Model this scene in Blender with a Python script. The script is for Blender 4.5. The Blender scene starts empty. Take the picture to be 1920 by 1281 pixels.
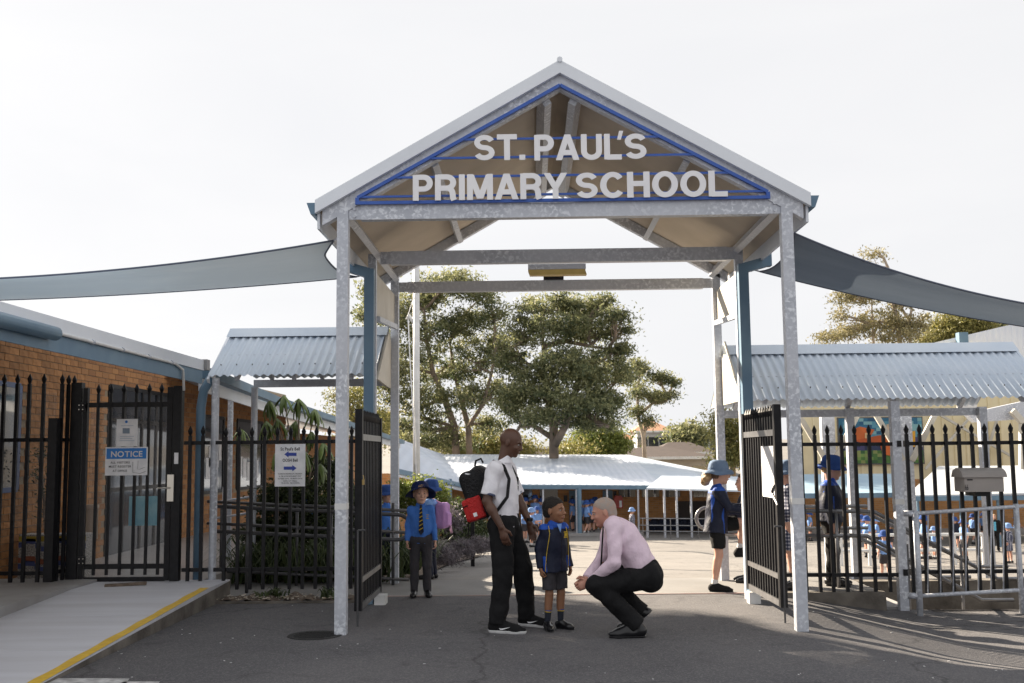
import bpy, bmesh, math, random
import numpy as np
from math import sin, cos, pi, sqrt, radians, atan2
from mathutils import Vector, Matrix
random.seed(7)
SC = bpy.context.scene
COL = SC.collection
V = Vector

# ------------------------------------------------------------------ camera
CAMP = V((0, 0, 1.6)); FPX = 2000.0
CM = (Matrix.Rotation(.016766, 4, 'Z') @ Matrix.Rotation(pi/2 + .106037, 4, 'X') @ Matrix.Rotation(-.0107, 4, 'Z'))
cd = bpy.data.cameras.new('camera'); cam = bpy.data.objects.new('camera', cd); COL.objects.link(cam)
cam.matrix_world = Matrix.Translation(CAMP) @ CM
cd.sensor_width = 36; cd.lens = 36*FPX/1920; cd.clip_start = .1; cd.clip_end = 2000
cd.dof.use_dof = True; cd.dof.focus_distance = 10.2; cd.dof.aperture_fstop = 5.0
SC.camera = cam
# ------------------------------------------------------------------ light
SUN_AZ = radians(-44)      # from +Y towards -X
SUN_EL = radians(27)
w = bpy.data.worlds.new('World'); SC.world = w; w.use_nodes = True
nt = w.node_tree; bg = nt.nodes['Background']
sky = nt.nodes.new('ShaderNodeTexSky'); sky.sky_type = 'NISHITA'; sky.sun_disc = False
sky.sun_elevation = SUN_EL; sky.sun_rotation = SUN_AZ
sky.air_density = 1.0; sky.dust_density = 1.2; sky.ozone_density = 1.0
hsv = nt.nodes.new('ShaderNodeHueSaturation'); hsv.inputs['Saturation'].default_value = .32
mixw = nt.nodes.new('ShaderNodeMixRGB'); mixw.inputs[0].default_value = .95
tcw = nt.nodes.new('ShaderNodeTexCoord'); mpw = nt.nodes.new('ShaderNodeMapping'); mpw.inputs['Scale'].default_value = (1, 1, 3.5)
nzw = nt.nodes.new('ShaderNodeTexNoise'); nzw.inputs['Scale'].default_value = 2.2; nzw.inputs['Detail'].default_value = 7; nzw.inputs['Distortion'].default_value = .6
cmw = nt.nodes.new('ShaderNodeMixRGB'); cmw.inputs[1].default_value = (3.75, 3.8, 3.95, 1); cmw.inputs[2].default_value = (4.55, 4.5, 4.5, 1)   # thin bright high cloud over the whole sky
nt.links.new(tcw.outputs['Generated'], mpw.inputs[0]); nt.links.new(mpw.outputs[0], nzw.inputs['Vector']); nt.links.new(nzw.outputs[0], cmw.inputs[0]); nt.links.new(cmw.outputs[0], mixw.inputs[2])
nt.links.new(sky.outputs[0], hsv.inputs['Color']); nt.links.new(hsv.outputs[0], mixw.inputs[1])
nt.links.new(mixw.outputs[0], bg.inputs[0]); bg.inputs[1].default_value = .06
sd = bpy.data.lights.new('sun', 'SUN'); sun = bpy.data.objects.new('sun', sd); COL.objects.link(sun)
sd.energy = 5.0; sd.angle = radians(.5); sd.color = (1, .86, .68)
sdir = V((sin(SUN_AZ)*cos(SUN_EL), cos(SUN_AZ)*cos(SUN_EL), sin(SUN_EL)))
sun.rotation_euler = sdir.to_track_quat('Z', 'Y').to_euler()
SC.view_settings.view_transform = 'Standard'; SC.view_settings.look = 'None'
SC.view_settings.exposure = 1.86; SC.view_settings.gamma = 1; SC.view_settings.use_curve_mapping = False
SC.cycles.max_bounces = 6; SC.cycles.transparent_max_bounces = 12
SC.cycles.use_denoising = True

def ray(x, y):
    return CM.to_3x3() @ V(((x-960)/FPX, -(y-640.5)/FPX, -1))
def P(x, y, Y):
    d = ray(x, y); return CAMP + d*(Y/d.y)
def G(x, y, z=0.):
    d = ray(x, y); return CAMP + d*((z-1.6)/d.z)
def PX(x, y, X):
    d = ray(x, y); return CAMP + d*(X/d.x)

# ------------------------------------------------------------------ objects
def wl(o):
    p = V((0, 0, 0))
    while o is not None: p = p + o.location; o = o.parent
    return p
def tag(o, label=None, cat=None, group=None, kind=None):
    if label: o['label'] = label
    if cat: o['category'] = cat
    if group: o['group'] = group
    if kind: o['kind'] = kind
    return o
def thing(name, label, cat, loc=(0, 0, 0), group=None):
    o = bpy.data.objects.new(name, None); COL.objects.link(o); o.location = loc
    o.empty_display_size = .2
    return tag(o, label, cat, group)
def link(name, me, parent=None, loc=(0, 0, 0)):
    o = bpy.data.objects.new(name, me); COL.objects.link(o); o.location = loc
    if parent is not None: o.parent = parent
    return o
class MB:
    def __init__(s): s.v = []; s.f = []; s.m = []; s.cur = 0
    def add(s, vs, fs):
        n = len(s.v); s.v += [tuple(p) for p in vs]; s.f += [tuple(i+n for i in f) for f in fs]; s.m += [s.cur]*len(fs)
    def box(s, c, d, R=None):
        c = V(c); hx, hy, hz = d[0]/2, d[1]/2, d[2]/2
        vs = []
        for z in (-hz, hz):
            for x, y in ((-hx, -hy), (hx, -hy), (hx, hy), (-hx, hy)):
                p = V((x, y, z)); vs.append(c + (R @ p if R else p))
        s.add(vs, [(0, 3, 2, 1), (4, 5, 6, 7), (0, 1, 5, 4), (1, 2, 6, 5), (2, 3, 7, 6), (3, 0, 4, 7)])
    def bb(s, a, b):
        a = V(a); b = V(b); s.box((a+b)/2, [abs(b[i]-a[i]) for i in range(3)])
    def beam(s, p0, p1, w, h, up=(0, 0, 1)):
        p0 = V(p0); p1 = V(p1); d = (p1-p0); L = d.length; d.normalize(); up = V(up)
        x = d.cross(up)
        if x.length < 1e-5: x = d.cross(V((0, 1, 0)))
        x.normalize(); u = x.cross(d)
        vs = []
        for p in (p0, p1):
            for a, b in ((-1, -1), (1, -1), (1, 1), (-1, 1)): vs.append(p + x*(a*w/2) + u*(b*h/2))
        s.add(vs, [(0, 3, 2, 1), (4, 5, 6, 7), (0, 1, 5, 4), (1, 2, 6, 5), (2, 3, 7, 6), (3, 0, 4, 7)])
    def tube(s, pts, r, n=8, cap=True):
        pts = [V(p) for p in pts]; rs = r if isinstance(r, (list, tuple)) else [r]*len(pts)
        prev = None; rings = []; vs = []
        for i, p in enumerate(pts):
            t = (pts[min(i+1, len(pts)-1)] - pts[max(i-1, 0)]).normalized()
            if prev is None:
                a = t.cross(V((0, 0, 1)))
                if a.length < 1e-3: a = t.cross(V((1, 0, 0)))
            else: a = prev - t*prev.dot(t)
            if a.length < 1e-6: a = t.orthogonal()
            a.normalize(); prev = a; b = t.cross(a)
            for k in range(n):
                q = 2*pi*k/n; vs.append(p + (a*cos(q) + b*sin(q))*rs[i])
        fs = []
        for i in range(len(pts)-1):
            for k in range(n):
                k2 = (k+1) % n; fs.append((i*n+k, i*n+k2, (i+1)*n+k2, (i+1)*n+k))
        if cap: fs.append(tuple(range(n-1, -1, -1))); fs.append(tuple((len(pts)-1)*n+k for k in range(n)))
        s.add(vs, fs)
    def prism(s, poly, off):
        n = len(poly); off = V(off); poly = [V(p) for p in poly]
        nr = V((0, 0, 0))
        for i in range(n): nr += poly[i].cross(poly[(i+1) % n])
        if nr.dot(off) < 0: poly = poly[::-1]
        s.add(poly + [p+off for p in poly], [tuple(range(n-1, -1, -1)), tuple(range(n, 2*n))] + [(i, (i+1) % n, n+(i+1) % n, n+i) for i in range(n)])
    def quad(s, a, b, c, d): s.add([a, b, c, d], [(0, 1, 2, 3)])
    def lathe(s, prof, n=24, c=(0, 0, 0), fn=None):
        vs = []; c = V(c)
        for r, z in prof:
            for k in range(n):
                q = 2*pi*k/n; p = V((r*cos(q), r*sin(q), z))
                if fn: p = fn(p, q, r)
                vs.append(c+p)
        fs = []
        for i in range(len(prof)-1):
            for k in range(n):
                k2 = (k+1) % n; fs.append((i*n+k, i*n+k2, (i+1)*n+k2, (i+1)*n+k))
        s.add(vs, fs)
    def grid(s, fn, nu, nv):
        vs = [fn(i/nu, j/nv) for j in range(nv+1) for i in range(nu+1)]
        s.add(vs, [(j*(nu+1)+i, j*(nu+1)+i+1, (j+1)*(nu+1)+i+1, (j+1)*(nu+1)+i) for j in range(nv) for i in range(nu)])
    def mesh(s, name, mats, off=V((0, 0, 0)), smooth=False):
        me = bpy.data.meshes.new(name)
        me.from_pydata([tuple(V(p)-off) for p in s.v], [], s.f)
        for m in (mats if isinstance(mats, (list, tuple)) else [mats]): me.materials.append(m)
        if any(s.m): me.polygons.foreach_set('material_index', s.m)
        if smooth: me.polygons.foreach_set('use_smooth', [True]*len(s.f))
        me.update(); return me
    def build(s, name, mats, parent=None, label=None, cat=None, group=None, kind=None, smooth=False, loc=None):
        """vertices are world coordinates; the object's origin is put at its own base"""
        if loc is None:
            a = np.array(s.v); loc = V(((a[:, 0].min()+a[:, 0].max())/2, (a[:, 1].min()+a[:, 1].max())/2, a[:, 2].min()))
        loc = V(loc); me = s.mesh(name, mats, loc, smooth)
        o = link(name, me, parent, loc - (wl(parent) if parent is not None else V((0, 0, 0))))
        return tag(o, label, cat, group, kind)

# ------------------------------------------------------------------ materials
def lin(c): return tuple(((x/255)/12.92 if x/255 <= .04045 else ((x/255+.055)/1.055)**2.4) for x in c)
def mat(name, col, rough=.6, metal=0., col2=None, nscale=6., detail=5., namt=1., bump=0., bscale=None, coord='Object', stretch=None, rnd=0., spec=.5, trans=0.):
    m = bpy.data.materials.new(name); m.use_nodes = True; t = m.node_tree; N = t.nodes; L = t.links
    b = N['Principled BSDF']; b.inputs['Roughness'].default_value = rough; b.inputs['Metallic'].default_value = metal
    b.inputs['Specular IOR Level'].default_value = spec
    if trans: b.inputs['Transmission Weight'].default_value = trans
    c1 = (*col, 1); b.inputs['Base Color'].default_value = c1
    tc = N.new('ShaderNodeTexCoord'); src = tc.outputs[coord] if coord != 'Position' else None
    if coord == 'Position':
        g = N.new('ShaderNodeNewGeometry'); src = g.outputs['Position']
    if stretch:
        mp = N.new('ShaderNodeMapping'); mp.inputs['Scale'].default_value = stretch; L.new(src, mp.inputs[0]); src = mp.outputs[0]
    out = None
    if col2 is not None:
        n = N.new('ShaderNodeTexNoise'); n.inputs['Scale'].default_value = nscale; n.inputs['Detail'].default_value = detail
        L.new(src, n.inputs['Vector'])
        r = N.new('ShaderNodeMapRange'); r.inputs['From Min'].default_value = .35; r.inputs['From Max'].default_value = .65
        r.inputs['To Max'].default_value = namt; L.new(n.outputs[0], r.inputs[0])
        mx = N.new('ShaderNodeMixRGB'); mx.inputs[1].default_value = c1; mx.inputs[2].default_value = (*col2, 1)
        L.new(r.outputs[0], mx.inputs[0]); out = mx.outputs[0]
    if rnd:
        oi = N.new('ShaderNodeObjectInfo'); h = N.new('ShaderNodeHueSaturation')
        r = N.new('ShaderNodeMapRange'); r.inputs['To Min'].default_value = 1-rnd; r.inputs['To Max'].default_value = 1+rnd
        L.new(oi.outputs['Random'], r.inputs[0]); L.new(r.outputs[0], h.inputs['Value'])
        if out: L.new(out, h.inputs['Color'])
        else: h.inputs['Color'].default_value = c1
        out = h.outputs[0]
    if out: L.new(out, b.inputs['Base Color'])
    if bump:
        n = N.new('ShaderNodeTexNoise'); n.inputs['Scale'].default_value = bscale or nscale*3; n.inputs['Detail'].default_value = 4
        L.new(src, n.inputs['Vector']); bp = N.new('ShaderNodeBump'); bp.inputs['Strength'].default_value = bump; bp.inputs['Distance'].default_value = .02
        L.new(n.outputs[0], bp.inputs['Height']); L.new(bp.outputs[0], b.inputs['Normal'])
    return m
M = {}
def galv():
    m = mat('galvanised_steel', (.42, .44, .48), .42, .2, bump=.05, bscale=60); t = m.node_tree; N = t.nodes; L = t.links; b = N['Principled BSDF']
    tc = N.new('ShaderNodeNewGeometry')
    n = N.new('ShaderNodeTexNoise'); n.inputs['Scale'].default_value = 26; n.inputs['Detail'].default_value = 5; n.inputs['Distortion'].default_value = .5
    L.new(tc.outputs['Position'], n.inputs['Vector'])
    r = N.new('ShaderNodeValToRGB'); r.color_ramp.elements[0].position = .44; r.color_ramp.elements[0].color = (.43, .455, .51, 1)
    r.color_ramp.elements[1].position = .62; r.color_ramp.elements[1].color = (.74, .77, .82, 1)
    e = r.color_ramp.elements.new(.54); e.color = (.54, .565, .62, 1)
    L.new(n.outputs[0], r.inputs[0])
    n2 = N.new('ShaderNodeTexNoise'); n2.inputs['Scale'].default_value = 1.7; n2.inputs['Detail'].default_value = 6
    L.new(tc.outputs['Position'], n2.inputs['Vector'])
    mr = N.new('ShaderNodeMapRange'); mr.inputs[1].default_value = .45; mr.inputs[2].default_value = .62; mr.inputs[3].default_value = .25
    L.new(n2.outputs[0], mr.inputs[0])
    mx = N.new('ShaderNodeMixRGB'); mx.inputs[1].default_value = (.54, .565, .62, 1); L.new(mr.outputs[0], mx.inputs[0]); L.new(r.outputs[0], mx.inputs[2])
    L.new(mx.outputs[0], b.inputs['Base Color'])
    rr = N.new('ShaderNodeMapRange'); rr.inputs[3].default_value = .3; rr.inputs[4].default_value = .6; L.new(n.outputs[0], rr.inputs[0]); L.new(rr.outputs[0], b.inputs['Roughness'])
    return m
M['galv'] = galv()
M['black'] = mat('black_powder_coat', (.006, .006, .008), .45, 0, (.012, .012, .014), 14, bump=.03, coord='Position', spec=.28)
M['steelblue'] = mat('steel_blue_paint', lin((92, 122, 146)), .45, 0, lin((108, 136, 156)), 3, bump=.02, coord='Position')
M['cream'] = mat('cream_sheet', (.62, .59, .52), .55, 0, (.52, .49, .42), 3, coord='Position')
M['roofmetal'] = mat('pale_blue_roof_metal', (.52, .60, .70), .45, .1, (.60, .67, .75), 1.5, bump=.02, coord='Position')
M['roofwhite'] = mat('white_roof_metal', (.70, .75, .84), .5, .0, (.60, .66, .76), .5, coord='Position', detail=8)
def ribs(m, sc):
    t = m.node_tree; g = t.nodes.new('ShaderNodeNewGeometry'); w_ = t.nodes.new('ShaderNodeTexWave'); w_.bands_direction = 'X'; w_.inputs['Scale'].default_value = sc; bp = t.nodes.new('ShaderNodeBump'); bp.inputs['Strength'].default_value = .8; bp.inputs['Distance'].default_value = .03
    t.links.new(g.outputs['Position'], w_.inputs[0]); t.links.new(w_.outputs['Fac'], bp.inputs['Height']); t.links.new(bp.outputs[0], t.nodes['Principled BSDF'].inputs['Normal'])
ribs(M['roofwhite'], 1.1)
M['capping'] = mat('light_capping', (.80, .84, .90), .42, .0, (.74, .78, .84), 2, coord='Position')
M['soffit'] = mat('beige_ribbed_lining', (.66, .57, .46), .55, 0, (.58, .50, .40), 2, coord='Position')
M['letter'] = mat('white_letter_paint', (.88, .88, .90), .4, 0, (.83, .83, .86), 5, coord='Position')
M['blue'] = mat('bright_blue_paint', lin((40, 84, 170)), .4, 0, lin((52, 94, 178)), 8, coord='Position')
M['white'] = mat('white_paint', (.74, .74, .73), .45, 0, (.62, .62, .61), 6, coord='Position')
M['yellowplastic'] = mat('yellowed_diffuser', (.70, .52, .17), .5, 0, (.58, .42, .13), 5, coord='Position')
M['concrete'] = mat('concrete', (.38, .375, .38), .85, 0, (.26, .25, .24), 1.2, 9, bump=.25, bscale=60, coord='Position')
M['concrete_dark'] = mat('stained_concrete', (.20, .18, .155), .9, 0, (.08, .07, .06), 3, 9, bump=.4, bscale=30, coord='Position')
M['yellow'] = mat('yellow_line_paint', (.72, .47, .04), .6, 0, (.60, .38, .04), 16, 8, coord='Position')
M['soil'] = mat('soil', (.10, .075, .055), .95, 0, (.18, .14, .11), 18, 8, bump=.8, bscale=40, coord='Position')
M['paper'] = mat('paper', (.88, .88, .90), .6, 0, (.72, .73, .76), 9, coord='Position')
M['print'] = mat('black_print', (.02, .02, .025), .6)
M['signblue'] = mat('sign_blue', lin((30, 120, 200)), .45)
M['arrowblue'] = mat('arrow_blue', lin((45, 70, 160)), .5)
M['glass'] = mat('dark_window_glass', (.03, .035, .045), .06, 0, spec=.8)
M['bluegrey'] = mat('window_frame_blue', lin((60, 80, 120)), .4)
M['chrome'] = mat('brushed_lock_steel', (.65, .62, .56), .3, .9)
M['darkmetal'] = mat('dark_pipe', (.10, .10, .105), .4, .6, coord='Position')
M['pipe'] = mat('handrail_pipe', (.30, .30, .31), .35, .8, (.22, .22, .23), 9, coord='Position')
M['piped'] = mat('weathered_dark_pipe', (.10, .10, .105), .4, .3, (.07, .07, .075), 9, coord='Position')
M['rubber'] = mat('cast_iron', (.02, .02, .02), .7, .2, bump=.5, bscale=80, coord='Position')
def asphalt(name, a, b, c):
    m = mat(name, a, .9, 0, coord='Position'); t = m.node_tree; N = t.nodes; L = t.links; p = N['Principled BSDF']
    g = N.new('ShaderNodeNewGeometry')
    def noise(s, d=6, dist=0):
        n = N.new('ShaderNodeTexNoise'); n.inputs['Scale'].default_value = s; n.inputs['Detail'].default_value = d; n.inputs['Distortion'].default_value = dist
        L.new(g.outputs['Position'], n.inputs['Vector']); return n.outputs[0]
    def rng(o, lo, hi, t0=0., t1=1.):
        r = N.new('ShaderNodeMapRange'); r.inputs[1].default_value = lo; r.inputs[2].default_value = hi; r.inputs[3].default_value = t0; r.inputs[4].default_value = t1
        L.new(o, r.inputs[0]); return r.outputs[0]
    m1 = N.new('ShaderNodeMixRGB'); m1.inputs[1].default_value = (*a, 1); m1.inputs[2].default_value = (*b, 1); L.new(rng(noise(.5, 8, .5), .38, .62), m1.inputs[0])
    vo = N.new('ShaderNodeTexVoronoi'); vo.inputs['Scale'].default_value = 95; L.new(g.outputs['Position'], vo.inputs['Vector'])
    sp = N.new('ShaderNodeSeparateColor'); L.new(vo.outputs['Color'], sp.inputs[0])
    m2 = N.new('ShaderNodeMixRGB'); m2.inputs[2].default_value = (*c, 1); L.new(m1.outputs[0], m2.inputs[1]); L.new(rng(sp.outputs[0], .55, 1., 0, .6), m2.inputs[0])
    m3 = N.new('ShaderNodeMixRGB'); m3.blend_type = 'MULTIPLY'; m3.inputs[2].default_value = (.55, .55, .56, 1); L.new(m2.outputs[0], m3.inputs[1])
    L.new(rng(noise(2.2, 10, 1.5), .56, .75, 0, .8), m3.inputs[0])
    nd = N.new('ShaderNodeTexNoise'); nd.inputs['Scale'].default_value = 1.3; nd.inputs['Detail'].default_value = 6; L.new(g.outputs['Position'], nd.inputs['Vector'])
    va = N.new('ShaderNodeVectorMath'); va.operation = 'MULTIPLY_ADD'; va.inputs[1].default_value = (.9, .9, .9); L.new(nd.outputs['Color'], va.inputs[0]); L.new(g.outputs['Position'], va.inputs[2])
    vc = N.new('ShaderNodeTexVoronoi'); vc.feature = 'DISTANCE_TO_EDGE'; vc.inputs['Scale'].default_value = .22; L.new(va.outputs[0], vc.inputs['Vector'])
    m4 = N.new('ShaderNodeMixRGB'); m4.blend_type = 'MULTIPLY'; m4.inputs[2].default_value = (.45, .45, .45, 1); L.new(m3.outputs[0], m4.inputs[1]); L.new(rng(vc.outputs['Distance'], .0, .006, .8, 0.), m4.inputs[0])
    L.new(m4.outputs[0], p.inputs['Base Color'])
    bp = N.new('ShaderNodeBump'); bp.inputs['Strength'].default_value = .55; bp.inputs['Distance'].default_value = .006
    L.new(vo.outputs['Distance'], bp.inputs['Height']); L.new(bp.outputs[0], p.inputs['Normal'])
    return m
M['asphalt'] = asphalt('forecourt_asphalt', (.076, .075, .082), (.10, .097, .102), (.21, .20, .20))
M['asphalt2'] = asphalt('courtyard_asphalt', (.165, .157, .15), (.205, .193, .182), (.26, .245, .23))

# text as separate glyph meshes
def glyph(ch, size, off=0., thick=.004):
    cu = bpy.data.curves.new('t', 'FONT'); cu.body = ch; cu.size = size; cu.offset = off; cu.extrude = thick; cu.resolution_u = 4
    o = bpy.data.objects.new('t', cu); COL.objects.link(o)
    me = bpy.data.meshes.new_from_object(o.evaluated_get(bpy.context.evaluated_depsgraph_get()))
    bpy.data.objects.remove(o); bpy.data.curves.remove(cu); return me
_gl = {}
def text_polys(s, height, width=None, off=0., thick=.002, gap=None):
    """flat text joined: returns list of (verts, faces) in local x (right), y (up), normalised to cap height"""
    x = 0; out = []
    for ch in s:
        if ch == ' ': x += .32; continue
        if (ch, off) not in _gl:
            me = glyph(ch, 1.0, off, 0.0); vs = [tuple(v.co) for v in me.vertices]; fs = [tuple(p.vertices) for p in me.polygons]
            bpy.data.meshes.remove(me); _gl[(ch, off)] = (vs, fs)
        vs, fs = _gl[(ch, off)]; x0 = min(v[0] for v in vs); x1 = max(v[0] for v in vs)
        out.append((ch, [(v[0]-x0+x, v[1]) for v in vs], fs)); x += x1-x0+(gap if gap is not None else .09)
    cap = .729; k = height/cap; tot = x-(gap if gap is not None else .09)
    kx = (width/tot) if width else k
    return [(ch, [(a*kx, b*k) for a, b in vs], fs) for ch, vs, fs in out], tot*kx

# grotesque bold capitals drawn as thick strokes (unit cap height)
def _arc(cx, cy, rx, ry, a0, a1, n=14): return [(cx+rx*cos(radians(a0+(a1-a0)*i/n)), cy+ry*sin(radians(a0+(a1-a0)*i/n))) for i in range(n+1)]
_T = .2; _h = _T/2
def _S(w=.70): return w, [_arc(w/2, .70, w/2-_h, .20, 18, 270) + _arc(w/2, .30, w/2-_h, .20, 90, -162)[1:]]
STROKES = {
 'S': _S(), 'T': (.68, [[(0, .91), (.68, .91)], [(.34, .9), (.34, 0)]]), '.': (.2, [[(.1, 0), (.1, .2)]]),
 'P': (.68, [[(_h, 0), (_h, 1)], [(_h, .91), (.36, .91)] + _arc(.36, .68, .22, .23, 90, -90) + [(_h, .45)]]),
 'R': (.74, [[(_h, 0), (_h, 1)], [(_h, .91), (.40, .91)] + _arc(.40, .69, .22, .22, 90, -90) + [(_h, .47)], _arc(.40, .25, .20, .22, 85, 0, 6) + [(.61, .1), (.65, 0)]]),
 'A': (.78, [[(.09, 0), (.39, 1.0)], [(.69, 0), (.39, 1.0)], [(.18, .29), (.60, .29)]]),
 'U': (.72, [[(_h, 1), (_h, .36)] + _arc(.36, .34, .26, .25, 180, 360) + [(.62, 1)]]),
 'L': (.60, [[(_h, 1), (_h, 0)], [(_h, .09), (.60, .09)]]), 'I': (.2, [[(.1, 0), (.1, 1)]]),
 'M': (.88, [[(_h, 0), (_h, 1)], [(.78, 0), (.78, 1)], [(.13, .98), (.44, .04)], [(.75, .98), (.44, .04)]]),
 'Y': (.76, [[(.38, 0), (.38, .45)], [(.09, 1), (.38, .42)], [(.67, 1), (.38, .42)]]),
 'C': (.78, [_arc(.40, .5, .30, .41, 38, 322, 24)]), 'H': (.72, [[(_h, 0), (_h, 1)], [(.62, 0), (.62, 1)], [(.1, .54), (.62, .54)]]),
 'O': (.82, [_arc(.41, .5, .31, .41, 0, 360, 32)])}
def stroke_letter(ch, x0, z0, kx, kz, Y, depth=.012):
    w_, st = STROKES[ch]; m = MB()
    for si, line in enumerate(st):
        line = [p for i, p in enumerate(line) if i == 0 or abs(p[0]-line[i-1][0])+abs(p[1]-line[i-1][1]) > 1e-6]
        pts = [np.array(p) for p in line]; closed = np.allclose(pts[0], pts[-1]); L = []; R = []
        if closed: pts = pts[:-1]
        n = len(pts)
        th = _T if ch != 'S' else .19
        for i, p in enumerate(pts):
            a = pts[(i-1) % n] if (closed or i > 0) else p; b = pts[(i+1) % n] if (closed or i < n-1) else p
            d1 = (p-a)/max(np.linalg.norm(p-a), 1e-9); d2 = (b-p)/max(np.linalg.norm(b-p), 1e-9)
            if not closed and i == 0: d1 = d2
            if not closed and i == n-1: d2 = d1
            n1 = np.array([-d1[1], d1[0]]); n2 = np.array([-d2[1], d2[0]]); mt = (n1+n2)/np.linalg.norm(n1+n2); s = th/2/max(mt@n1, .4)
            # flat terminals for slanted strokes
            if not closed and i in (0, n-1) and n == 2 and abs(d1[0]) > .1 and abs(d1[1]) > .3:
                L.append(p+np.array([-1, 0])*np.sign(d1[1])*th/2/abs(d1[1])); R.append(p-np.array([-1, 0])*np.sign(d1[1])*th/2/abs(d1[1]))
            else: L.append(p+mt*s); R.append(p-mt*s)
        y0 = Y-.0008*si; y1 = y0+depth; V3 = lambda q, y: (x0+q[0]*kx, y, z0+q[1]*kz); vs = []
        for l, r in zip(L, R): vs += [V3(l, y0), V3(r, y0), V3(l, y1), V3(r, y1)]
        fs = []; rng_ = range(n if closed else n-1)
        for i in rng_:
            a, b = 4*i, 4*((i+1) % n); fs += [(a, a+1, b+1, b), (a+2, b+2, b+3, a+3), (a, b, b+2, a+2), (a+1, a+3, b+3, b+1)]
        if not closed: fs += [(0, 2, 3, 1), (4*n-4, 4*n-3, 4*n-1, 4*n-2)]
        m.add(vs, fs)
    return m
def sm(a, b, x):
    t = min(1, max(0, (x-a)/(b-a))); return t*t*(3-2*t)
def fz(X, Y):   # forecourt: falls a little to the right
    return -.2*sm(2.5, 4.2, X)*sm(7.5, 9.5, Y)
def cz(X, Y):   # schoolyard: falls away behind the gate
    a = -1.6*min(1, max(0, (Y-14)/22)); b = sm(4.6, 6.6, X)
    h = .0
    if Y > 62: h = 5.2*sm(62, 170, Y)
    return a*(1-b) - 1.6*b + h
# ------------------------------------------------------------------ ground
m = MB()
xs = [-300, -120, -60, -30, -15, -8] + [-6+.5*i for i in range(32)] + [10.5, 14, 25, 60, 120, 300]
ys = [-300, -100, -40, -15, -5, 0, 4, 6] + [7+.45*i for i in range(12)] + [12.3, 12.47]
m.v = [(x, y, fz(x, y)) for y in ys for x in xs]; nx = len(xs)
m.f = [(j*nx+i, j*nx+i+1, (j+1)*nx+i+1, (j+1)*nx+i) for j in range(len(ys)-1) for i in range(nx-1)]
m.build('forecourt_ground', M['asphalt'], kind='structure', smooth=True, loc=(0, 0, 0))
m = MB()
xs = [-400, -200, -100, -60, -30, -15, -8, -4, -1, 2, 4] + [4.4+.2*i for i in range(13)] + [8, 12, 20, 30, 60, 100, 200, 400]
ys = [14.0] + [15+i for i in range(23)] + [40, 50, 62, 75, 90, 110, 130, 150, 170, 300, 900]
m.v = [(x, y, cz(x, y)) for y in ys for x in xs]; nx = len(xs)
m.f = [(j*nx+i, j*nx+i+1, (j+1)*nx+i+1, (j+1)*nx+i) for j in range(len(ys)-1) for i in range(nx-1)]
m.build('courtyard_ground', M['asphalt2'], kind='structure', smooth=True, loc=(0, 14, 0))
m = MB(); m.bb((-3.8, 12.47, -.3), (3.98, 14.0, .006)); m.build('concrete_threshold', mat('threshold_concrete', (.24, .235, .23), .85, 0, (.19, .185, .18), 1.2, 9, bump=.25, bscale=60, coord='Position'), kind='structure')
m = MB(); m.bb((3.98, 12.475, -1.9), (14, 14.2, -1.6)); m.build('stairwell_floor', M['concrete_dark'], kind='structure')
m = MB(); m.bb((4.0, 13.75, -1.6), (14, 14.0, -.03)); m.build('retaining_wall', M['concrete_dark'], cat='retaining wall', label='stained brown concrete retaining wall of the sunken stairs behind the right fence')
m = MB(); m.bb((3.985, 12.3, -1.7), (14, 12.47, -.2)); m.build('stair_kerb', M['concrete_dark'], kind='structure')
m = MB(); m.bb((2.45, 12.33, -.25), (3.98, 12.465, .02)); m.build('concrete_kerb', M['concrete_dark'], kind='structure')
m = MB()   # stair treads in the well
for i in range(8): m.bb((4.0+.3*i, 12.5, -1.6), (4.3+.3*i, 13.74, -.17*(i+1)))
m.build('concrete_stairs', M['concrete'], kind='structure')
# pale red expansion line in front of the threshold
m = MB(); m.bb((-1.7, 12.44, -.05), (2.44, 12.468, .009)); m.build('joint_line', mat('red_joint', (.42, .28, .25), .8, 0, (.36, .33, .31), 3, coord='Position'), kind='structure')
# soil strip beneath the left fence
m = MB(); m.grid(lambda u, v: (-3.6+1.8*u, 12.02+.45*v, .02+.03*sin(u*23)*sin(v*5)+.02*sin(u*51+2)), 40, 5)
m.build('soil_strip', M['soil'], kind='structure', smooth=True)
m = MB(); m.bb((-3.55, 11.94, -.1), (-1.72, 12.02, .02)); m.build('edging_kerb', M['concrete_dark'], kind='structure')
m = MB()
for i in range(160):
    x = random.uniform(-3.55, -1.8); y = random.uniform(11.9, 12.4); s = random.uniform(.006, .02); a = random.random()*6
    m.box((x, y, .05), (s*2, s, .003), Matrix.Rotation(a, 3, 'Z') @ Matrix.Rotation(random.uniform(-.5, .5), 3, 'X'))
m.build('leaf_litter', mat('dry_leaf', (.42, .33, .22), .8, 0, (.6, .56, .5), 30, coord='Position'), kind='stuff')
m = MB()
for i in range(70):
    x = random.uniform(-3.5, 5); y = random.uniform(7.6, 11.8); s = random.uniform(.004, .011)
    m.box((x, y, fz(x, y)+.003), (s*2, s, .003), Matrix.Rotation(random.random()*6, 3, 'Z'))
m.build('pale_debris', mat('pale_debris', (.6, .6, .6), .8), kind='stuff')
# manhole cover
m = MB(); c = G(590, 1192); m.lathe([(0, .004), (.2, .004), (.215, .007), (.24, .007), (.245, .0)], 36, c)
o = m.build('manhole_cover', M['rubber'], label='round black cast iron cover in the asphalt left of the front left post', cat='manhole cover')
m = MB()
for i in range(7): 
    yy = -.15+.05*i; hw = sqrt(max(.0, .19**2-yy**2)); m.bb((c.x-hw, c.y+yy-.006, .004), (c.x+hw, c.y+yy+.006, .0085))
m.build('ribs', M['rubber'], o)
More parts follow.
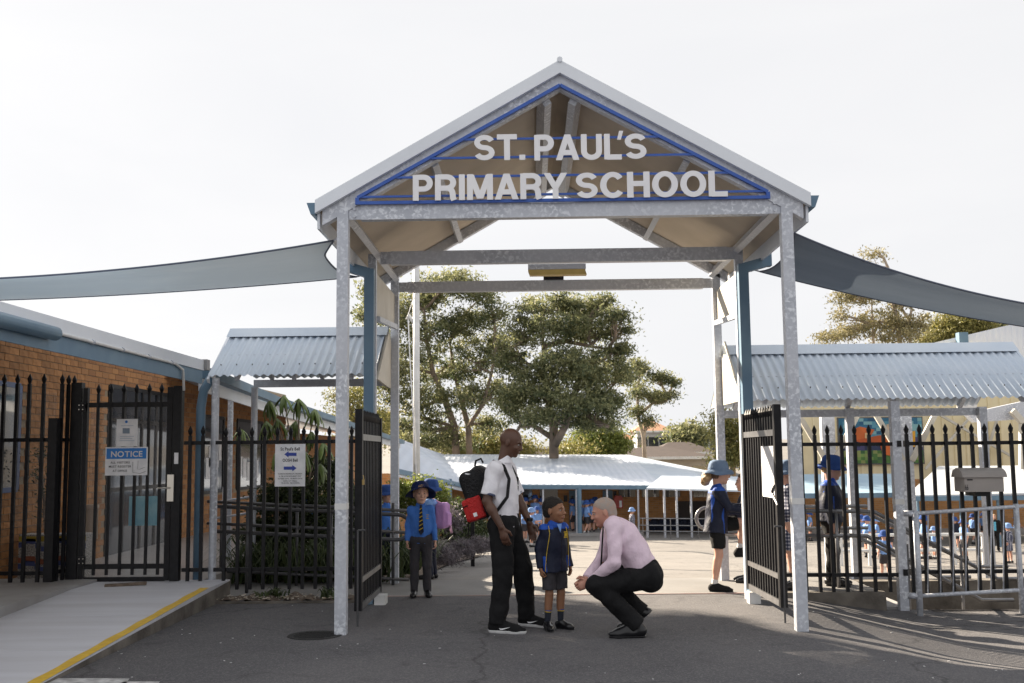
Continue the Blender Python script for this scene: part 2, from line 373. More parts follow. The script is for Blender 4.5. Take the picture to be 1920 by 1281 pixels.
# road markings bottom left
m = MB()
for x0, x1, yt, yb in ((85, 243, 1273, 1279), (232, 300, 1279, 1284)):
    a = G(x0, yt); b = G(x1, yt); cc = G(x1-8, yb+6); d = G(x0-20, yb+6)
    m.quad(*[(p.x, p.y, .004) for p in (d, cc, b, a)])
m.build('road_marking', mat('road_paint', (.62, .62, .62), .7, 0, (.3, .3, .3), 12, 8, coord='Position'), kind='structure')
# ramp with a yellow edge
rx0, rx1 = -5.0, -3.5
def rz(y): return .004 + .2*min(1, max(0, (y-7.3)/4.4))
m = MB()
rys = [7.3, 8.75, 8.76, 10.2, 10.21, 11.7, 12.5]
for i in range(len(rys)-1):
    y0, y1 = rys[i], rys[i+1]
    g = .006 if y1-y0 < .02 else 0
    vs = [(rx0, y0, rz(y0)-g), (rx1, y0, rz(y0)-g), (rx1, y1, rz(y1)-g), (rx0, y1, rz(y1)-g), (rx0, y0, -.1), (rx1, y0, -.1), (rx1, y1, -.1), (rx0, y1, -.1)]
    m.add(vs, [(0, 1, 2, 3), (1, 5, 6, 2), (0, 4, 5, 1), (3, 2, 6, 7)])
m.build('footpath_ramp', mat('ramp_concrete', (.60, .61, .66), .85, 0, (.53, .535, .575), 1.6, 9, bump=.2, bscale=70, coord='Position', stretch=(.4, 3, 1)), kind='structure')
m = MB(); m.v = []; N_ = 24
for i in range(N_):
    y0 = 7.3+4.4*i/N_; y1 = 7.3+4.4*(i+1)/N_; a = .008*sin(i*1.7)
    m.quad((rx1-.1+a, y0, rz(y0)+.004), (rx1-.004, y0, rz(y0)+.004), (rx1-.004, y1, rz(y1)+.004), (rx1-.1+.008*sin((i+1)*1.7), y1, rz(y1)+.004))
m.build('yellow_edge_line', M['yellow'], kind='structure')
m = MB(); m.bb((rx1-.001, 7.4, -.1), (rx1+.025, 11.7, .0)); 
# the side of the ramp, stained
vs = [(rx1+.003, 7.3, 0), (rx1+.003, 12.5, 0), (rx1+.003, 12.5, rz(12.5)-.012), (rx1+.003, 7.5, rz(7.5)-.004)]
m = MB(); m.quad(*vs)
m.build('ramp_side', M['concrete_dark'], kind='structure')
m = MB(); m.bb((-14, 9.0, -.1), (rx0-.002, 12.5, .235)); m.build('raised_footpath', M['concrete'], kind='structure')
m = MB(); m.bb((-14, 12.5, -.1), (-3.82, 36, .2)); m.build('verandah_floor', mat('verandah_tiles', (.34, .32, .31), .35, 0, (.28, .265, .26), 3, coord='Position'), kind='structure')
m = MB(); m.beam((-4.72, 11.9, .215), (-4.3, 12.02, .225), .08, .03); m.build('wood_offcut', M['soil'], label='short weathered piece of timber lying on the ramp before the pedestrian gate', cat='timber piece')

# ------------------------------------------------------------------ entrance shelter
YF, YM, YR = 9.87, 12.0, 13.7
PL, PR = -1.745, 2.415
ra = P(1050, 115, 9.8); el = P(592, 378, 9.8); er = P(1518, 362, 9.8)
CX = (el.x+er.x)/2; RZ = ra.z; EZ = (el.z+er.z)/2; HW = (er.x-el.x)/2; SL = (RZ-EZ)/HW
def roofz(x, dz=0.): return RZ - SL*abs(x-CX) + dz
sh = thing('entrance_shelter', 'tall galvanised steel gateway shelter with gable roof and blue framed school name', 'gate shelter', (CX, YF, 0))
posts = [(PL, YF, .105), (PR, YF, .105), (PL-.04, YM, .09), (PR-.035, YM, .09), (PL, YR, .1), (PR, YR, .1)]
for x, y, w_ in posts:
    m = MB(); top = roofz(x, -.22) ; m.bb((x-w_/2, y-w_/2, -.1), (x+w_/2, y+w_/2, top))
    m.build('post', M['galv'], sh)
for x in (PL, PR):       # white tape marks
    p = P(640 if x < 0 else 1501, 950 if x < 0 else 940, YF-.055); m = MB(); m.bb((x-.056, YF-.056, p.z-.028), (x+.056, YF+.056, p.z+.028)); m.build('tape', M['white'], sh)
for y, yt, yb in ((YF, 388, 415), (YM, 474.5, 499), (YR, 532, 551)):
    zt = P(760, yt-2, y).z; zb = P(760, yb-2, y).z
    m = MB(); m.bb((PL+.17, y-.05, zb), (PR-.17, y+.05, zt)); m.build('beam', M['galv'], sh)
    for s, x in ((1, PL), (-1, PR)):
        m = MB(); m.bb((x+s*.053, y-.035, zb+.005), (x+s*.168, y-.02, zt-.003))
        o = m.build('cleat', M['galv'], sh)
        m = MB()
        for z in (zb+.035, zt-.035): m.tube([(x+s*.11, y-.052, z), (x+s*.11, y-.034, z)], .016, 8)
        m.build('bolts', M['galv'], o)
for y, mt in ((YF, 'galv'), (YR, 'galv')):
    for s in (-1, 1):
        xe = CX + s*(HW-.06); t = .15 if y == YF else .13
        z0 = roofz(CX, -.115); z1 = roofz(xe, -.115)
        m = MB(); m.prism([(CX, y-.05, z0), (xe, y-.05, z1), (xe, y-.05, z1-t), (CX, y-.05, z0-t)], (0, .1, 0)); m.build('rafter', M[mt], sh)
# barge capping
for s in (-1, 1):
    xe = CX + s*HW
    m = MB(); m.prism([(CX, 9.76, RZ), (xe, 9.76, EZ), (xe, 9.76, EZ-.125), (CX, 9.76, RZ-.125)], (0, .055, 0))
    m.prism([(CX, 9.815, RZ), (xe, 9.815, EZ), (xe, 9.815, EZ-.012), (CX, 9.815, RZ-.012)], (0, .12, 0)); m.build('barge_capping', M['capping'], sh)
m = MB(); m.tube([(CX, 9.74, RZ-.0), (CX, 13.9, RZ-.0)], .026, 8); m.build('ridge_capping', M['capping'], sh)
def corrugated(mb, a, b, c, d, pitch, amp, axis_n, seg=4, nv=1):
    """sheet a->b (along the waves' repeat), a->d down the slope"""
    a, b, c, d = V(a), V(b), V(c), V(d); L = (b-a).length; n = int(L/pitch*seg); nn = V(axis_n).normalized()
    def fn(u, v):
        p = (a*(1-u)+b*u)*(1-v) + (d*(1-u)+c*u)*v
        return p + nn*(amp*cos(2*pi*u*L/pitch))
    mb.grid(fn, n, nv)
for s in (-1, 1):
    xe = CX + s*(HW-.02); n = (s*SL, 0, 1)
    m = MB(); corrugated(m, (CX, 9.83, RZ-.10), (CX, 13.85, RZ-.10), (xe, 13.85, EZ-.09), (xe, 9.83, EZ-.09), .036, .005, n); m.build('ceiling_lining', M['soffit'], sh, smooth=False)
    m = MB(); corrugated(m, (CX, 9.80, RZ-.03), (CX, 13.9, RZ-.03), (xe, 13.9, EZ-.03), (xe, 9.80, EZ-.03), .085, .012, n); m.build('roof_sheet', M['roofmetal'], sh, smooth=True)
    for dx, w_, h_ in ((.15, .075, .15), (1.22, .065, .12), (2.06, .065, .14)):
        x = CX+s*dx; z = roofz(x, -.115-h_/2); m = MB(); R = Matrix.Rotation(s*math.atan(SL), 3, 'Y')
        m.box((x, (9.93+13.64)/2, z-.04), (w_, 13.64-9.93, h_), R); m.build('purlin', M['galv'], sh)
    # gutter
    xg = CX+s*(HW+.03); z = EZ-.02
    m = MB(); m.prism([(xg-s*.024, 9.79, z), (xg-s*.024, 9.79, z-.11), (xg+s*.015, 9.79, z-.11), (xg+s*.055, 9.79, z+.0)], (0, 4.07, 0)); m.build('gutter', M['steelblue'], sh)
    # fascia behind the gutter
    m = MB(); m.bb((CX+s*(HW-.02)-.012, 9.84, EZ-.26), (CX+s*(HW-.02)+.012, 13.85, EZ-.1)); m.build('fascia', M['capping'], sh)
    # downpipe with elbow
    xp = -1.80 if s < 0 else 2.40
    zt = P(697, 505, 11.87).z; YP = 11.87
    m = MB(); m.bb((xp-.055, YP-.05, .0), (xp+.055, YP+.055, zt)); m.build('downpipe', M['steelblue'], sh)
    m = MB(); m.beam((xp, YP, zt-.05), (xg, YP, zt+.02), .105, .11); m.beam((xg, YP, zt-.03), (xg, YP, z-.1), .12, .11, up=(0, 1, 0)); m.build('downpipe_elbow', M['steelblue'], sh)
    # upper side cladding between the mid and rear posts, braces below it
    xs_ = PL-.01 if s < 0 else PR+.01
    zt2 = 3.68
    m = MB(); m.prism([(xs_-.012, 12.06, zt2), (xs_-.012, 13.64, zt2), (xs_-.012, 13.64, 3.30), (xs_-.012, 12.06, 3.2)], (.024, 0, 0)); m.build('side_cladding', M['cream'], sh)
    m = MB(); m.beam((xs_-s*.03, 12.06, 3.16), (xs_-s*.03, 13.64, 3.26), .045, .06); m.build('side_rail', M['galv'], sh)
# light fitting under the middle beam
a = P(990, 498, 11.9); b = P(1098, 516, 11.9)
m = MB(); m.bb((a.x, 11.82, (a.z+b.z)/2), (b.x, 11.98, a.z)); o = m.build('light_fitting', M['galv'], sh)
m = MB(); m.prism([(a.x, 11.825, (a.z+b.z)/2-.001), (a.x+.02, 11.84, b.z), (a.x+.02, 11.96, b.z), (a.x, 11.975, (a.z+b.z)/2-.001)], (b.x-a.x-.01, 0, 0)); m.build('diffuser', M['yellowplastic'], o)
m = MB(); p = P(1038, 521, 13.6); m.bb((p.x-.13, 13.6, p.z-.02), (p.x+.13, 13.68, p.z+.03)); m.build('sensor_box', M['black'], sh)
m = MB(); p = P(1050, 551, 13.6); pts = [(p.x-.09+.18*i/8, 13.6, p.z+.015-.05*sin(pi*i/8)) for i in range(9)]; m.tube(pts, .006, 6); m.build('cable', M['black'], sh)
# blue name frame
fr = thing('name_frame', 'bright blue triangular steel frame with four thin crossbars filling the gateway gable', 'sign frame', (CX, 9.8, 3.9)); fr['group'] = 'school name sign'; del fr['group']
YB = 9.79
A_ = P(1050, 157, YB); L_ = P(670, 381, YB); R_ = P(1440, 370, YB); zb = (L_.z+R_.z)/2; A_.x = CX
LX, RX = L_.x, R_.x; kz = .07
m = MB(); m.bb((LX, YB-.015, zb-.015), (RX, YB+.015, zb+.015)); m.build('bottom_bar', M['blue'], fr)
for s, x in ((-1, LX), (1, RX)):
    m = MB(); m.beam((CX, YB, A_.z-.015), (x, YB, zb+.05), .03, .030, up=(0, -1, 0) if False else (0, 0, 1)); m.bb((x-.018, YB-.0155, zb-.015), (x+.018, YB+.0155, zb+.05)); m.build('raking_bar', M['blue'], fr)
for yy, xl in ((262, 880), (297, 830), (333, 768), (369.5, 695)):
    z = P(xl, yy, YB).z; dx = (A_.z-z)/(A_.z-zb-.05)*(RX-LX)/2 - .02
    m = MB(); m.bb((CX-dx, YB-.010, z-.010), (CX+dx, YB+.010, z+.010)); m.build('crossbar', M['blue'], fr)
# letters
def letters(txt, pl, pr, h, Yp):
    gap = .075; tot = sum(STROKES[c][0] for c in txt)+gap*(len(txt)-1); k = (pr-pl).length/tot; x = pl.x
    for ch in txt:
        stroke_letter(ch, x, pl.z, k, h, Yp).build('letter', M['letter'], fr); x += (STROKES[ch][0]+gap)*k
YL = 9.745
hh = .245
pl = P(889, 302, YL); pr = P(1213, 302, YL); letters("ST.", P(889, 301, YL), P(985, 301, YL), hh, YL)
a = P(1002, 301, YL); letters("PAUL", a, P(1158+8, 301, YL), hh, YL)
b = P(1172, 299.5, YL); b.z = a.z; letters("S", b, P(1213, 299, YL), hh, YL)
a2 = P(1157, 262, YL); m = MB(); m.prism([(a2.x, YL, a2.z), (a2.x+.035, YL, a2.z), (a2.x+.06, YL, a2.z+.085), (a2.x+.02, YL, a2.z+.085)], (0, .012, 0)); m.build('letter', M['letter'], fr)
a = P(774, 376.5, YL); b = P(1063, 372, YL); b.z = a.z; letters("PRIMARY", a, b, hh, YL)
a = P(1080, 372, YL); a.z = P(774, 376.5, YL).z; b = P(1365, 370, YL); b.z = a.z; letters("SCHOOL", a, b, hh, YL)

# ------------------------------------------------------------------ pickets, fences, gates
def picket_mesh(h, spear=True, w_=.036):
    m = MB(); m.bb((-w_/2, -w_/2, 0), (w_/2, w_/2, h))
    if spear:
        r = .026; m.tube([(0, 0, h), (0, 0, h+.03), (0, 0, h+.055), (0, 0, h+.115)], [.012, r*.9, r*1.1, .002], 6, cap=False)
    return m.mesh('picket', M['black'])
PK = {}
def picket(parent, x, y, z0, h, spear=True, w_=.036):
    k = (round(h, 2), spear, w_)
    if k not in PK: PK[k] = picket_mesh(h, spear, w_)
    return link('picket', PK[k], parent, V((x, y, z0)) - wl(parent))
def rail(parent, p0, p1, h=.042, name='rail', mt='black', w_=.04):
    m = MB(); m.beam(p0, p1, w_, h); return m.build(name, M[mt], parent)
FY = 12.4
zR = P(430, 830, FY).z; zr = P(430, 1068, FY).z; zT = P(430, 805, FY).z-.09; zB = P(430, 1105, FY).z
# left fence section
f = thing('picket_fence', 'black spear-topped picket fence panel between the ramp and the left gate leaf', 'fence', (-2.7, FY, 0), 'black picket fence sections')
x0 = P(405, 830, FY).x; x1 = P(690, 830, FY).x
rail(f, (x0, FY, zR), (x1, FY, zR)); rail(f, (x0, FY, zr), (x1, FY, zr))
for px in (424, 449, 473, 497, 521, 546, 570, 594, 618, 660): picket(f, P(px, 900, FY).x, FY-.035, zB, zT-zB)
f2 = thing('picket_fence', 'narrow black picket fence piece beside the blue downpipe, right of the pedestrian gate', 'fence', (-4, FY, 0), 'black picket fence sections')
rail(f2, (P(346, 826, FY).x, FY, zR), (P(394, 826, FY).x, FY, zR)); rail(f2, (P(346, 826, FY).x, FY, zr), (P(394, 826, FY).x, FY, zr))
for px in (357, 381): picket(f2, P(px, 900, FY).x, FY-.035, zB, zT-zB+.02)
# left of the pedestrian gate
f3 = thing('picket_fence', 'tall black picket fence at the far left with pickets rising high above the rail', 'fence', (-5.6, 12.2, .2), 'black picket fence sections')
ya = 12.15; xa = P(-30, 826, ya).x; xb = P(95, 826, ya).x; z1 = P(60, 825, ya).z; z2 = P(60, 1075, ya).z; zt = P(50, 720, ya).z; zb_ = P(50, 1105, ya).z
rail(f3, (xa, ya, z1), (xb, ya, z1)); rail(f3, (xa, ya, z2), (xb, ya, z2))
for px in (4, 29, 52, 79): picket(f3, P(px, 900, ya).x, ya-.035, zb_, zt-zb_)
m = MB(); p = P(99, 784, ya-.05); m.bb((p.x-.05, ya-.05, .0), (p.x+.05, ya+.05, p.z)); m.build('fence_post', M['black'], f3)
q = P(140, 826, 12.5)
rail(f3, (xb, ya, z1), (q.x, 12.5, z1)); rail(f3, (xb, ya, z2), (q.x, 12.5, z2))
for px, yy in ((113, 12.25), (125, 12.35), (136, 12.43)): picket(f3, P(px, 900, yy).x, yy-.03, zb_, zt-zb_)
# pedestrian gate frame + leaf
pg = thing('pedestrian_gate', 'closed black steel pedestrian gate with mesh backing and a lock on its right stile', 'gate', (-4.6, FY, .2))
def pr_(x, yt, yb): 
    a = P(x, yt, FY); b = P(x, yb, FY); return a.x, a.z, b.z
for xx, yt, wpx in ((147, 718, 20), (336, 724, 16)):
    x, zt_, zb_2 = pr_(xx, yt, 1100); w_ = wpx/161; m = MB(); m.bb((x-w_/2, FY-.05, .15), (x+w_/2, FY+.05, zt_)); m.build('gate_post', M['black'], pg)
for xx, yt, wpx in ((163, 728, 8), (321, 726, 10)):
    x, zt_, zb_2 = pr_(xx, yt, 1088); w_ = wpx/161; m = MB(); m.bb((x-w_/2, FY-.03, zb_2), (x+w_/2, FY+.03, zt_)); m.build('stile', M['black'], pg)
xa = P(168, 760, FY).x; xb = P(316, 760, FY).x
for yy, hpx in ((759, 9), (1062, 9), (1086, 8)):
    z = P(240, yy, FY).z; m = MB(); m.bb((xa, FY-.02, z-hpx/322), (xb, FY+.02, z+hpx/322)); m.build('rail', M['black'], pg)
zt3 = P(240, 738, FY).z; zb3 = P(240, 1083, FY).z
for px in (181, 205, 229, 253, 277, 300): picket(pg, P(px, 900, FY).x, FY-.04 if False else FY-.012, zb3+.03, zt3-zb3-.03, True, .03)
gm = bpy.data.materials.new('perspex'); gm.use_nodes = True; _b = gm.node_tree.nodes['Principled BSDF']; _b.inputs['Base Color'].default_value = (.5, .48, .46, 1); _b.inputs['Roughness'].default_value = .12; _b.inputs['Alpha'].default_value = .10
m = MB(); m.bb((xa, FY+.03, zb3), (xb, FY+.036, P(240, 759, FY).z)); m.build('backing_panel', gm, pg)
m = MB(); m.bb((P(25, 740, 12.2).x, 12.215, P(60, 990, 12.2).z), (P(105, 740, 12.2).x, 12.22, P(60, 737, 12.2).z)); m.build('clear_panel', gm, f3)
a = P(315, 890, FY-.05); b = P(326, 940, FY-.05); m = MB(); m.bb((a.x, FY-.075, b.z), (b.x, FY-.05, a.z)); o = m.build('lock', M['chrome'], pg)
m = MB(); m.tube([(a.x+.04, FY-.08, (a.z+b.z)/2), (a.x-.08, FY-.1, (a.z+b.z)/2+.0), (a.x-.1, FY-.1, (a.z+b.z)/2)], .009, 8); m.build('lock_handle', M['chrome'], o)
a = P(327, 849, FY-.055); b = P(334, 870, FY-.055); m = MB(); m.bb((a.x, FY-.058, b.z), (b.x, FY-.051, a.z)); m.build('sticker', M['paper'], pg)
for yy in (764, 1052):
    p = P(152, yy, FY-.06); m = MB(); m.bb((p.x-.04, FY-.075, p.z-.05), (p.x+.05, FY-.052, p.z+.05)); o = m.build('hinge', M['black'], pg)
    mb = MB()
    for i in (-1, 1):
        for j in (-1, 1): mb.tube([(p.x+.005+.022*i, FY-.08, p.z+.025*j), (p.x+.005+.022*i, FY-.073, p.z+.025*j)], .006, 6)
    mb.build('screws', M['chrome'], o)
# signs
def sign_text(parent, lines, Yp, mt, off=.0):
    """lines: (text, x_left px, x_right px, baseline px, cap px)"""
    for txt, xl, xr, yb_, cap in lines:
        a = P(xl, yb_, Yp); b = P(xr, yb_, Yp); c = P(xl, yb_-cap, Yp); m = MB()
        g, _ = text_polys(txt, (c.z-a.z), b.x-a.x, off=off)
        for ch, vs, fs in g: m.add([(a.x+x, Yp, a.z+y) for x, y in vs], [f for f in fs])
        m.build('lettering', M[mt], parent, loc=(a.x, Yp, a.z))
def plate(name, x0, y0, x1, y1, Yp, mt, th=.004, **k):
    a = P(x0, y0, Yp); b = P(x1, y1, Yp); m = MB(); m.bb((a.x, Yp, b.z), (b.x, Yp+th, a.z)); return m.build(name, M[mt], **k)
s = plate('notice_sign', 198, 839, 276, 891, 12.33, 'paper', cat='sign', label='blue and white NOTICE sign for visitors hanging on the pedestrian gate')
plate('header_panel', 200, 841, 274, 860, 12.327, 'signblue', parent=s, th=.002)
sign_text(s, [('NOTICE', 208, 267, 857, 11)], 12.325, 'white', .02)
sign_text(s, [('ALL VISITORS', 207, 243, 869.5, 4), ('MUST REGISTER', 204, 246, 877, 4), ('AT OFFICE', 211, 238, 885, 4)], 12.328, 'print', .015)
m = MB()
pts = [P(x, y, 12.328) for x, y in ((249, 866), (249, 886), (262, 888), (273, 884))]; m.tube(pts, .002, 4)
pts = [P(x, y, 12.328) for x, y in ((259, 864), (258, 880), (262, 880), (272, 876))]; m.tube(pts, .0015, 4); m.build('hand_drawing', M['print'], s)
s = plate('paper_notice', 219, 786, 257, 837, 12.33, 'paper', cat='notice', label='white paper notice with a small blue logo fixed above the NOTICE sign')
m = MB(); p = P(237, 791, 12.327); m.lathe([(0, 0), (.016, 0)], 16, (0, 0, 0)); m.v = [(p.x+a, 12.327, p.z+b) for a, b, c in m.v]; m.build('round_logo', M['signblue'], s)
m = MB(); m.add([tuple(P(x, y, 12.327)) for x, y in ((230, 803), (243, 803), (243, 813), (230, 813))], [(3, 2, 1, 0)]); m.build('printed_square', mat('printed_square', (.22, .28, .36), .6), s)
m = MB()
for yy, xl, xr in ((798, 227, 250), (818, 225, 251), (822, 225, 248), (826, 224, 252)):
    a = P(xl, yy, 12.327); b = P(xr, yy+.8, 12.327); m.quad((a.x, 12.327, b.z), (b.x, 12.327, b.z), (b.x, 12.327, a.z), (a.x, 12.327, a.z))
m.build('text_lines', mat('faint_print', (.45, .52, .60), .6), s)
s = plate('bell_sign', 516, 833, 572, 912, 12.33, 'paper', cat='sign', label='white sign with two blue arrows about school bells on the left fence')
sign_text(s, [("St Paul's Bell", 526, 562, 845, 6), ('OOSH Bell', 530, 558, 866, 6)], 12.327, 'print', .02)
sign_text(s, [('PARENTS PICKING UP CHILDREN', 521.5, 566, 890, 2.6), ('IN THE AFTERNOON MUST WAIT', 523, 565, 894.5, 2.6), ('OUTSIDE UNTIL THE MAIN GATES', 521, 567, 899, 2.6), ('OPEN AT 2:45pm', 531, 557, 903.3, 2.6), ('TO ENTER THE SCHOOL', 527, 562, 907.3, 2.6)], 12.327, 'print', .01)
for xs_, yc in (((533, 541, 541, 556, 556, 541, 541), 852), ((556, 548, 548, 532, 532, 548, 548), 878)):
    ysq = [0, -6, -3, -3, 3, 3, 6]; m = MB(); pts = [P(x, yc+dy, 12.327) for x, dy in zip(xs_, ysq)]
    if xs_[0] > xs_[1]: pts = pts[::-1]
    m.add(pts, [tuple(range(6, -1, -1))]); m.build('arrow', M['arrowblue'], s)

# ------------------------------------------------------------------ double gate leaves (open towards us)
def gate_leaf(label, hx, hy, ex, ey, dz=0.):
    g = thing('gate_leaf', label, 'gate', (hx, hy, 0), 'leaves of the main double gate')
    h = V((hx, hy, 0)); e = V((ex, ey, 0)); d = (e-h); L = d.length; d.normalize(); zt = 1.79; zr_ = .42
    ang = atan2(d.y, d.x)
    for p, t, w_ in ((h, 2.02, .06), (e, 2.06, .07)):
        m = MB(); m.box((p.x, p.y, (t+.14)/2+dz), (w_, w_, t-.14), Matrix.Rotation(ang, 3, 'Z')); m.build('stile', M['black'], g)
    for z, hh_ in ((zt, .06), (zr_, .05), (.17, .06)):
        m = MB(); m.beam(h + V((0, 0, z+dz)), e + V((0, 0, z+dz)), .05, hh_); m.build('rail', M['pipe'] if hh_ != .0 else 0, g)
    n = 13
    for i in range(1, n):
        p = h + d*(L*i/n); pk = picket(g, p.x, p.y, .15+dz, 1.80, True, .028); pk.rotation_euler.z = ang
    m = MB(); m.tube([e+V((.0, -.045, .9)), e+V((0, -.045, -.0 if ex > 0 else .0))], .01, 8); m.tube([e+V((0, -.045, .9)), e+V((-.07 if ex > 0 else .07, -.045, .9))], .01, 6); m.build('drop_bolt', M['darkmetal'], g)
    return g
gl = gate_leaf('left leaf of the main black picket gate, swung open, paint worn', -1.67, 11.75, -1.665, 10.35)
m = MB()
for z0, z1 in ((1.1, 1.35), (.8, .95), (1.5, 1.62), (.55, .62)): m.bb((-1.70, 10.341, z0), (-1.66, 10.3445, z1))
m.build('worn_paint', M['galv'], gl)
m = MB(); m.bb((-1.65, 10.32, 1.33), (-1.61, 10.34, 1.38)); m.tube([(-1.645, 10.33, 1.38), (-1.64, 10.33, 1.42), (-1.62, 10.33, 1.42), (-1.615, 10.33, 1.38)], .005, 6); m.build('padlock', mat('brass', (.5, .36, .15), .35, .9), gl)
gr = gate_leaf('right leaf of the main black picket gate, swung open behind the right front post', 2.34, 11.75, 2.37, 10.35)
p0 = V((2.37, 10.35, 0)); dd = (V((2.34, 11.75, 0))-p0).normalized()
m = MB(); a = p0+dd*.06; b = p0+dd*.55; m.prism([(a.x-.03, a.y, 1.16), (b.x-.03, b.y, 1.16), (b.x-.03, b.y, 1.66), (a.x-.03, a.y, 1.66)], (.003, 0, 0)); 
m.build('laminated_notice', M['paper'], label='white laminated notice on the right gate leaf', cat='notice')
pts = [p0+V((-.04, .02, 1.28-.12*i/6+.0)) + dd*(.1*sin(i*.5)) for i in range(10)]; m = MB(); m.tube(pts, .012, 6); m.build('chain', M['darkmetal'], gr)
m = MB(); m.bb((2.3, 11.6, .0), (2.42, 11.75, .12)); m.build('gate_stop', M['white'], label='white painted block at the foot of the right gate leaf', cat='gate stop')
m = MB(); m.bb((-1.72, 11.75, .0), (-1.6, 11.95, .1)); m.build('gate_stop', M['white'], label='white painted wedge at the foot of the left gate leaf', cat='gate stop')

# right fence
f4 = thing('picket_fence', 'black spear-topped picket fence between the right gate leaf and the canopy post', 'fence', (3.3, FY, 0), 'black picket fence sections')
z1 = P(1600, 832, FY).z; z2 = P(1600, 1077, FY).z; xm = P(1690, 900, FY).x
rail(f4, (P(1445, 832, FY).x, FY, z1), (xm, FY, z1-.01)); rail(f4, (P(1445, 832, FY).x, FY, z2), (xm, FY, z2-.01))
zt4 = P(1600, 812, FY).z-.02; zb4 = P(1600, 1110, FY).z
for px in (1503, 1529, 1553, 1579, 1604, 1631, 1658): picket(f4, P(px, 900, FY).x, FY-.035, zb4, zt4-zb4)
f5 = thing('picket_fence', 'black spear-topped picket fence right of the canopy post, above the sunken stairs', 'fence', (5.6, FY, 0), 'black picket fence sections')
z1 = P(1800, 831, FY).z; z2 = P(1800, 1072, FY).z
rail(f5, (xm+.08, FY, z1), (6.6, FY, z1)); rail(f5, (xm+.08, FY, z2), (6.6, FY, z2))
for i in range(13):
    x = P(1704+24.6*i, 950, FY).x; picket(f5, x, FY-.035, zb4-.02, zt4-zb4+.02)
for x, parent in ((xm-.02, f4), (xm+.07, f5)):
    for z in (z1, z2): m = MB(); m.bb((x-.02, FY-.05, z-.035), (x+.025, FY+.03, z+.035)); m.build('bracket', M['black'], parent)

# letterbox
lb = thing('letterbox', 'beige metal letterbox with curved lid mounted on the right picket fence', 'letterbox', tuple(P(1845, 925, 12.2)))
a = P(1808, 896, 12.05); b = P(1883, 922, 12.05)
m = MB(); m.bb((a.x, 12.05, b.z), (b.x, 12.34, a.z)); m.build('box', mat('beige_letterbox', (.36, .33, .31), .45, 0, (.32, .295, .28), 5, coord='Position'), lb); mbx = bpy.data.materials['beige_letterbox']
t = P(1845, 878, 12.05); R_ = t.z-a.z; n_ = 8
poly = [(a.x-.03, 12.02, a.z+.003)] + [(a.x-.03, 12.02+.33*(1-cos(pi/2*i/n_))/1.0*.55, a.z+.003+R_*sin(pi/2*i/n_)) for i in range(1, n_+1)] + [(a.x-.03, 12.3, a.z+R_*.75), (a.x-.03, 12.35, a.z+.003)]
m = MB(); m.prism(poly, (b.x-a.x+.06, 0, 0)); m.build('lid', mbx, lb)
m = MB(); m.bb((a.x+.03, 12.046, a.z-.03), (a.x+.09, 12.0495, a.z-.015)); m.build('slot', M['print'], lb)
sign_text(lb, [('66', 1810, 1816, 919, 11)], 12.046, 'print', .01)
m = MB(); m.bb((a.x+.14, 12.1, b.z-.05), (a.x+.3, 12.4, b.z-.004)); m.build('bracket', M['black'], lb)

# ------------------------------------------------------------------ canopies
def canopy(label, x0, x1, y0, yr_, y1, ze, zrdg, zback, gable_cap=True):
    c = thing('walkway_canopy', label, 'canopy', ((x0+x1)/2, yr_, ze), 'corrugated walkway canopies')
    m = MB(); corrugated(m, (x0, yr_, zrdg), (x1, yr_, zrdg), (x1, y0, ze), (x0, y0, ze), .094, .013, (0, -.4, 1), 6, 1); m.build('front_roof_sheet', M['roofmetal'], c, smooth=True)
    m = MB(); corrugated(m, (x0, yr_, zrdg), (x1, yr_, zrdg), (x1, y1, zback), (x0, y1, zback), .094, .013, (0, .4, 1), 6, 1); m.build('rear_roof_sheet', M['roofmetal'], c, smooth=True)
    s = (zrdg-ze)/(yr_-y0)
    m = MB(); m.add([(x0-.03, yr_-.17, zrdg-.17*s+.03), (x1+.03, yr_-.17, zrdg-.17*s+.03), (x1+.03, yr_, zrdg+.05), (x0-.03, yr_, zrdg+.05), (x1+.03, yr_+.17, zrdg-.17*s+.03), (x0-.03, yr_+.17, zrdg-.17*s+.03)], [(0, 1, 2, 3), (3, 2, 4, 5)]); m.build('ridge_capping', M['roofmetal'], c)
    for y, z in ((y0+.5, ze+.5*s-.075), (y1-.14, zback-.09)):
        m = MB(); m.bb((x0+.05, y-.03, z-.05), (x1-.05, y+.03, z+.05)); m.build('beam', M['galv'], c)
    mb = MB(); n = int((x1-x0)/.188)
    for i in range(n):
        x = x0+.094*(2*i+1); mb.tube([(x, y0+.2, ze+.2*s+.012), (x, y0+.195, ze+.2*s+.028)], .007, 6)
    mb.build('roof_screws', M['darkmetal'], c, kind='stuff')
    for x in (x0+.3, (x0+x1)/2, x1-.3):
        m = MB(); m.beam((x, y0+.14, ze-.02), (x, yr_, zrdg-.07), .05, .07); m.beam((x, y1-.14, zback-.02), (x, yr_, zrdg-.07), .05, .07); m.build('rafter', M['galv'], c)
    return c
a = P(390, 703, 12.45); X0 = a.x; ridge = P(440, 617, 13.45); 
cl = canopy('small corrugated steel canopy left of the gateway, ending beside the office roof', X0, PL-.08, 12.45, 13.45, 14.5, P(540, 703, 12.45).z, P(540, 622, 13.45).z, P(540, 708, 14.5).z)
za, zr2 = P(540, 703, 12.45).z, P(540, 622, 13.45).z
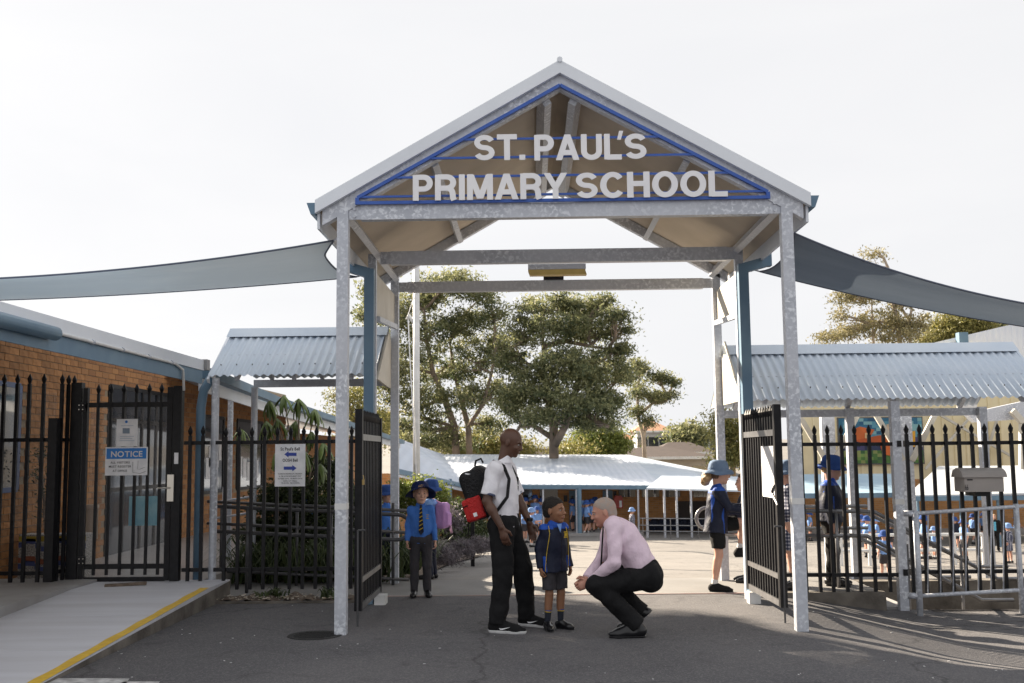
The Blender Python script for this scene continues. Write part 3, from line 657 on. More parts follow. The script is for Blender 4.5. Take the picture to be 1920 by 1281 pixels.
for s_, x in ((-1, X0), (1, PL-.06)):
    m = MB(); m.prism([(x-.012, 12.45, za-.06), (x-.012, 13.45, zr2-.02), (x-.012, 14.5, za-.06), (x-.012, 13.45, za-.1)] if s_ > 0 else [(x-.02, 12.45, za-.04), (x-.02, 13.45, zr2+.04), (x-.02, 13.45, zr2-.07), (x-.02, 12.55, za-.12)], (.03, 0, 0)); m.build('gable_infill' if s_ > 0 else 'barge_capping', M['cream'] if s_ > 0 else M['capping'], cl)
p = G(397, 1120, 0); 
for x, y in ((p.x, p.y), (P(475, 900, 14.3).x, 14.3)):
    m = MB(); m.tube([(x, y, -.1), (x, y, za-.02)], .045, 12); m.build('post', M['galv'], cl)
for x, y in ((P(430, 900, 15.2).x, 15.2),):
    m = MB(); m.tube([(x, y, -.1), (x, y, 2.5)], .04, 12); m.build('post', M['galv'], cl)
# right
zc = P(1700, 747, 12.35).z; zd = P(1700, 651, 13.4).z
cr = canopy('long corrugated steel canopy right of the gateway above the picket fence', PR+.02, 6.02, 12.35, 13.4, 14.5, zc, zd, zc)
m = MB(); x = PR+.04; m.prism([(x-.012, 12.4, zc+.0), (x-.012, 13.4, zd+.1), (x-.012, 14.5, zc+.0)], (.024, 0, 0)); m.build('gable_infill', M['cream'], cr)
m = MB(); x = 6.02; m.prism([(x-.01, 12.35, zc-.04), (x-.01, 13.4, zd+.04), (x-.01, 13.4, zd-.07), (x-.01, 12.45, zc-.12)], (.03, 0, 0)); m.build('barge_capping', M['roofmetal'], cr)
p = G(1692, 1137, -.2)
for xx, yy, zb5 in ((P(1685, 950, 12.42).x, 12.42, -.3), (P(1598, 900, 14.3).x, 14.3, -1.7), (P(1848, 900, 14.3).x, 14.3, -1.7)):
    m = MB(); w_ = .05; m.bb((xx-w_, yy-w_, zb5), (xx+w_, yy+w_, zc-.03)); m.build('post', M['galv'], cr)
m = MB(); xx = P(1685, 950, 12.42).x; p = P(1690, 941, 12.36); m.bb((xx-.052, 12.367, p.z-.03), (xx+.052, 12.473, p.z+.03)); m.build('tape', M['white'], cr)
# Y-shaped posts behind the fence
for xpx in (1555, 1700):
    yy = 15.0; x = P(xpx, 900, yy).x; zt5 = P(xpx, 775, yy).z; zj = P(xpx, 850, yy).z
    t = thing('braced_post', 'galvanised post with a V-shaped head brace seen %s' % ('behind the fence near the right gate leaf' if xpx < 1600 else 'right of the canopy post'), 'post', (x, yy, -1.6), 'V-braced posts behind the right fence')
    m = MB(); m.bb((x-.09, yy-.06, -1.7), (x+.09, yy+.06, zt5)); m.build('post', M['galv'], t)
    for s_ in (-1, 1): m = MB(); m.beam((x+s_*.06, yy-.08, zj-.1), (x+s_*.42, yy-.08, zt5), .05, .07); m.build('brace', M['cream'], t)

# ------------------------------------------------------------------ shade sails
def sail_mat(name, c1, c2):
    m = mat(name, c1, .75, 0, c2, 1.2, 8, coord='Position', bump=.12, bscale=260, stretch=(1, 3, 1)); t = m.node_tree; b = t.nodes['Principled BSDF']
    o = t.nodes['Material Output']; tr = t.nodes.new('ShaderNodeBsdfTranslucent'); tr.inputs[0].default_value = (*c1, 1); mx = t.nodes.new('ShaderNodeMixShader'); mx.inputs[0].default_value = .3
    t.links.new(b.outputs[0], mx.inputs[1]); t.links.new(tr.outputs[0], mx.inputs[2]); t.links.new(mx.outputs[0], o.inputs[0]); return m
M['sail'] = sail_mat('slate_shade_cloth', (.13, .16, .20), (.17, .20, .24)); M['sail2'] = sail_mat('pale_shade_cloth', (.66, .73, .76), (.72, .78, .80))
def sail(label, A, B, Cc, D, mt, sag=.25):
    """A,B near edge (post, far end); D,C far edge"""
    A, B, Cc, D = V(A), V(B), V(Cc), V(D)
    def fn(u, v):
        cu = 4*u*(1-u); cv = 4*v*(1-v)
        vv = .5+(v-.5)*(1-.16*cu); uu = u + (.5-u)*0.05*cv
        p = (A*(1-uu)+B*uu)*(1-vv) + (D*(1-uu)+Cc*uu)*vv
        p.z -= sag*cu*.9; p.z -= .02*sin(v*9+u*3); return p
    m = MB(); m.grid(fn, 40, 14)
    s = m.build('shade_sail', M[mt], label=label, cat='shade sail', smooth=True, group='shade sails beside the gateway', loc=A)
    for v in (0, 1):
        h = MB(); h.tube([fn(i/40, v) for i in range(41)], .010, 6); h.build('edge_hem', mat('hem_'+mt, (.11, .13, .18), .7), s, smooth=True)
    h = MB(); h.tube([fn(0, i/14) for i in range(15)], .010, 6); h.build('edge_hem', bpy.data.materials['hem_'+mt], s, smooth=True)
    for q in (fn(0, 0), fn(0, 1)):
        e = V((PL if A.x < 0 else PR, q.y+.0, q.z+.06)); dd_ = e-q; h = MB(); h.tube([q, q+dd_*.5, e], .009, 6); h.tube([q+dd_*.25+V((0, 0, .02)), q+dd_*.5+V((0, 0, -.02))], .016, 6); h.build('turnbuckle', M['galv'], s)
    return s
A = P(626, 451, 10.1); D = P(668, 518, 12.0); B = P(0, 500, 10.3); Cc = P(0, 556, 12.3)
sail('pale grey-green shade sail stretching left from the gateway over the office roof', A, A+(B-A)*2.2+V((0, 0, .28)), D+(Cc-D)*2.2+V((0, 0, .25)), D, 'sail2', .22)
A = P(1488, 437, 10.1); D = P(1425, 508, 12.0); B = P(1920, 542, 10.3); Cc = P(1920, 596, 12.3)
sail('dark slate blue shade sail stretching right from the gateway', A, A+(B-A)*1.9+V((0, 0, .2)), D+(Cc-D)*1.9+V((0, 0, .1)), D, 'sail', .22)

# ------------------------------------------------------------------ handrails
def hoop(label, pts, r, grp='tubular handrails by the gate', mt='pipe', posts=()):
    h = thing('handrail', label, 'handrail', tuple(pts[0]), grp)
    m = MB(); m.tube(pts, r, 10); m.build('tube', M[mt], h, smooth=True)
    for p, zb6 in posts: m = MB(); m.tube([p, (p[0], p[1], zb6)], r*.9, 8); m.build('post', M[mt], h, smooth=True)
    return h
def uloop(xe, zt, zb6, y, x_far, s, dz=0.):
    r = (zt-zb6)/2; pts = [(x_far, y, zt+dz)]; 
    for i in range(13):
        a = pi/2 - pi*i/12; pts.append((xe - s*r + s*r*cos(a), y, (zt+zb6)/2 + r*sin(a)))
    pts.append((x_far, y, zb6+dz)); return [V(p) for p in pts]
a = P(769, 965, 12.85); b = P(769, 1012, 12.85); xl = P(405, 950, 12.85).x
hoop('dark tubular handrail with rounded end left of the hatted boy, nearer rail of the ramp', uloop(a.x, a.z, b.z, 12.85, xl, 1, .12), .024, posts=[((-2.4, 12.85, a.z+.03), 0.), ((-3.4, 12.85, a.z+.1), 0.)], mt='piped')
a = P(752, 958, 13.5); b = P(752, 985, 13.5)
h = thing('handrail', 'grey tubular handrail of the ramp behind the round-ended rail', 'handrail', (-2, 13.5, 0), 'tubular handrails by the gate')
for dz in (0, -.27, -.85):
    m = MB(); m.tube([(xl-.3, 13.5, a.z+dz+.14), (a.x+.1, 13.5, a.z+dz)], .020, 8); m.build('rail', M['piped'], h, smooth=True)
for x in (-3.9, -2.95, a.x-.1): m = MB(); m.tube([(x, 13.5, .1 if x < -3.8 else 0), (x, 13.5, a.z+.1)], .02, 8); m.build('post', M['piped'], h, smooth=True)
h = thing('handrail', 'pale tubular rail before the office wall, rising to the left', 'handrail', (-4.2, 15, .2), 'tubular handrails by the gate')
for y0_ in (928, 958):
    a_ = P(492, y0_, 15); b_ = P(405, y0_+14, 15); m = MB(); m.tube([a_, b_], .016, 8); m.build('rail', M['galv'], h, smooth=True)
for x in (a_.x, b_.x+.1): m = MB(); m.tube([(x, 15, .1), (x, 15, 1.2)], .016, 8); m.build('post', M['galv'], h, smooth=True)
a = P(1345, 957, 12.85); b = P(1345, 1003, 12.85); xr = P(1625, 957, 12.85).x
hoop('galvanised tubular handrail with rounded end just right of the standing girl', uloop(a.x, a.z, b.z, 12.85, xr, -1, -.03), .024, posts=[((3.6, 12.85, a.z), 0)])
a = P(1305, 952, 13.6); b = P(1305, 993, 13.6)
hoop('galvanised tubular handrail whose rounded end shows behind the standing girl', uloop(a.x, a.z, b.z, 13.6, 4.2, -1, 0), .022, posts=[((3.4, 13.6, a.z), 0)])
h = thing('stair_handrail', 'pair of sloping pipes going down the sunken stairs behind the right fence', 'handrail', (4.3, 12.9, 0), 'tubular handrails by the gate')
for y, x0p, y0p, x1p, y1p in ((12.7, 1640, 960, 1870, 1085), (12.7, 1625, 1005, 1840, 1125), (13.65, 1600, 950, 1830, 1062), (13.65, 1600, 1003, 1760, 1082)):
    m = MB(); m.tube([P(x0p-30, y0p, y), P(x0p, y0p, y), P(x1p, y1p, y), P(x1p+60, y1p, y)], .022, 8); m.build('rail', M['pipe'], h, smooth=True)
for xp in (1700, 1800): p = P(xp, 1020, 12.7); m = MB(); m.tube([p, (p.x, 12.7, -1.6)], .02, 8); m.build('post', M['pipe'], h)
# galvanised barrier in front of the right fence
gb = thing('pipe_barrier', 'galvanised pipe barrier panel with thin bars standing before the right picket fence', 'barrier', (5, 12.05, -.2))
A0 = P(1716, 963, 12.0); A1 = P(1905, 950, 12.15); B0 = P(1716, 1118, 12.0); B1 = P(1905, 1107, 12.15)
m = MB(); m.tube([A0, A1, A1+(A1-A0)*.6], .022, 10); m.build('top_rail', M['galv'], gb, smooth=True)
m = MB(); m.tube([B0, B1, B1+(B1-B0)*.6], .022, 10); m.build('bottom_rail', M['galv'], gb, smooth=True)
for a_, wd in ((A0, .034), (A1, .03)): m = MB(); m.tube([a_+V((0, 0, .03)), (a_.x, a_.y, -.25)], wd, 12); m.build('post', M['galv'], gb, smooth=True)
for i in range(1, 8):
    t_ = i/8; a_ = A0*(1-t_)+A1*t_; b_ = B0*(1-t_)+B1*t_; m = MB(); m.tube([a_, b_], .008, 8); m.build('bar', M['galv'], gb, smooth=True)
for z in (A0.z, B0.z): m = MB(); m.tube([(A0.x-.11, 12.05, z), (A0.x+.01, 12.0, z)], .034, 10); m.build('clamp', M['galv'], gb, smooth=True)
# ------------------------------------------------------------------ office building on the left
M['brick'] = mat('tan_brick', (.38, .18, .065), .8, 0, (.28, .125, .042), 9, 6, bump=.25, bscale=40, rnd=.22)
def brickstuff(name, c=(.38, .18, .065), c2=(.23, .10, .038)):
    m = mat(name, c, .8, 0, coord='Position'); t = m.node_tree; at = t.nodes.new('ShaderNodeAttribute'); at.attribute_name = 'tone'
    r = t.nodes.new('ShaderNodeMixRGB'); r.inputs[1].default_value = (*c, 1); r.inputs[2].default_value = (*c2, 1)
    t.links.new(at.outputs['Fac'], r.inputs[0]); t.links.new(r.outputs[0], t.nodes['Principled BSDF'].inputs['Base Color']); return m
M['bricks'] = brickstuff('tan_brick_courses')
M['mortar'] = mat('mortar', (.30, .24, .17), .9, 0, (.24, .19, .13), 20, coord='Position')
def project(p):
    q = CM.to_3x3().transposed() @ (V(p)-CAMP); return 960+FPX*q.x/-q.z, 640.5-FPX*q.y/-q.z
def brick_wall_x(parent, X, y0, y1, z0, z1, holes, nind, name='wall'):
    m = MB(); segs = MB()
    segs.bb((X-.2, y0, z0), (X-.012, y1, z1)); wall = segs.build(name, M['mortar'], parent)
    lst = []
    r = 0; z = z0
    while z+.076 <= z1+.01:
        y = y0 - (.12 if r % 2 else 0)
        while y < y1:
            a, b = max(y, y0), min(y+.23, y1)
            if b-a > .05:
                cy, czz = (a+b)/2, z+.038
                if not any(h[0] < b and h[1] > a and h[2] < z+.07 and h[3] > z for h in holes):
                    px, py = project((X, cy, czz)); lst.append((cy, czz, b-a, px, py))
            y += .24
        z += .086; r += 1
    ind = [q for q in lst if -10 < q[3] < 620 and q[2] > .2 and q[0] < 18.5]; ind.sort(key=lambda q: q[0]); 
    # keep those which are not behind the roof edge
    ind = ind[:nind]; ids = set((q[0], q[1]) for q in ind)
    bmesh_ = MB(); bmesh_.bb((-.05, -.115, -.038), (.0, .115, .038)); bme = bmesh_.mesh('brick', M['brick'])
    for q in ind: link('brick', bme, wall, V((X + random.uniform(-.002, .003), q[0], q[1])) - wl(wall))
    mb = MB(); tones = []
    for q in lst:
        if (q[0], q[1]) in ids: continue
        mb.bb((X-.03, q[0]-q[2]/2, q[1]-.038), (X+random.uniform(-.002, .003), q[0]+q[2]/2, q[1]+.038)); tones += [random.random()**1.6]*6
    if mb.v:
        o = mb.build('brick_courses', M['bricks'], wall, kind='stuff'); at = o.data.attributes.new('tone', 'FLOAT', 'FACE'); at.data.foreach_set('value', tones)
    return wall
ob = thing('office_building', 'low tan brick school office with blue fascia and deep eave at the left edge', 'building', (-6.2, 16, 0))
WX = -6.2
win = [(11.6, 12.85, 1.25, 2.5), (15.6, 18.2, .0, 2.68), (20.2, 21.5, .95, 2.4), (22.5, 24.6, .95, 2.4)]
brick_wall_x(ob, WX, 11.0, 27, .2, 3.18, win, 300)
for i, (a, b, c, d) in enumerate(win):
    mt = M['bluegrey'] if i == 0 else M['black']
    m = MB(); fx = WX+.0
    for y in (a, b) if i != 1 else (a, a+.62, a+1.35, b-.6, b): m.bb((fx-.09, y-.035, c), (fx+.012, y+.035, d))
    for z in (c, d) if i != 1 else (c+.1, d, d-.5, 1.15): m.bb((fx-.088, a, z-.03), (fx+.01, b, z+.03))
    wi = m.build('window_frame' if i != 1 else 'glazed_entrance', mt, ob)
    m = MB(); m.bb((fx-.011, a, c), (fx-.004, b, d)); m.build('pane', M['glass'], wi)
    if i >= 2:
        for k in range(5):
            m = MB(); yy = a+.15+k*(b-a-.4)/5; zz = 1.1+.5*random.random(); m.bb((fx-.002, yy, zz), (fx+.002, yy+.28, zz+.4)); m.build('poster', M['paper'], wi)
# things seen through/behind the gate by the entrance
m = MB(); m.bb((-6.15, 14.3, .95), (-5.8, 14.36, 1.0)); m.bb((-6.1, 14.31, .2), (-6.05, 14.35, .95)); m.bb((-5.9, 14.31, .2), (-5.85, 14.35, .95)); m.bb((-6.15, 14.325, .55), (-5.8, 14.335, .95)); m.build('counter_panel', mat('beige_panel', (.40, .33, .26), .6, 0, (.36, .3, .24), 4, coord='Position'), label='low beige counter panel at the office entrance behind the pedestrian gate', cat='counter')
m = MB(); m.bb((-5.98, 15.9, .62), (-5.55, 15.93, 1.05)); m.build('aqua_reflection', mat('aqua_reflection_paint', (.12, .42, .58), .6, 0, (.25, .55, .66), 5, coord='Position'), label='aqua plate coloured as a reflection in the entrance glass, behind the pedestrian gate', cat='reflection_plate')  # plate painted aqua for the reflection in the office entrance glass
# decorated planter by the wall
pl_ = thing('mosaic_planter', 'white planter box with wavy mosaic bands standing against the office wall', 'planter', (-5.9, 12.9, .2))
m = MB(); m.bb((-6.1, 12.75, .2), (-5.3, 13.05, .72)); m.build('box', mat('mosaic_white', (.55, .53, .5), .7, 0, (.1, .1, .1), 60, coord='Position'), pl_)
for c_, z, a_ in (((.35, .26, .03), .67, 0), ((.05, .07, .2), .6, .05), ((.25, .08, .04), .42, .02), ((.05, .07, .2), .35, .04)):
    m = MB()
    for i in range(12):
        x = -6.1+.8*i/12; z_ = z+a_*sin(i*1.1); m.bb((x, 12.744, z_-.03), (x+.068, 12.7495, z_+.03))
    m.build('mosaic_band', mat('mosaic_band', c_, .6), pl_)
# roof, fascia, gutter, conduit
EX = -3.76
zf0 = P(340, 722, PX(340, 722, EX).y).z; 
ze_ = 2.44; zt_ = 2.66
def eX(x, y): return PX(x, y, EX)
q0 = eX(0, 630); q1 = eX(378, 724); 
print('fascia', q0, q1, eX(92, 620), eX(360, 687), eX(385, 702), eX(92, 695), eX(0, 585))
zb_f = (q0.z+q1.z)/2; SS = (zb_f+.01-1.6)/abs(EX); print('SS', SS, zb_f)
yend = q1.y+.02
m = MB(); m.bb((EX-.02, 5.0, zb_f), (EX, yend, zb_f+.15)); m.build('fascia', M['steelblue'], ob)
m = MB(); m.bb((EX-.05, 5.0, zb_f+.152), (EX+.015, yend+.02, zb_f+.27)); m.build('roof_edge', M['capping'], ob)
m = MB(); m.add([(EX, 5, zb_f+.26), (EX, yend, zb_f+.26), (WX-4, yend, zb_f+.26+.25*(abs(WX-4-EX))), (WX-4, 5, zb_f+.26+.25*(abs(WX-4-EX)))], [(0, 1, 2, 3)]); m.build('roof', M['roofmetal'], ob)
m = MB(); m.add([(EX-.02, 5, zb_f+.02), (EX-.02, yend, zb_f+.02), (WX, yend, zb_f+.02+SS*(EX-WX)), (WX, 5, zb_f+.02+SS*(EX-WX))], [(3, 2, 1, 0)]); m.build('soffit', M['cream'], ob)
yg = eX(92, 640).y; zg = (eX(0, 604).z+eX(80, 622).z)/2; print('zg', zg, zb_f)
m = MB(); m.tube([(EX+.05, 5, zg), (EX+.05, yg, zg)], .055, 14); m.build('gutter', M['steelblue'], ob, smooth=True)
yq = eX(72, 632).y; ye2 = eX(325, 692).y
m = MB(); m.tube([(EX+.018, yq, zb_f+.15), (EX+.018, ye2, zb_f+.145), (EX+.02, ye2+.25, zb_f+.1), (EX+.02, ye2+.3, zb_f-.12)], .014, 8); o = m.build('conduit', M['white'], ob, smooth=True)
for k in range(5):
    y = yq+.3+k*(ye2-yq-.4)/4; mb = MB(); mb.tube([(EX+.016, y-.02, zb_f+.15), (EX+.016, y+.02, zb_f+.15)], .022, 8); mb.build('saddle', M['galv'], o)
# corner downpipe
dp = G(374, 1092, .1); 
m = MB(); X_ = P(374, 900, 12.55).x; m.tube([(EX-.02, 12.55, zb_f+.1), (X_+.03, 12.55, zb_f-.05), (X_, 12.55, zb_f-.25), (X_, 12.55, .05)], .055, 12); m.build('downpipe', M['steelblue'], ob, smooth=True)
m = MB(); m.box((EX-.0, yend+.06, zb_f+.22), (.1, .12, .12)); m.build('gutter_end', M['concrete'], ob)
# rear wing of the office with its long gutter
A = P(400, 716, 12.9); 
rw = thing('classroom_wing', 'long brick classroom wing with blue gutter running back behind the left canopy', 'building', (-5, 25, 0))
g0 = P(395, 706, 14.2); g1 = P(755, 832, 35)
g0 = V((-4.35, 14.0, P(395, 706, 14.0).z)); gA = P(520, 752, 18); g1 = P(755, 829, 35)
print('wing', g0, gA, g1)
for a_, b_ in ((V((-3.86, 12.66, zb_f+.16)), gA), (gA, g1)):
    m = MB(); m.beam(a_, b_, .13, .12); m.build('gutter', M['steelblue'], rw)
    m = MB(); m.beam(a_-V((.09, 0, .13)), b_-V((.09, 0, .13)), .03, .16); m.build('fascia', M['capping'], rw)
a_, b_ = gA, g1
m = MB(); m.prism([a_+V((-.05, 0, .05)), b_+V((-.05, 0, .05)), b_+V((-5, 0, .05+5*(b_.z-1.5)/abs(b_.x))), a_+V((-5, 0, .05+5*(a_.z-1.55)/abs(a_.x)))], (0, 0, -.03)); m.build('roof', M['roofmetal'], rw)
m = MB(); m.bb((-6.8, 27.02, -1.6), (-5.75, 35.5, 2.2)); m.build('wall', M['bricks'], rw)
m = MB(); m.bb((-6.4, 30, .0), (-5.74, 33.5, 1.5)); m.build('window', M['glass'], rw)
m = MB(); m.tube([(-4.55, 20, .0), (-4.55, 20, 2.2)], .04, 8); m.build('post', M['galv'], rw)
m = MB(); m.tube([(-4.55, 27, -.8), (-4.55, 27, 2.0)], .04, 8); m.build('post', M['galv'], rw)

# ------------------------------------------------------------------ far L-shaped classroom block
fb = thing('courtyard_building', 'long low brick classroom block with white metal roof and blue eave across the yard', 'building', (3, 45, -1.6))
def strip(name, pts, mt, parent, th=.06):
    m = MB(); pts = [V(p) for p in pts]; m.prism(pts, (0, 0, -th)); return m.build(name, M[mt], parent)
Yw = 45.0; Ye = 43.0
e = lambda x, y, Y: P(x, y, Y)
# front (cross) wing roof: eave y~912, ridge y~850
strip('roof', [e(868, 907, Ye), e(1243, 910, Ye), e(1180, 853, 56), e(828, 852, 56)], 'roofwhite', fb)
strip('roof', [e(1243, 910, Ye), e(1400, 912, Ye), e(1372, 892, 50), e(1180, 853, 56)], 'roofmetal', fb)
# left wing roof coming towards us
strip('roof', [e(745, 878, 36), e(868, 905, Ye), e(828, 851, 56), e(745, 822, 40)], 'roofwhite', fb)
m = MB(); m.beam(e(868, 913, Ye-.1), e(1243, 914, Ye-.1), .14, .16); m.build('gutter', M['steelblue'], fb)
m = MB(); m.beam(e(745, 884, 35.9), e(868, 911, Ye-.1), .14, .16); m.build('gutter', M['steelblue'], fb)
m = MB(); m.beam(e(745, 890, 36), e(868, 918, Ye), .06, .14); m.build('fascia', M['capping'], fb)
# verandah roof on the right
strip('verandah_roof', [e(1212, 915, 41.5), e(1405, 920, 41.5), e(1400, 894, 43.5), e(1240, 892, 43.5)], 'roofmetal', fb)
zf = -1.6
M['brickfar'] = M['bricks']
bt = M['bricks'].copy(); bt.name = 'far_brick_wall'
t_ = bt.node_tree; bk = t_.nodes.new('ShaderNodeTexBrick'); bk.inputs['Scale'].default_value = 1; bk.inputs['Brick Width'].default_value = .24; bk.inputs['Row Height'].default_value = .086; bk.inputs['Mortar Size'].default_value = .006
bk.inputs['Color1'].default_value = (.46, .22, .075, 1); bk.inputs['Color2'].default_value = (.34, .155, .05, 1); bk.inputs['Mortar'].default_value = (.34, .25, .16, 1)
gg = t_.nodes.new('ShaderNodeNewGeometry'); sx = t_.nodes.new('ShaderNodeSeparateXYZ'); ad = t_.nodes.new('ShaderNodeMath'); cb = t_.nodes.new('ShaderNodeCombineXYZ')
t_.links.new(gg.outputs['Position'], sx.inputs[0]); t_.links.new(sx.outputs[0], ad.inputs[0]); t_.links.new(sx.outputs[1], ad.inputs[1]); t_.links.new(ad.outputs[0], cb.inputs[0]); t_.links.new(sx.outputs[2], cb.inputs[1])
t_.links.new(cb.outputs[0], bk.inputs['Vector']); t_.links.new(bk.outputs['Color'], t_.nodes['Principled BSDF'].inputs['Base Color'])
M['brickfar'] = bt
xw0 = P(850, 950, Yw).x; xw1 = P(1420, 950, Yw).x
m = MB(); m.bb((xw0, Yw, zf), (xw1+30, Yw+.3, .42)); m.build('wall', M['brickfar'], fb)
# left wing wall
a_ = P(760, 950, 38); b_ = V((xw0, Yw, 0)); m = MB(); m.prism([(a_.x-.6, a_.y, zf), (b_.x, b_.y, zf), (b_.x, b_.y, .38), (a_.x-.6, a_.y, 1.0)], (-.3, 0, 0)); m.build('wall', M['brickfar'], fb)
for i in range(7):
    t0 = .06+i*.13; p_ = V((a_.x-.6, a_.y, 0)).lerp(b_, t0); q_ = V((a_.x-.6, a_.y, 0)).lerp(b_, t0+.09)
    m = MB(); m.prism([(p_.x+.02, p_.y, -.5), (q_.x+.02, q_.y, -.5), (q_.x+.02, q_.y, .55), (p_.x+.02, p_.y, .75)], (.03, 0, 0)); m.build('window', M['glass'], fb)
def fplate(name, x0, y0, x1, y1, mt, Y=Yw-.05, th=.045, parent=fb):
    a = P(x0, y0, Y); b = P(x1, y1, Y); m = MB(); m.bb((a.x, Y, b.z), (b.x, Y+th, a.z)); return m.build(name, M[mt] if isinstance(mt, str) else mt, parent)
M['doorblue'] = mat('door_blue', lin((88, 112, 130)), .6)
for x0, x1 in ((1012, 1046), (980, 998)): fplate('window', x0, 918, x1, 938, 'glass')
for x0, x1 in ((1160, 1192), (1203, 1236), (1246, 1275), (1300, 1330)):
    w_ = fplate('window', x0, 918, x1, 932, 'glass')
    for k in range(1, 3): fplate('mullion', x0+(x1-x0)*k/3-.5, 918, x0+(x1-x0)*k/3+.5, 932, 'white', Y=Yw-.09, th=.03, parent=w_)
for x0, x1 in ((1067, 1084), (1130, 1150)):
    d_ = fplate('door', x0, 920, x1, 993, 'doorblue'); fplate('door_glass', x0+3, 930, x1-8, 950, 'glass', Y=Yw-.08, th=.02, parent=d_)
fplate('number_sign', 1057, 929, 1064, 941, 'print'); fplate('number_sign', 1150, 921, 1156, 930, 'print')
fplate('bag_shelf', 1270, 940, 1340, 990, mat('recess_shade_paint', (.05, .04, .035), .8))  # flat plate, the shade of the shelf recess is put into its colour
for x in (960, 1018, 1080.5, 1138, 1196, 1213): m = MB(); p_ = P(x, 915, Ye-.1); m.tube([(p_.x, Ye-.1, zf), (p_.x, Ye-.1, p_.z)], .04, 8); m.build('post', M['galv'], fb)
m = MB(); p_ = P(1086, 915, Ye-.15); m.tube([(p_.x, Ye-.15, zf), (p_.x, Ye-.15, p_.z)], .09, 10); m.build('downpipe', M['steelblue'], fb)
m = MB(); p_ = P(843, 898, 41.5); m.tube([(p_.x, 41.5, zf), (p_.x, 41.5, p_.z)], .09, 10); m.build('downpipe', M['steelblue'], fb)
for x in (1212, 1245, 1268, 1295, 1330, 1395): m = MB(); p_ = P(x, 918, 41.4); m.tube([(p_.x, 41.4, zf), (p_.x, 41.4, p_.z)], .045, 8); m.build('post', M['galv'], fb)
m = MB(); m.bb((xw0+1.2, Ye-.4, zf-.1), (P(1205, 1000, Ye).x, Yw, zf+.1)); m.build('verandah_slab', M['concrete'], fb)
# red box
rb = thing('red_cabinet', 'red wall cabinet with white panel on the far brick wall behind the crouching man', 'cabinet', tuple(P(1159, 955, Yw-.3)))
a = P(1151, 931, Yw-.3); b = P(1168, 953, Yw-.3); m = MB(); m.bb((a.x, Yw-.35, b.z), (b.x, Yw-.06, a.z-.04)); m.bb((a.x+.05, Yw-.33, a.z-.04), (b.x-.05, Yw-.08, a.z+.03)); m.build('body', mat('red_enamel', (.38, .03, .02), .4), rb)
a = P(1161, 939, Yw-.36); b = P(1166, 951, Yw-.36); m = MB(); m.bb((a.x, Yw-.37, b.z), (b.x, Yw-.355, a.z)); m.build('white_panel', M['paper'], rb)
# yard rail in front of verandah
yr = thing('yard_rail', 'low galvanised rail with slatted bench in front of the far verandah', 'rail', (7, 40.8, -1.6))
for z in (972, 985, 996):
    a = P(1200, z, 40.8); b = P(1420, z+2, 40.8); m = MB(); m.tube([a, b+(b-a)*.1], .02, 6); m.build('rail', M['pipe'], yr)
for x in range(1205, 1420, 52): p_ = P(x, 972, 40.8); m = MB(); m.tube([p_, (p_.x, 40.8, zf)], .02, 6); m.build('post', M['pipe'], yr)

# ------------------------------------------------------------------ right-hand awnings and hall
M['awn1'] = mat('light_blue_awning', (.30, .44, .56), .55, .1, (.36, .50, .60), 1, coord='Position'); M['awn2'] = mat('white_awning', (.60, .62, .64), .5, .1, (.52, .55, .58), 1, coord='Position')
aw = thing('blue_awning', 'light blue low metal awning in front of the hall, behind the right fence', 'awning', tuple(P(1540, 990, 39)), 'awnings in front of the hall')
strip('roof', [e(1400, 925, 39), e(1700, 925, 39), e(1690, 888, 43), e(1420, 890, 43)], 'awn1', aw)
aw2 = thing('white_awning', 'white low metal awning in front of the hall, nearest the letterbox', 'awning', tuple(P(1800, 990, 36)), 'awnings in front of the hall')
strip('roof', [e(1700, 929, 36), e(2050, 922, 36), e(2050, 872, 42), e(1760, 874, 42)], 'awn2', aw2)
m = MB(); m.bb((P(1700, 929, 36).x, 35.9, P(1700, 931, 36).z-.15), (P(2050, 929, 36).x, 36.0, P(1700, 931, 36).z)); m.build('gutter', M['steelblue'], aw2)
m = MB(); m.bb((P(1400, 929, 39).x, 38.9, P(1400, 925, 39).z-.2), (P(1700, 929, 39).x, 39.0, P(1400, 925, 39).z-.03)); m.build('gutter', M['steelblue'], aw)
for x in (1440, 1500, 1562, 1628, 1690): m = MB(); p_ = P(x, 927, 39); m.tube([(p_.x, 39, zf), (p_.x, 39, p_.z)], .05, 8); m.build('post', M['galv'], aw)
for x in (1720, 1800, 1870, 1905): m = MB(); p_ = P(x, 929, 36.1); m.tube([(p_.x, 36.1, zf), (p_.x, 36.1, p_.z)], .05, 8); m.build('post', M['steelblue'], aw2)
hl = thing('school_hall', 'tall cream corrugated hall with a large white roof at the right', 'building', tuple(P(1700, 900, 48)))
M['hallwall'] = mat('cream_hall_cladding', (.82, .72, .47), .6, 0, (.75, .65, .42), 1.5, coord='Position')
a = P(1480, 700, 48); b = P(2100, 872, 48)
m = MB(); x = a.x
while x < b.x:
    m.bb((x, 48, zf), (x+.42, 48.1, a.z)); m.bb((x+.42, 47.95, zf), (x+.52, 48.05, a.z)); x += .52
m.build('wall', M['hallwall'], hl)
strip('roof', [e(1750, 643, 50), e(2150, 640, 50), e(2150, 560, 60), e(1920, 603, 55)], 'roofwhite', hl, .3)
m = MB(); m.prism([e(1750, 643, 49.9), e(1920, 603, 49.9), e(2150, 560, 49.9), e(2150, 760, 49.9), e(1750, 760, 49.9)], (0, .2, 0)); m.build('roof_face', M['roofwhite'], hl)
m = MB(); m.bb((P(1795, 628, 49.6).x, 49.4, P(1795, 645, 49.6).z), (P(1812, 628, 49.6).x, 49.8, P(1795, 624, 49.6).z)); m.build('vent', M['steelblue'], hl)
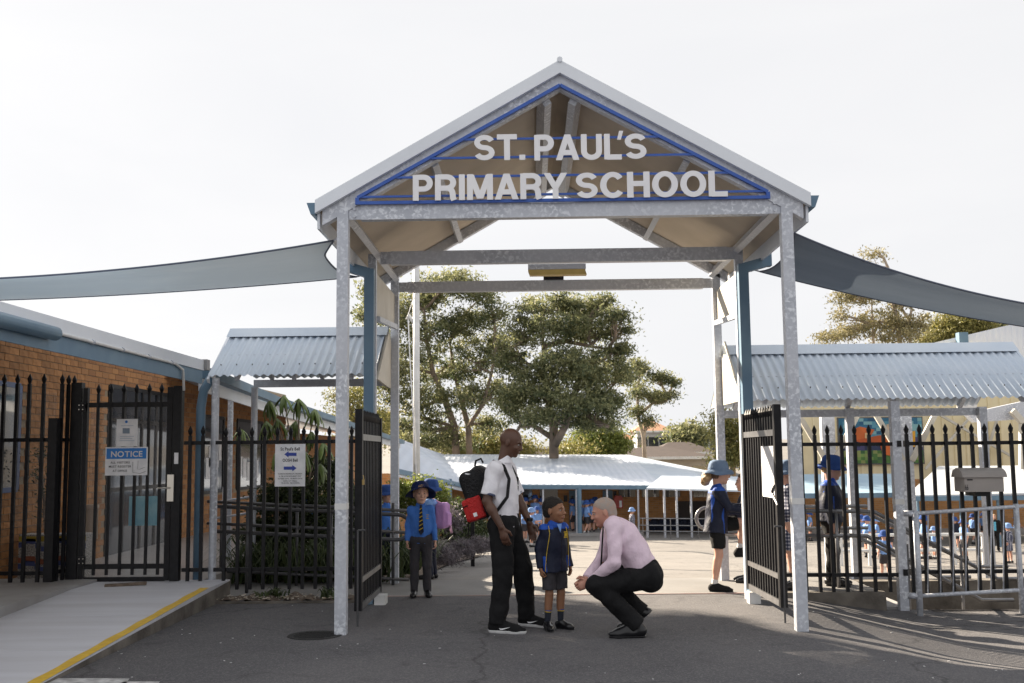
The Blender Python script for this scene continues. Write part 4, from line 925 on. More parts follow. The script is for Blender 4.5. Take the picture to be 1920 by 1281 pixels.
m = MB(); m.bb((P(1760, 700, 44).x, 44, P(1760, 700, 44).z-.3), (P(1790, 700, 44).x, 44.2, P(1760, 690, 44).z)); 
for k, (x0, y0, x1, y1) in enumerate(((1745, 768, 1895, 855), (1825, 775, 1735, 880), (1870, 785, 1850, 850))):
    m = MB(); m.beam(e(x0, y0, 47.6), e(x1, y1, 47.6), .1, .1); m.build('brace', M['cream'], hl)
bx = thing('steel_awning_frame', 'grey boxed awning beam slanting in at the right edge under the canopy', 'awning', tuple(P(1880, 780, 30)))
m = MB(); m.prism([e(1800, 765, 30), e(1830, 772, 30), e(2000, 735, 30), e(2000, 780, 30), e(1830, 792, 30)][::1], (0, .3, 0)); m.build('beam', M['galv'], bx)
m = MB(); m.prism([e(1799, 757, 29.5), e(1832, 757, 29.5), e(1832, 772, 29.5), e(1800, 774, 29.5)], (0, .2, 0)); m.build('white_end', M['white'], bx)
m = MB(); m.beam(e(1897, 770, 29.8), e(1925, 800, 29.8), .2, .15); m.beam(e(1917, 795, 29.8), e(1917, 880, 29.8), .15, .15); m.build('strut', M['cream'], bx)
# mural on the hall wall: plain coloured patchwork with loose figure shapes
mu = thing('painted_mural', 'colourful painted mural panel of blue and green patches with orange figures on the hall wall', 'mural', tuple(P(1650, 870, 47.9)))
mc = {}
def pc(c):
    if c not in mc: mc[c] = mat('mural_paint', lin(c), .7, 0, tuple(v*.8 for v in lin(c)), 2, coord='Position')
    return mc[c]
a = P(1572, 785, 47.85); b = P(1732, 868, 47.85)
m = MB(); m.bb((a.x-.05, 47.86, b.z-.05), (b.x+.05, 47.93, a.z+.05)); m.build('board', M['darkmetal'], mu)
skyc = [(50, 110, 140), (90, 150, 170), (40, 90, 125), (130, 175, 180)]; dk = [(50, 60, 95), (70, 70, 110), (40, 50, 80)]; gr_ = [(80, 120, 60), (120, 150, 80), (60, 100, 60), (140, 150, 90)]
groups = {}
nx_, ny_ = 20, 14
for i in range(nx_):
    for j in range(ny_):
        c_ = random.choice(gr_ if j < 4 else dk if j < 8 else skyc); groups.setdefault(c_, []).append((i, j))
cols_ = list(groups); m = MB()
for ci, c_ in enumerate(cols_):
    m.cur = ci
    for i, j in groups[c_]:
        x0 = a.x+(b.x-a.x)*i/nx_; z0 = b.z+(a.z-b.z)*j/ny_; m.bb((x0, 47.85, z0), (x0+(b.x-a.x)/nx_, 47.859, z0+(a.z-b.z)/ny_))
m.build('patchwork', [pc(c_) for c_ in cols_], mu, kind='stuff')
def blob(px, c_, dy):
    m = MB(); pts = [P(x, y, 47.85-dy) for x, y in px]; m.prism(pts, (0, .008, 0)); m.build('figure_shape', pc(c_), mu)
blob([(1585, 812), (1612, 800), (1640, 806), (1630, 822), (1600, 826)], (205, 105, 50), .012); blob([(1600, 826), (1650, 816), (1668, 826), (1628, 834)], (190, 90, 45), .024)
blob([(1655, 815), (1672, 808), (1676, 835), (1672, 855), (1655, 852), (1650, 832)], (215, 110, 50), .036); blob([(1662, 796), (1672, 794), (1674, 808), (1664, 810)], (215, 190, 160), .048)
blob([(1622, 812), (1631, 812), (1631, 822), (1622, 822)], (225, 190, 140), .048); blob([(1704, 810), (1716, 808), (1716, 838), (1704, 838)], (225, 165, 40), .012); blob([(1706, 838), (1712, 838), (1710, 856), (1708, 856)], (215, 150, 40), .012)
# flagpole
fp = thing('flagpole', 'tall white flagpole with angled arm and rope left of the gateway opening', 'flagpole', tuple(P(782, 905, 22)))
a = P(782, 470, 22); b = P(781, 905, 22); m = MB(); m.tube([(b.x, 22, cz(b.x, 22)), (b.x, 22, a.z)], [.075, .065], 14); m.build('pole', M['white'], fp, smooth=True)
c_ = P(765, 590, 22); d_ = P(781, 612, 22); m = MB(); m.tube([d_, c_, c_+V((-.02, 0, -.1))], .035, 8); m.build('arm', M['white'], fp, smooth=True)
m = MB(); m.tube([c_, P(768, 660, 21.9), P(773, 750, 21.9), P(779, 850, 21.9), P(781, 900, 21.9)], .012, 6); m.tube([P(781, 545, 21.9), c_], .008, 6); m.build('rope', M['paper'], fp)

# ------------------------------------------------------------------ houses on the rise behind
def house(label, x0, x1, yb, ye, yr, Y, wall, roof, win=3, depth=8, hip=.35):
    h = thing('house', label, 'house', tuple(P((x0+x1)/2, yb, Y)), 'houses on the rise behind the school')
    A_, B_ = P(x0, yb, Y), P(x1, yb, Y); zt = P((x0+x1)/2, ye, Y).z; zr_ = P((x0+x1)/2, yr, Y).z
    m = MB(); m.bb((A_.x, Y, A_.z-4), (B_.x, Y+depth, zt)); m.build('wall', wall, h)
    o_ = .5; w_ = B_.x-A_.x; a_, b_, c_, d_ = V((A_.x-o_, Y-o_, zt)), V((B_.x+o_, Y-o_, zt)), V((B_.x+o_, Y+depth+o_, zt)), V((A_.x-o_, Y+depth+o_, zt)); r0 = V((A_.x+w_*hip, Y+depth/2, zr_)); r1 = V((B_.x-w_*hip, Y+depth/2, zr_))
    m = MB(); m.add([a_, b_, c_, d_, r0, r1], [(0, 1, 5, 4), (1, 2, 5), (2, 3, 4, 5), (3, 0, 4), (3, 2, 1, 0)]); m.build('roof', roof, h)
    m = MB(); m.bb((A_.x-o_, Y-o_-.1, zt-.18), (B_.x+o_, Y-o_, zt+.02)); m.build('gutter', M['white'], h)
    for i in range(win):
        xx = A_.x+w_*(i+.5)/win; m = MB(); m.bb((xx-.55, Y-.06, zt-2.0), (xx+.55, Y-.01, zt-.7)); wn = m.build('window', M['glass'], h)
        m = MB(); m.bb((xx-.62, Y-.09, zt-2.1), (xx+.62, Y-.065, zt-2.0)); m.build('sill', M['white'], wn)
    return h
tile = mat('brown_roof_tiles', (.055, .036, .03), .8, 0, (.035, .022, .018), 3, 8, coord='Position', stretch=(1, 1, 3)); tile2 = mat('terracotta_tiles', (.42, .22, .13), .7, 0, (.36, .19, .11), 3, coord='Position')
ww = mat('pale_weatherboard', (.55, .56, .57), .7, 0, (.48, .49, .5), 1, coord='Position'); wc = mat('cream_house_wall', (.50, .44, .36), .8, 0, (.44, .38, .31), 1, coord='Position')
house('two-storey white house with terracotta roof beyond the big trees', 1195, 1256, 836, 808, 788, 120, ww, tile2, 3)
house('low house with dark brown tiled hip roof just above the far classroom roof', 1140, 1335, 866, 857, 836, 80, wc, tile, 4, 10, .4)
house('brown tiled house partly behind the rear right gateway post', 1236, 1335, 856, 848, 828, 92, ww, tile, 3, 8, .3)
house('grey house glimpsed between the tree trunks behind the standing man', 985, 1045, 852, 838, 828, 100, wc, mat('grey_roof', (.22, .24, .25), .6), 2, 8, .3)
house('pale house at the far right of the rise beside the rear post', 1300, 1380, 832, 815, 803, 130, ww, mat('grey_roof2', (.30, .32, .34), .6), 3, 8, .3)
house('small pale cottage between the round bush and the terracotta-roofed house', 1150, 1192, 845, 825, 812, 125, wc, tile2, 2, 8, .3)
pw = thing('power_pole', 'thin power pole with crossarm above the hedge right of the white house', 'power pole', tuple(P(1299, 800, 120))); m = MB(); m.tube([P(1299, 840, 120), P(1299, 786, 120)], .12, 6); m.beam(P(1290, 791, 120), P(1308, 791, 120), .12, .12); m.build('pole', M['concrete_dark'], pw)

gp = thing('garden_post', 'thin black garden post standing among the lavender behind the backpack man', 'post', tuple(P(886, 1040, 20)))
p_ = P(886, 975, 20); m = MB(); m.bb((p_.x-.035, 19.97, cz(p_.x, 20)-.1), (p_.x+.035, 20.03, p_.z)); m.bb((p_.x-.045, 19.96, p_.z), (p_.x+.045, 20.04, p_.z+.02)); m.build('post', M['black'], gp)
# ------------------------------------------------------------------ foliage
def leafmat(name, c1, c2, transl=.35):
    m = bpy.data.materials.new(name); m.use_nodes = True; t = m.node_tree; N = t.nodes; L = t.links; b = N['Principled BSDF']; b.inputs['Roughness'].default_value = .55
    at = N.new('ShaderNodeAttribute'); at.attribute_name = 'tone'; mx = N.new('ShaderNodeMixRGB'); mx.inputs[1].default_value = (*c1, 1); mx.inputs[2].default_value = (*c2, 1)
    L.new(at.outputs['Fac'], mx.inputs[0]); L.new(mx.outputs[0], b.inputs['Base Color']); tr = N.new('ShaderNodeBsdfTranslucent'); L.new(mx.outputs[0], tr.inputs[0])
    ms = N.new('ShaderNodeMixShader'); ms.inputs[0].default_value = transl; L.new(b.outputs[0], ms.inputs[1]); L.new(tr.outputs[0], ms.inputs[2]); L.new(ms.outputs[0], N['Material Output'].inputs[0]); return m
LM = {'euc': leafmat('eucalypt_leaves', (.065, .09, .042), (.29, .29, .14), .45), 'dark': leafmat('dark_leaves', (.018, .03, .012), (.06, .08, .025)), 'yel': leafmat('yellow_green_leaves', (.13, .14, .04), (.30, .27, .09)),
      'lime': leafmat('bright_leaves', (.08, .12, .025), (.24, .27, .06)), 'purple': leafmat('lavender_leaves', (.10, .09, .095), (.19, .165, .19)), 'grass': leafmat('strappy_leaves', (.03, .05, .018), (.10, .13, .05)),
      'pale': leafmat('pale_gum_leaves', (.16, .15, .07), (.33, .29, .15))}
BARK = mat('grey_brown_bark', (.27, .21, .165), .85, 0, (.15, .12, .095), 2, 8, bump=.5, bscale=12, coord='Position')
BARKP = mat('pale_bark', (.42, .36, .29), .8, 0, (.26, .21, .17), 2, 8, coord='Position')
rg = np.random.default_rng(11)
def leaves_mesh(name, cen, size, tone, aspect=.38, droop=0., mt=None):
    """one bent leaf (2 tris + 2 tris) per centre"""
    n = len(cen); d = rg.normal(size=(n, 3)); d[:, 2] -= droop; d /= np.linalg.norm(d, axis=1)[:, None]
    s = rg.normal(size=(n, 3)); s -= d*(s*d).sum(1)[:, None]; s /= np.linalg.norm(s, axis=1)[:, None]
    L_ = size*rg.uniform(.6, 1.3, n)[:, None]; W_ = L_*aspect
    v = np.stack([cen-d*L_*.5, cen+s*W_*.5, cen+d*L_*.5, cen-s*W_*.5], 1).reshape(-1, 3)
    me = bpy.data.meshes.new(name); me.vertices.add(n*4); me.vertices.foreach_set('co', v.ravel().astype(np.float32))
    me.loops.add(n*4); me.loops.foreach_set('vertex_index', np.arange(n*4, dtype=np.int32)); me.polygons.add(n); me.polygons.foreach_set('loop_start', np.arange(0, n*4, 4, dtype=np.int32))
    me.update(calc_edges=True); at = me.attributes.new('tone', 'FLOAT', 'FACE'); at.data.foreach_set('value', np.clip(tone, 0, 1).astype(np.float32)); me.materials.append(mt); return me
def crown_points(blobs, ncl, per, spread, flat=.6):
    cs = []; tn = []; cl = []
    vol = np.array([b[1][0]*b[1][1]*b[1][2] for b in blobs])**.62; vol /= vol.sum()
    for (c, r), w_ in zip(blobs, vol):
        n = max(3, int(ncl*w_)); d = rg.normal(size=(n, 3)); d /= np.linalg.norm(d, axis=1)[:, None]; rr = rg.uniform(.25, 1.0, n)**.45
        p = np.array(c) + d*rr[:, None]*np.array(r)*(1+.18*rg.normal(size=(n, 1)))
        for q in p:
            k = int(per*rg.uniform(.5, 1.5)); g = rg.normal(size=(k, 3))*spread*rg.uniform(.6, 1.4)*np.array([1, 1, flat]); cs.append(q+g)
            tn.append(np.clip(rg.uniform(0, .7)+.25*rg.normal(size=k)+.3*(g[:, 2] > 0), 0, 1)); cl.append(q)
    return np.concatenate(cs), np.concatenate(tn), cl
def limb(m, a, b, ra, rb, wob=.12, n=6):
    a = V(a); b = V(b); L_ = (b-a).length; pts = []
    o1 = V(rg.normal(size=3))*L_*wob; 
    for i in range(n+1):
        t = i/n; pts.append(a.lerp(b, t) + o1*sin(pi*t)*.6 + V(rg.normal(size=3))*L_*.015*(0 < i < n))
    m.tube(pts, [ra+(rb-ra)*i/n for i in range(n+1)], 7)
    return pts
def tree(label, base, trunks, blobs, Y, mt, ncl, per, spread, lsize, bark=None, group='trees beyond the school roofs', droop=.3, cat='tree', name='tree', depth=1.0, twigs=True, aspect=.38):
    """trunks: list of px polylines with radii; blobs: (px, py, rx px, ry px, dY)"""
    k = Y/FPX; B = []
    for bx_, by, rx, ry, dY in blobs:
        c = P(bx_, by, Y+dY); B.append((tuple(c), (rx*k, max(rx, ry)*k*depth, ry*k)))
    b0 = P(base[0], base[1], Y); b0.z = min(b0.z, cz(b0.x, b0.y)) if Y > 14 else b0.z
    t = thing(name, label, cat, b0, group)
    m = MB(); ends = []
    for pts, r0, r1 in trunks:
        pp = [P(x, y, Y+dy) for x, y, dy in pts]
        if pts[0][1] >= base[1]-2: pp[0] = V((pp[0].x, pp[0].y, b0.z-.2))
        n = len(pp); m.tube(pp, [r0+(r1-r0)*i/(n-1) for i in range(n)], 9); ends += pp[1:]
    cen, tone, cl = crown_points(B, ncl, per, spread)
    if twigs and ends:
        for c, r in B:
            e_ = min(ends, key=lambda p: (p-V(c)).length + (3 if p.z > c[2] else 0)); pts = limb(m, e_, c, .10*r0_scale(k), .05*r0_scale(k)); 
            near = [q for q in cl if np.linalg.norm((q-np.array(c))/np.array(r)) < 1.15]
            for q in near[::max(1, len(near)//7)]: limb(m, pts[rg.integers(2, len(pts))], q, .04*r0_scale(k), .012*r0_scale(k), .15, 4)
    if m.v: m.build('trunk', bark or BARK, t, smooth=True)
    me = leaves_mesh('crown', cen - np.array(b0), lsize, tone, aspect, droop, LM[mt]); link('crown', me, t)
    return t
def r0_scale(k): return max(.25, min(2.2, k/.03))
Ta = 58
tree('tall spreading eucalypt left of centre, behind the flagpole', (872, 856), [([(862, 856, 0), (852, 800, 0), (832, 745, 0), (812, 700, 0), (800, 640, 0), (795, 580, 0)], .24, .07), ([(884, 856, 0), (878, 800, 0), (862, 740, 1), (850, 690, 1), (843, 640, 1)], .2, .06), ([(878, 800, 0), (905, 760, -1), (922, 700, -1), (930, 650, -1)], .12, .05), ([(832, 745, 0), (780, 770, 1), (740, 740, 1)], .12, .04), ([(843, 640, 1), (870, 590, 1), (900, 560, 1)], .12, .03)],
     [(840, 528, 50, 22, 0), (790, 560, 50, 28, 1), (885, 545, 40, 22, -1), (740, 600, 40, 40, 0), (700, 575, 25, 28, 2), (815, 620, 55, 30, 0), (880, 610, 50, 32, 1), (925, 585, 28, 22, -1), (760, 680, 50, 40, -1), (830, 690, 40, 28, 2), (890, 680, 45, 35, 0), (935, 650, 25, 35, 1), (715, 720, 35, 40, 0), (790, 750, 50, 32, 0), (870, 750, 40, 28, -1), (930, 740, 35, 35, 1), (740, 800, 45, 28, 1), (820, 805, 30, 25, 0), (700, 790, 30, 40, 2), (780, 825, 45, 18, -1), (920, 800, 30, 22, 1), (850, 830, 40, 14, 1)], Ta, 'euc', 560, 95, .30, .20)
tree('broad dark eucalypt right of centre, seen through the gateway', (1040, 856), [([(1038, 856, 0), (1038, 800, 0), (1030, 760, 0), (1022, 700, 0), (1018, 650, 0)], .28, .08), ([(1040, 835, 0), (1060, 800, -1), (1075, 745, -1), (1090, 690, -1)], .22, .08), ([(1034, 820, 0), (1000, 798, 0), (975, 800, 0), (965, 815, 0)], .15, .07), ([(1075, 745, -1), (1115, 790, -1), (1140, 800, -2)], .2, .08), ([(1018, 650, 0), (1060, 640, 0), (1110, 650, 0), (1140, 655, 0)], .16, .04), ([(1022, 700, 0), (985, 680, 0), (965, 650, 0)], .13, .04)],
     [(1020, 575, 55, 18, 0), (1085, 580, 50, 22, 1), (1130, 565, 22, 10, 0), (1150, 590, 26, 14, -1), (1060, 615, 60, 22, -1), (1120, 625, 45, 22, 1), (1168, 620, 16, 14, 0), (985, 620, 35, 28, 1), (1155, 655, 28, 12, 0), (960, 670, 32, 40, 0), (1060, 680, 60, 30, -2), (1130, 700, 55, 26, 0), (1172, 705, 20, 20, 1), (1000, 720, 45, 35, -1), (1080, 740, 60, 35, -2), (1128, 758, 42, 24, -1), (960, 760, 35, 35, 0), (1020, 780, 40, 20, -2), (1125, 798, 36, 12, -1), (1085, 790, 40, 14, 0)], Ta-4, 'euc', 640, 90, .28, .19)
tree('slim pale-trunked gum with open crown at the right of the big trees', (1212, 860), [([(1212, 860, 0), (1207, 820, 0), (1196, 780, 0), (1195, 730, 0), (1200, 700, 0)], .15, .06), ([(1196, 780, 0), (1225, 755, 0), (1250, 740, 0)], .12, .04)],
     [(1198, 688, 17, 13, 0), (1234, 708, 20, 7, 0), (1262, 716, 11, 7, 0), (1230, 745, 24, 9, 0), (1196, 735, 13, 13, 0), (1192, 775, 13, 12, 0), (1213, 790, 10, 8, 0), (1256, 742, 12, 5, 0)], 66, 'euc', 120, 60, .26, .20, BARKP)
tree('round olive-green tree in front of the pale cottage', (1128, 862), [], [(1125, 828, 38, 22, 0), (1150, 835, 22, 18, 0), (1100, 838, 24, 18, 0), (1115, 812, 20, 10, 0)], 74, 'lime', 160, 90, .5, .24, twigs=False)
tree('low clipped tree left of the rear right post, below the power pole', (1290, 840), [], [(1290, 812, 24, 13, 0), (1275, 822, 14, 12, 0), (1305, 822, 16, 10, 0)], 110, 'euc', 90, 40, .7, .5, twigs=False)
tree('low greenery along the far roofline under the left eucalypt', (900, 862), [], [(880, 832, 40, 20, 0), (930, 838, 30, 20, 0), (970, 842, 30, 14, 0), (830, 835, 20, 18, 0), (1075, 845, 20, 14, 0)], 66, 'yel', 150, 80, .5, .24, twigs=False)
tree('yellow-green tree right of the rear right post', (1375, 880), [([(1375, 880, 0), (1372, 840, 0), (1360, 800, 0)], .2, .05)], [(1350, 785, 20, 14, 0), (1375, 800, 26, 18, 0), (1365, 835, 26, 20, 0), (1390, 830, 24, 30, 0), (1345, 815, 12, 14, 0), (1370, 860, 30, 14, 0)], 50, 'yel', 150, 60, .3, .17)
tree('tall thin golden gum standing above the right canopy', (1680, 660), [([(1690, 660, 0), (1685, 610, 0), (1672, 560, 0), (1668, 520, 0)], .22, .06), ([(1700, 660, 0), (1706, 600, 0), (1712, 560, 0)], .16, .05), ([(1640, 660, 0), (1636, 610, 0), (1634, 560, 0)], .13, .04)],
     [(1648, 476, 18, 9, 0), (1590, 560, 26, 18, 0), (1575, 590, 16, 14, 0), (1635, 555, 26, 14, 0), (1650, 600, 40, 22, 0), (1600, 622, 40, 16, 0), (1560, 634, 35, 8, 0), (1690, 570, 22, 14, 0), (1700, 610, 30, 20, 0), (1725, 605, 20, 18, 0), (1670, 632, 45, 14, 0)], 72, 'pale', 190, 60, .30, .22, BARKP, droop=.8)
tree('dense rounded olive tree behind the hall roof', (1800, 650), [], [(1800, 608, 36, 18, 0), (1775, 622, 26, 18, 0), (1830, 612, 28, 16, 0), (1745, 640, 20, 10, 0)], 88, 'yel', 160, 80, .55, .28, twigs=False)
tree('second dense olive tree at the right edge above the hall roof', (1890, 640), [], [(1880, 610, 36, 15, 0), (1920, 612, 36, 18, 0), (1850, 618, 24, 14, 0)], 92, 'euc', 160, 80, .55, .3, twigs=False)
tree('airy yellowish tree seen beneath the left canopy roof', (665, 850), [([(668, 850, 0), (665, 800, 0), (655, 760, 0)], .2, .06)], [(650, 745, 30, 22, 0), (680, 770, 28, 24, 0), (640, 790, 24, 22, 0), (675, 820, 34, 24, 0), (632, 748, 14, 14, 0), (715, 800, 24, 40, 0)], 48, 'yel', 150, 50, .3, .15)
tree('sparse sprigs of a gum beside the blue downpipe on the left', (690, 800), [([(700, 800, 0), (694, 700, 0), (688, 600, 0), (690, 540, 0)], .12, .03)], [(686, 548, 12, 20, 0), (680, 590, 10, 16, 0), (694, 610, 10, 18, 0)], 46, 'euc', 40, 22, .2, .2)
# shrubs and beds near the gate
def shrub(label, blobs, Y, mt, ncl, per, spread, ls, name='shrub', cat='shrub', group='shrubs in the garden bed by the ramp', aspect=.45, droop=0.):
    return tree(label, (blobs[0][0], blobs[0][1]+blobs[0][3]+8), [], blobs, Y, mt, ncl, per, spread, ls, group=group, cat=cat, name=name, twigs=False, droop=droop, aspect=aspect)
shrub('dark bushy shrub behind the left fence beneath the bell sign', [(560, 935, 50, 45, 0), (520, 960, 40, 50, 0), (590, 985, 50, 45, 0), (500, 1010, 45, 40, .2), (570, 880, 30, 20, .4)], 14.6, 'dark', 330, 46, .075, .062)
shrub('dark shrub right of the bell sign close to the left front post', [(625, 900, 28, 30, .2), (640, 960, 40, 55, .1), (650, 1020, 40, 35, 0), (605, 870, 18, 14, .2)], 15.2, 'dark', 230, 46, .075, .06)
shrub('bright yellow-green bush behind the two hatted children', [(820, 930, 16, 28, 0), (790, 925, 30, 30, .3), (755, 935, 30, 30, .5), (812, 960, 20, 20, 0), (745, 915, 14, 16, .5)], 19, 'lime', 240, 46, .08, .06)
shrub('dark hedge right of the yellow-green bush along the path', [(850, 960, 20, 22, 0), (875, 965, 22, 24, 1), (890, 985, 20, 22, 1), (865, 990, 26, 22, 0), (845, 990, 18, 25, 0), (885, 1005, 16, 14, .5)], 21.5, 'dark', 220, 46, .1, .07)
shrub('reddish low bush between hedge and lavender', [(845, 975, 14, 25, 0)], 20, 'purple', 60, 40, .08, .05)
for i, (x, y, r, Y, where) in enumerate(((822, 1040, 18, 16.6, 'nearest the boy in the wide hat'), (838, 1042, 18, 17.2, 'second along the path from the boy'), (862, 1028, 20, 18.5, 'third along the path'), (885, 1022, 20, 19.5, 'fourth along the path'), (905, 1020, 14, 20.5, 'farthest along, behind the backpack man'))):
    shrub('purple-grey lavender mound ' + where, [(x, y, r, r*.8, 0), (x+r*.6, y+4, r*.7, r*.6, 0), (x-r*.6, y+5, r*.7, r*.6, 0)], Y, 'purple', 90, 40, .05, .05, 'lavender', 'plant', 'lavender mounds along the path', .2)
def straps(label, spots, Y0, n, ln, mt='grass'):
    m = MB(); b0 = None; tones = []
    for (x, y, Y) in spots:
        c = P(x, y, Y); c.z = .02; b0 = b0 or c
        for i in range(n):
            a = rg.uniform(0, 2*pi); L_ = ln*rg.uniform(.6, 1.1); h = L_*rg.uniform(.45, .8); w_ = .012+.008*rg.random(); d = V((cos(a), sin(a), 0)); s_ = V((-sin(a), cos(a), 0)); st = c+V((rg.normal()*.06, rg.normal()*.06, 0)); pv = []
            for t in (0, .3, .6, .85, 1): 
                q = st + d*(L_*.7*t) + V((0, 0, h*sin(min(pi*.78, pi*.85*t)))); ww_ = w_*(1-t*.9); pv += [q-s_*ww_, q+s_*ww_]
            m.add(pv, [(2*j, 2*j+1, 2*j+3, 2*j+2) for j in range(4)]); tones += [rg.random()]*4
    o = m.build('strappy_plants', LM[mt], label=label, kind='stuff', loc=b0); at = o.data.attributes.new('tone', 'FLOAT', 'FACE'); at.data.foreach_set('value', tones)
straps('arching strappy leaves at the foot of the shrubs behind the left fence', [(450+17*i, 1065, 13.75+.3*(i % 3)) for i in range(16)], 13.6, 42, .75)
straps('strappy leaves right of the left gate post', [(745, 1080, 14.1), (735, 1070, 14.5), (760, 1075, 14.6), (775, 1062, 15.1), (750, 1060, 15.0), (800, 1055, 15.6)], 14, 46, .8)
m = MB(); m.add([(-5.2, 13.9, .01), (-1.75, 13.9, .01), (-1.55, 15.5, -.09), (-1.6, 21, -.47), (-1.3, 29, -1.05), (-5.6, 29, -1.05), (-5.2, 15, -.03)], [(0, 1, 2, 3, 4, 5, 6)]); m.build('garden_bed', M['soil'], kind='structure')
# umbrella plant with large drooping leaflets under the left canopy
up = thing('umbrella_plant', 'umbrella plant with large drooping glossy leaves behind the bell sign', 'plant', tuple(P(560, 960, 14.7)), None)
wl_up = wl(up); m = MB()
lfm = []
GL = mat('glossy_green_leaf', (.06, .11, .028), .3, 0, (.20, .26, .06), 3, rnd=.35)
_b = GL.node_tree.nodes['Principled BSDF']
for L_ in (.27, .20):
    q = MB(); 
    for t in (0, .2, .5, .8, 1): w_ = .036*sin(pi*(.12+.82*t))*L_/.3; z = -.12*t*t; q.v += [(t*L_, -w_, z-.01), (t*L_, 0, z+.008), (t*L_, w_, z-.01)]
    q.f = [(3*i+j, 3*i+3+j, 3*i+4+j, 3*i+1+j) for i in range(4) for j in (0, 1)]; lfm.append(q.mesh('leaf', GL, smooth=True))
tips = [(505, 752), (532, 742), (560, 748), (590, 768), (520, 785), (555, 790), (585, 810), (605, 830), (540, 825), (570, 845), (520, 845), (600, 870), (552, 880), (500, 790)]
base = P(560, 960, 14.7)
for x, y in tips:
    c = P(x, y, 14.7+rg.uniform(-.5, .5)); m.tube([base, base.lerp(c, .6)+V((0, 0, .1)), c], [.02, .013, .006], 6)
    nl = 12
    for k in range(nl):
        a = 2*pi*k/nl + rg.uniform(-.2, .2); o = link('leaf', lfm[int(rg.random() < .4)], up, c-wl_up); o.rotation_euler = (rg.uniform(-.2, .2), rg.uniform(.45, 1.15), a)
m.build('stem', BARK, up, smooth=True)
up2 = thing('hanging_fern', 'small dark hanging plant against the office wall under the canopy', 'plant', tuple(P(453, 812, 15.5)), None)
c = P(453, 806, 15.5)
for k in range(16): o = link('leaf', lfm[1], up2, c-wl(up2)); o.rotation_euler = (0, rg.uniform(.2, 1.2), 2*pi*k/16); o.scale = (.9, .5, .9)
tree('thin potted creeper against the pinkish office wall at far left', (88, 1040), [([(88, 1040, 0), (84, 960, 0), (80, 900, 0), (72, 860, 0)], .02, .008)], [(78, 850, 16, 14, 0), (70, 895, 14, 12, 0), (92, 930, 16, 12, 0), (80, 960, 12, 10, 0)], 12.9, 'dark', 26, 12, .06, .05, group='plants by the office', name='climbing_plant', cat='plant')
# tufts of weeds in the soil strip
straps('small green weeds growing in the soil strip under the left fence', [(505, 1112, 12.25), (515, 1112, 12.3), (622, 1112, 12.3)], 12.3, 26, .16)

# unseen gum added left of view, its crown shaped to shade the forecourt
gt = thing('tree', 'unseen gum tree added beyond the school office to shade the forecourt', 'tree', (-18.9, 26, -1.0), 'trees beyond the school roofs')
m = MB(); m.tube([(-18.9, 26, -1.2), (-18.7, 26, 4), (-19.1, 26.1, 9), (-18.8, 26, 16)], [.5, .4, .3, .1], 9)
bl_ = [((-19.4+dx+rg.uniform(-.3, .3), 26+rg.uniform(-1.5, 1.5), z), (1.8, 2.2, 1.5)) for z in np.arange(4.5, 20.5, 1.3) for dx in (-2.3, 0, 2.3)]
cen, tone, cl = crown_points(bl_, 1200, 50, .38)
for q in [q for q in cl[::8] if q[0] < -.56*q[1]]: limb(m, (-18.9, 26, max(3, q[2]-2)), q, .1, .02, .1, 4)
msk = cen[:, 0] < -.53*cen[:, 1]; cen, tone = cen[msk], tone[msk]
m.build('trunk', BARK, gt, smooth=True); link('crown', leaves_mesh('crown', cen-np.array((-18.9, 26, -1.0)), .36, tone, .45, .3, LM['euc']), gt)
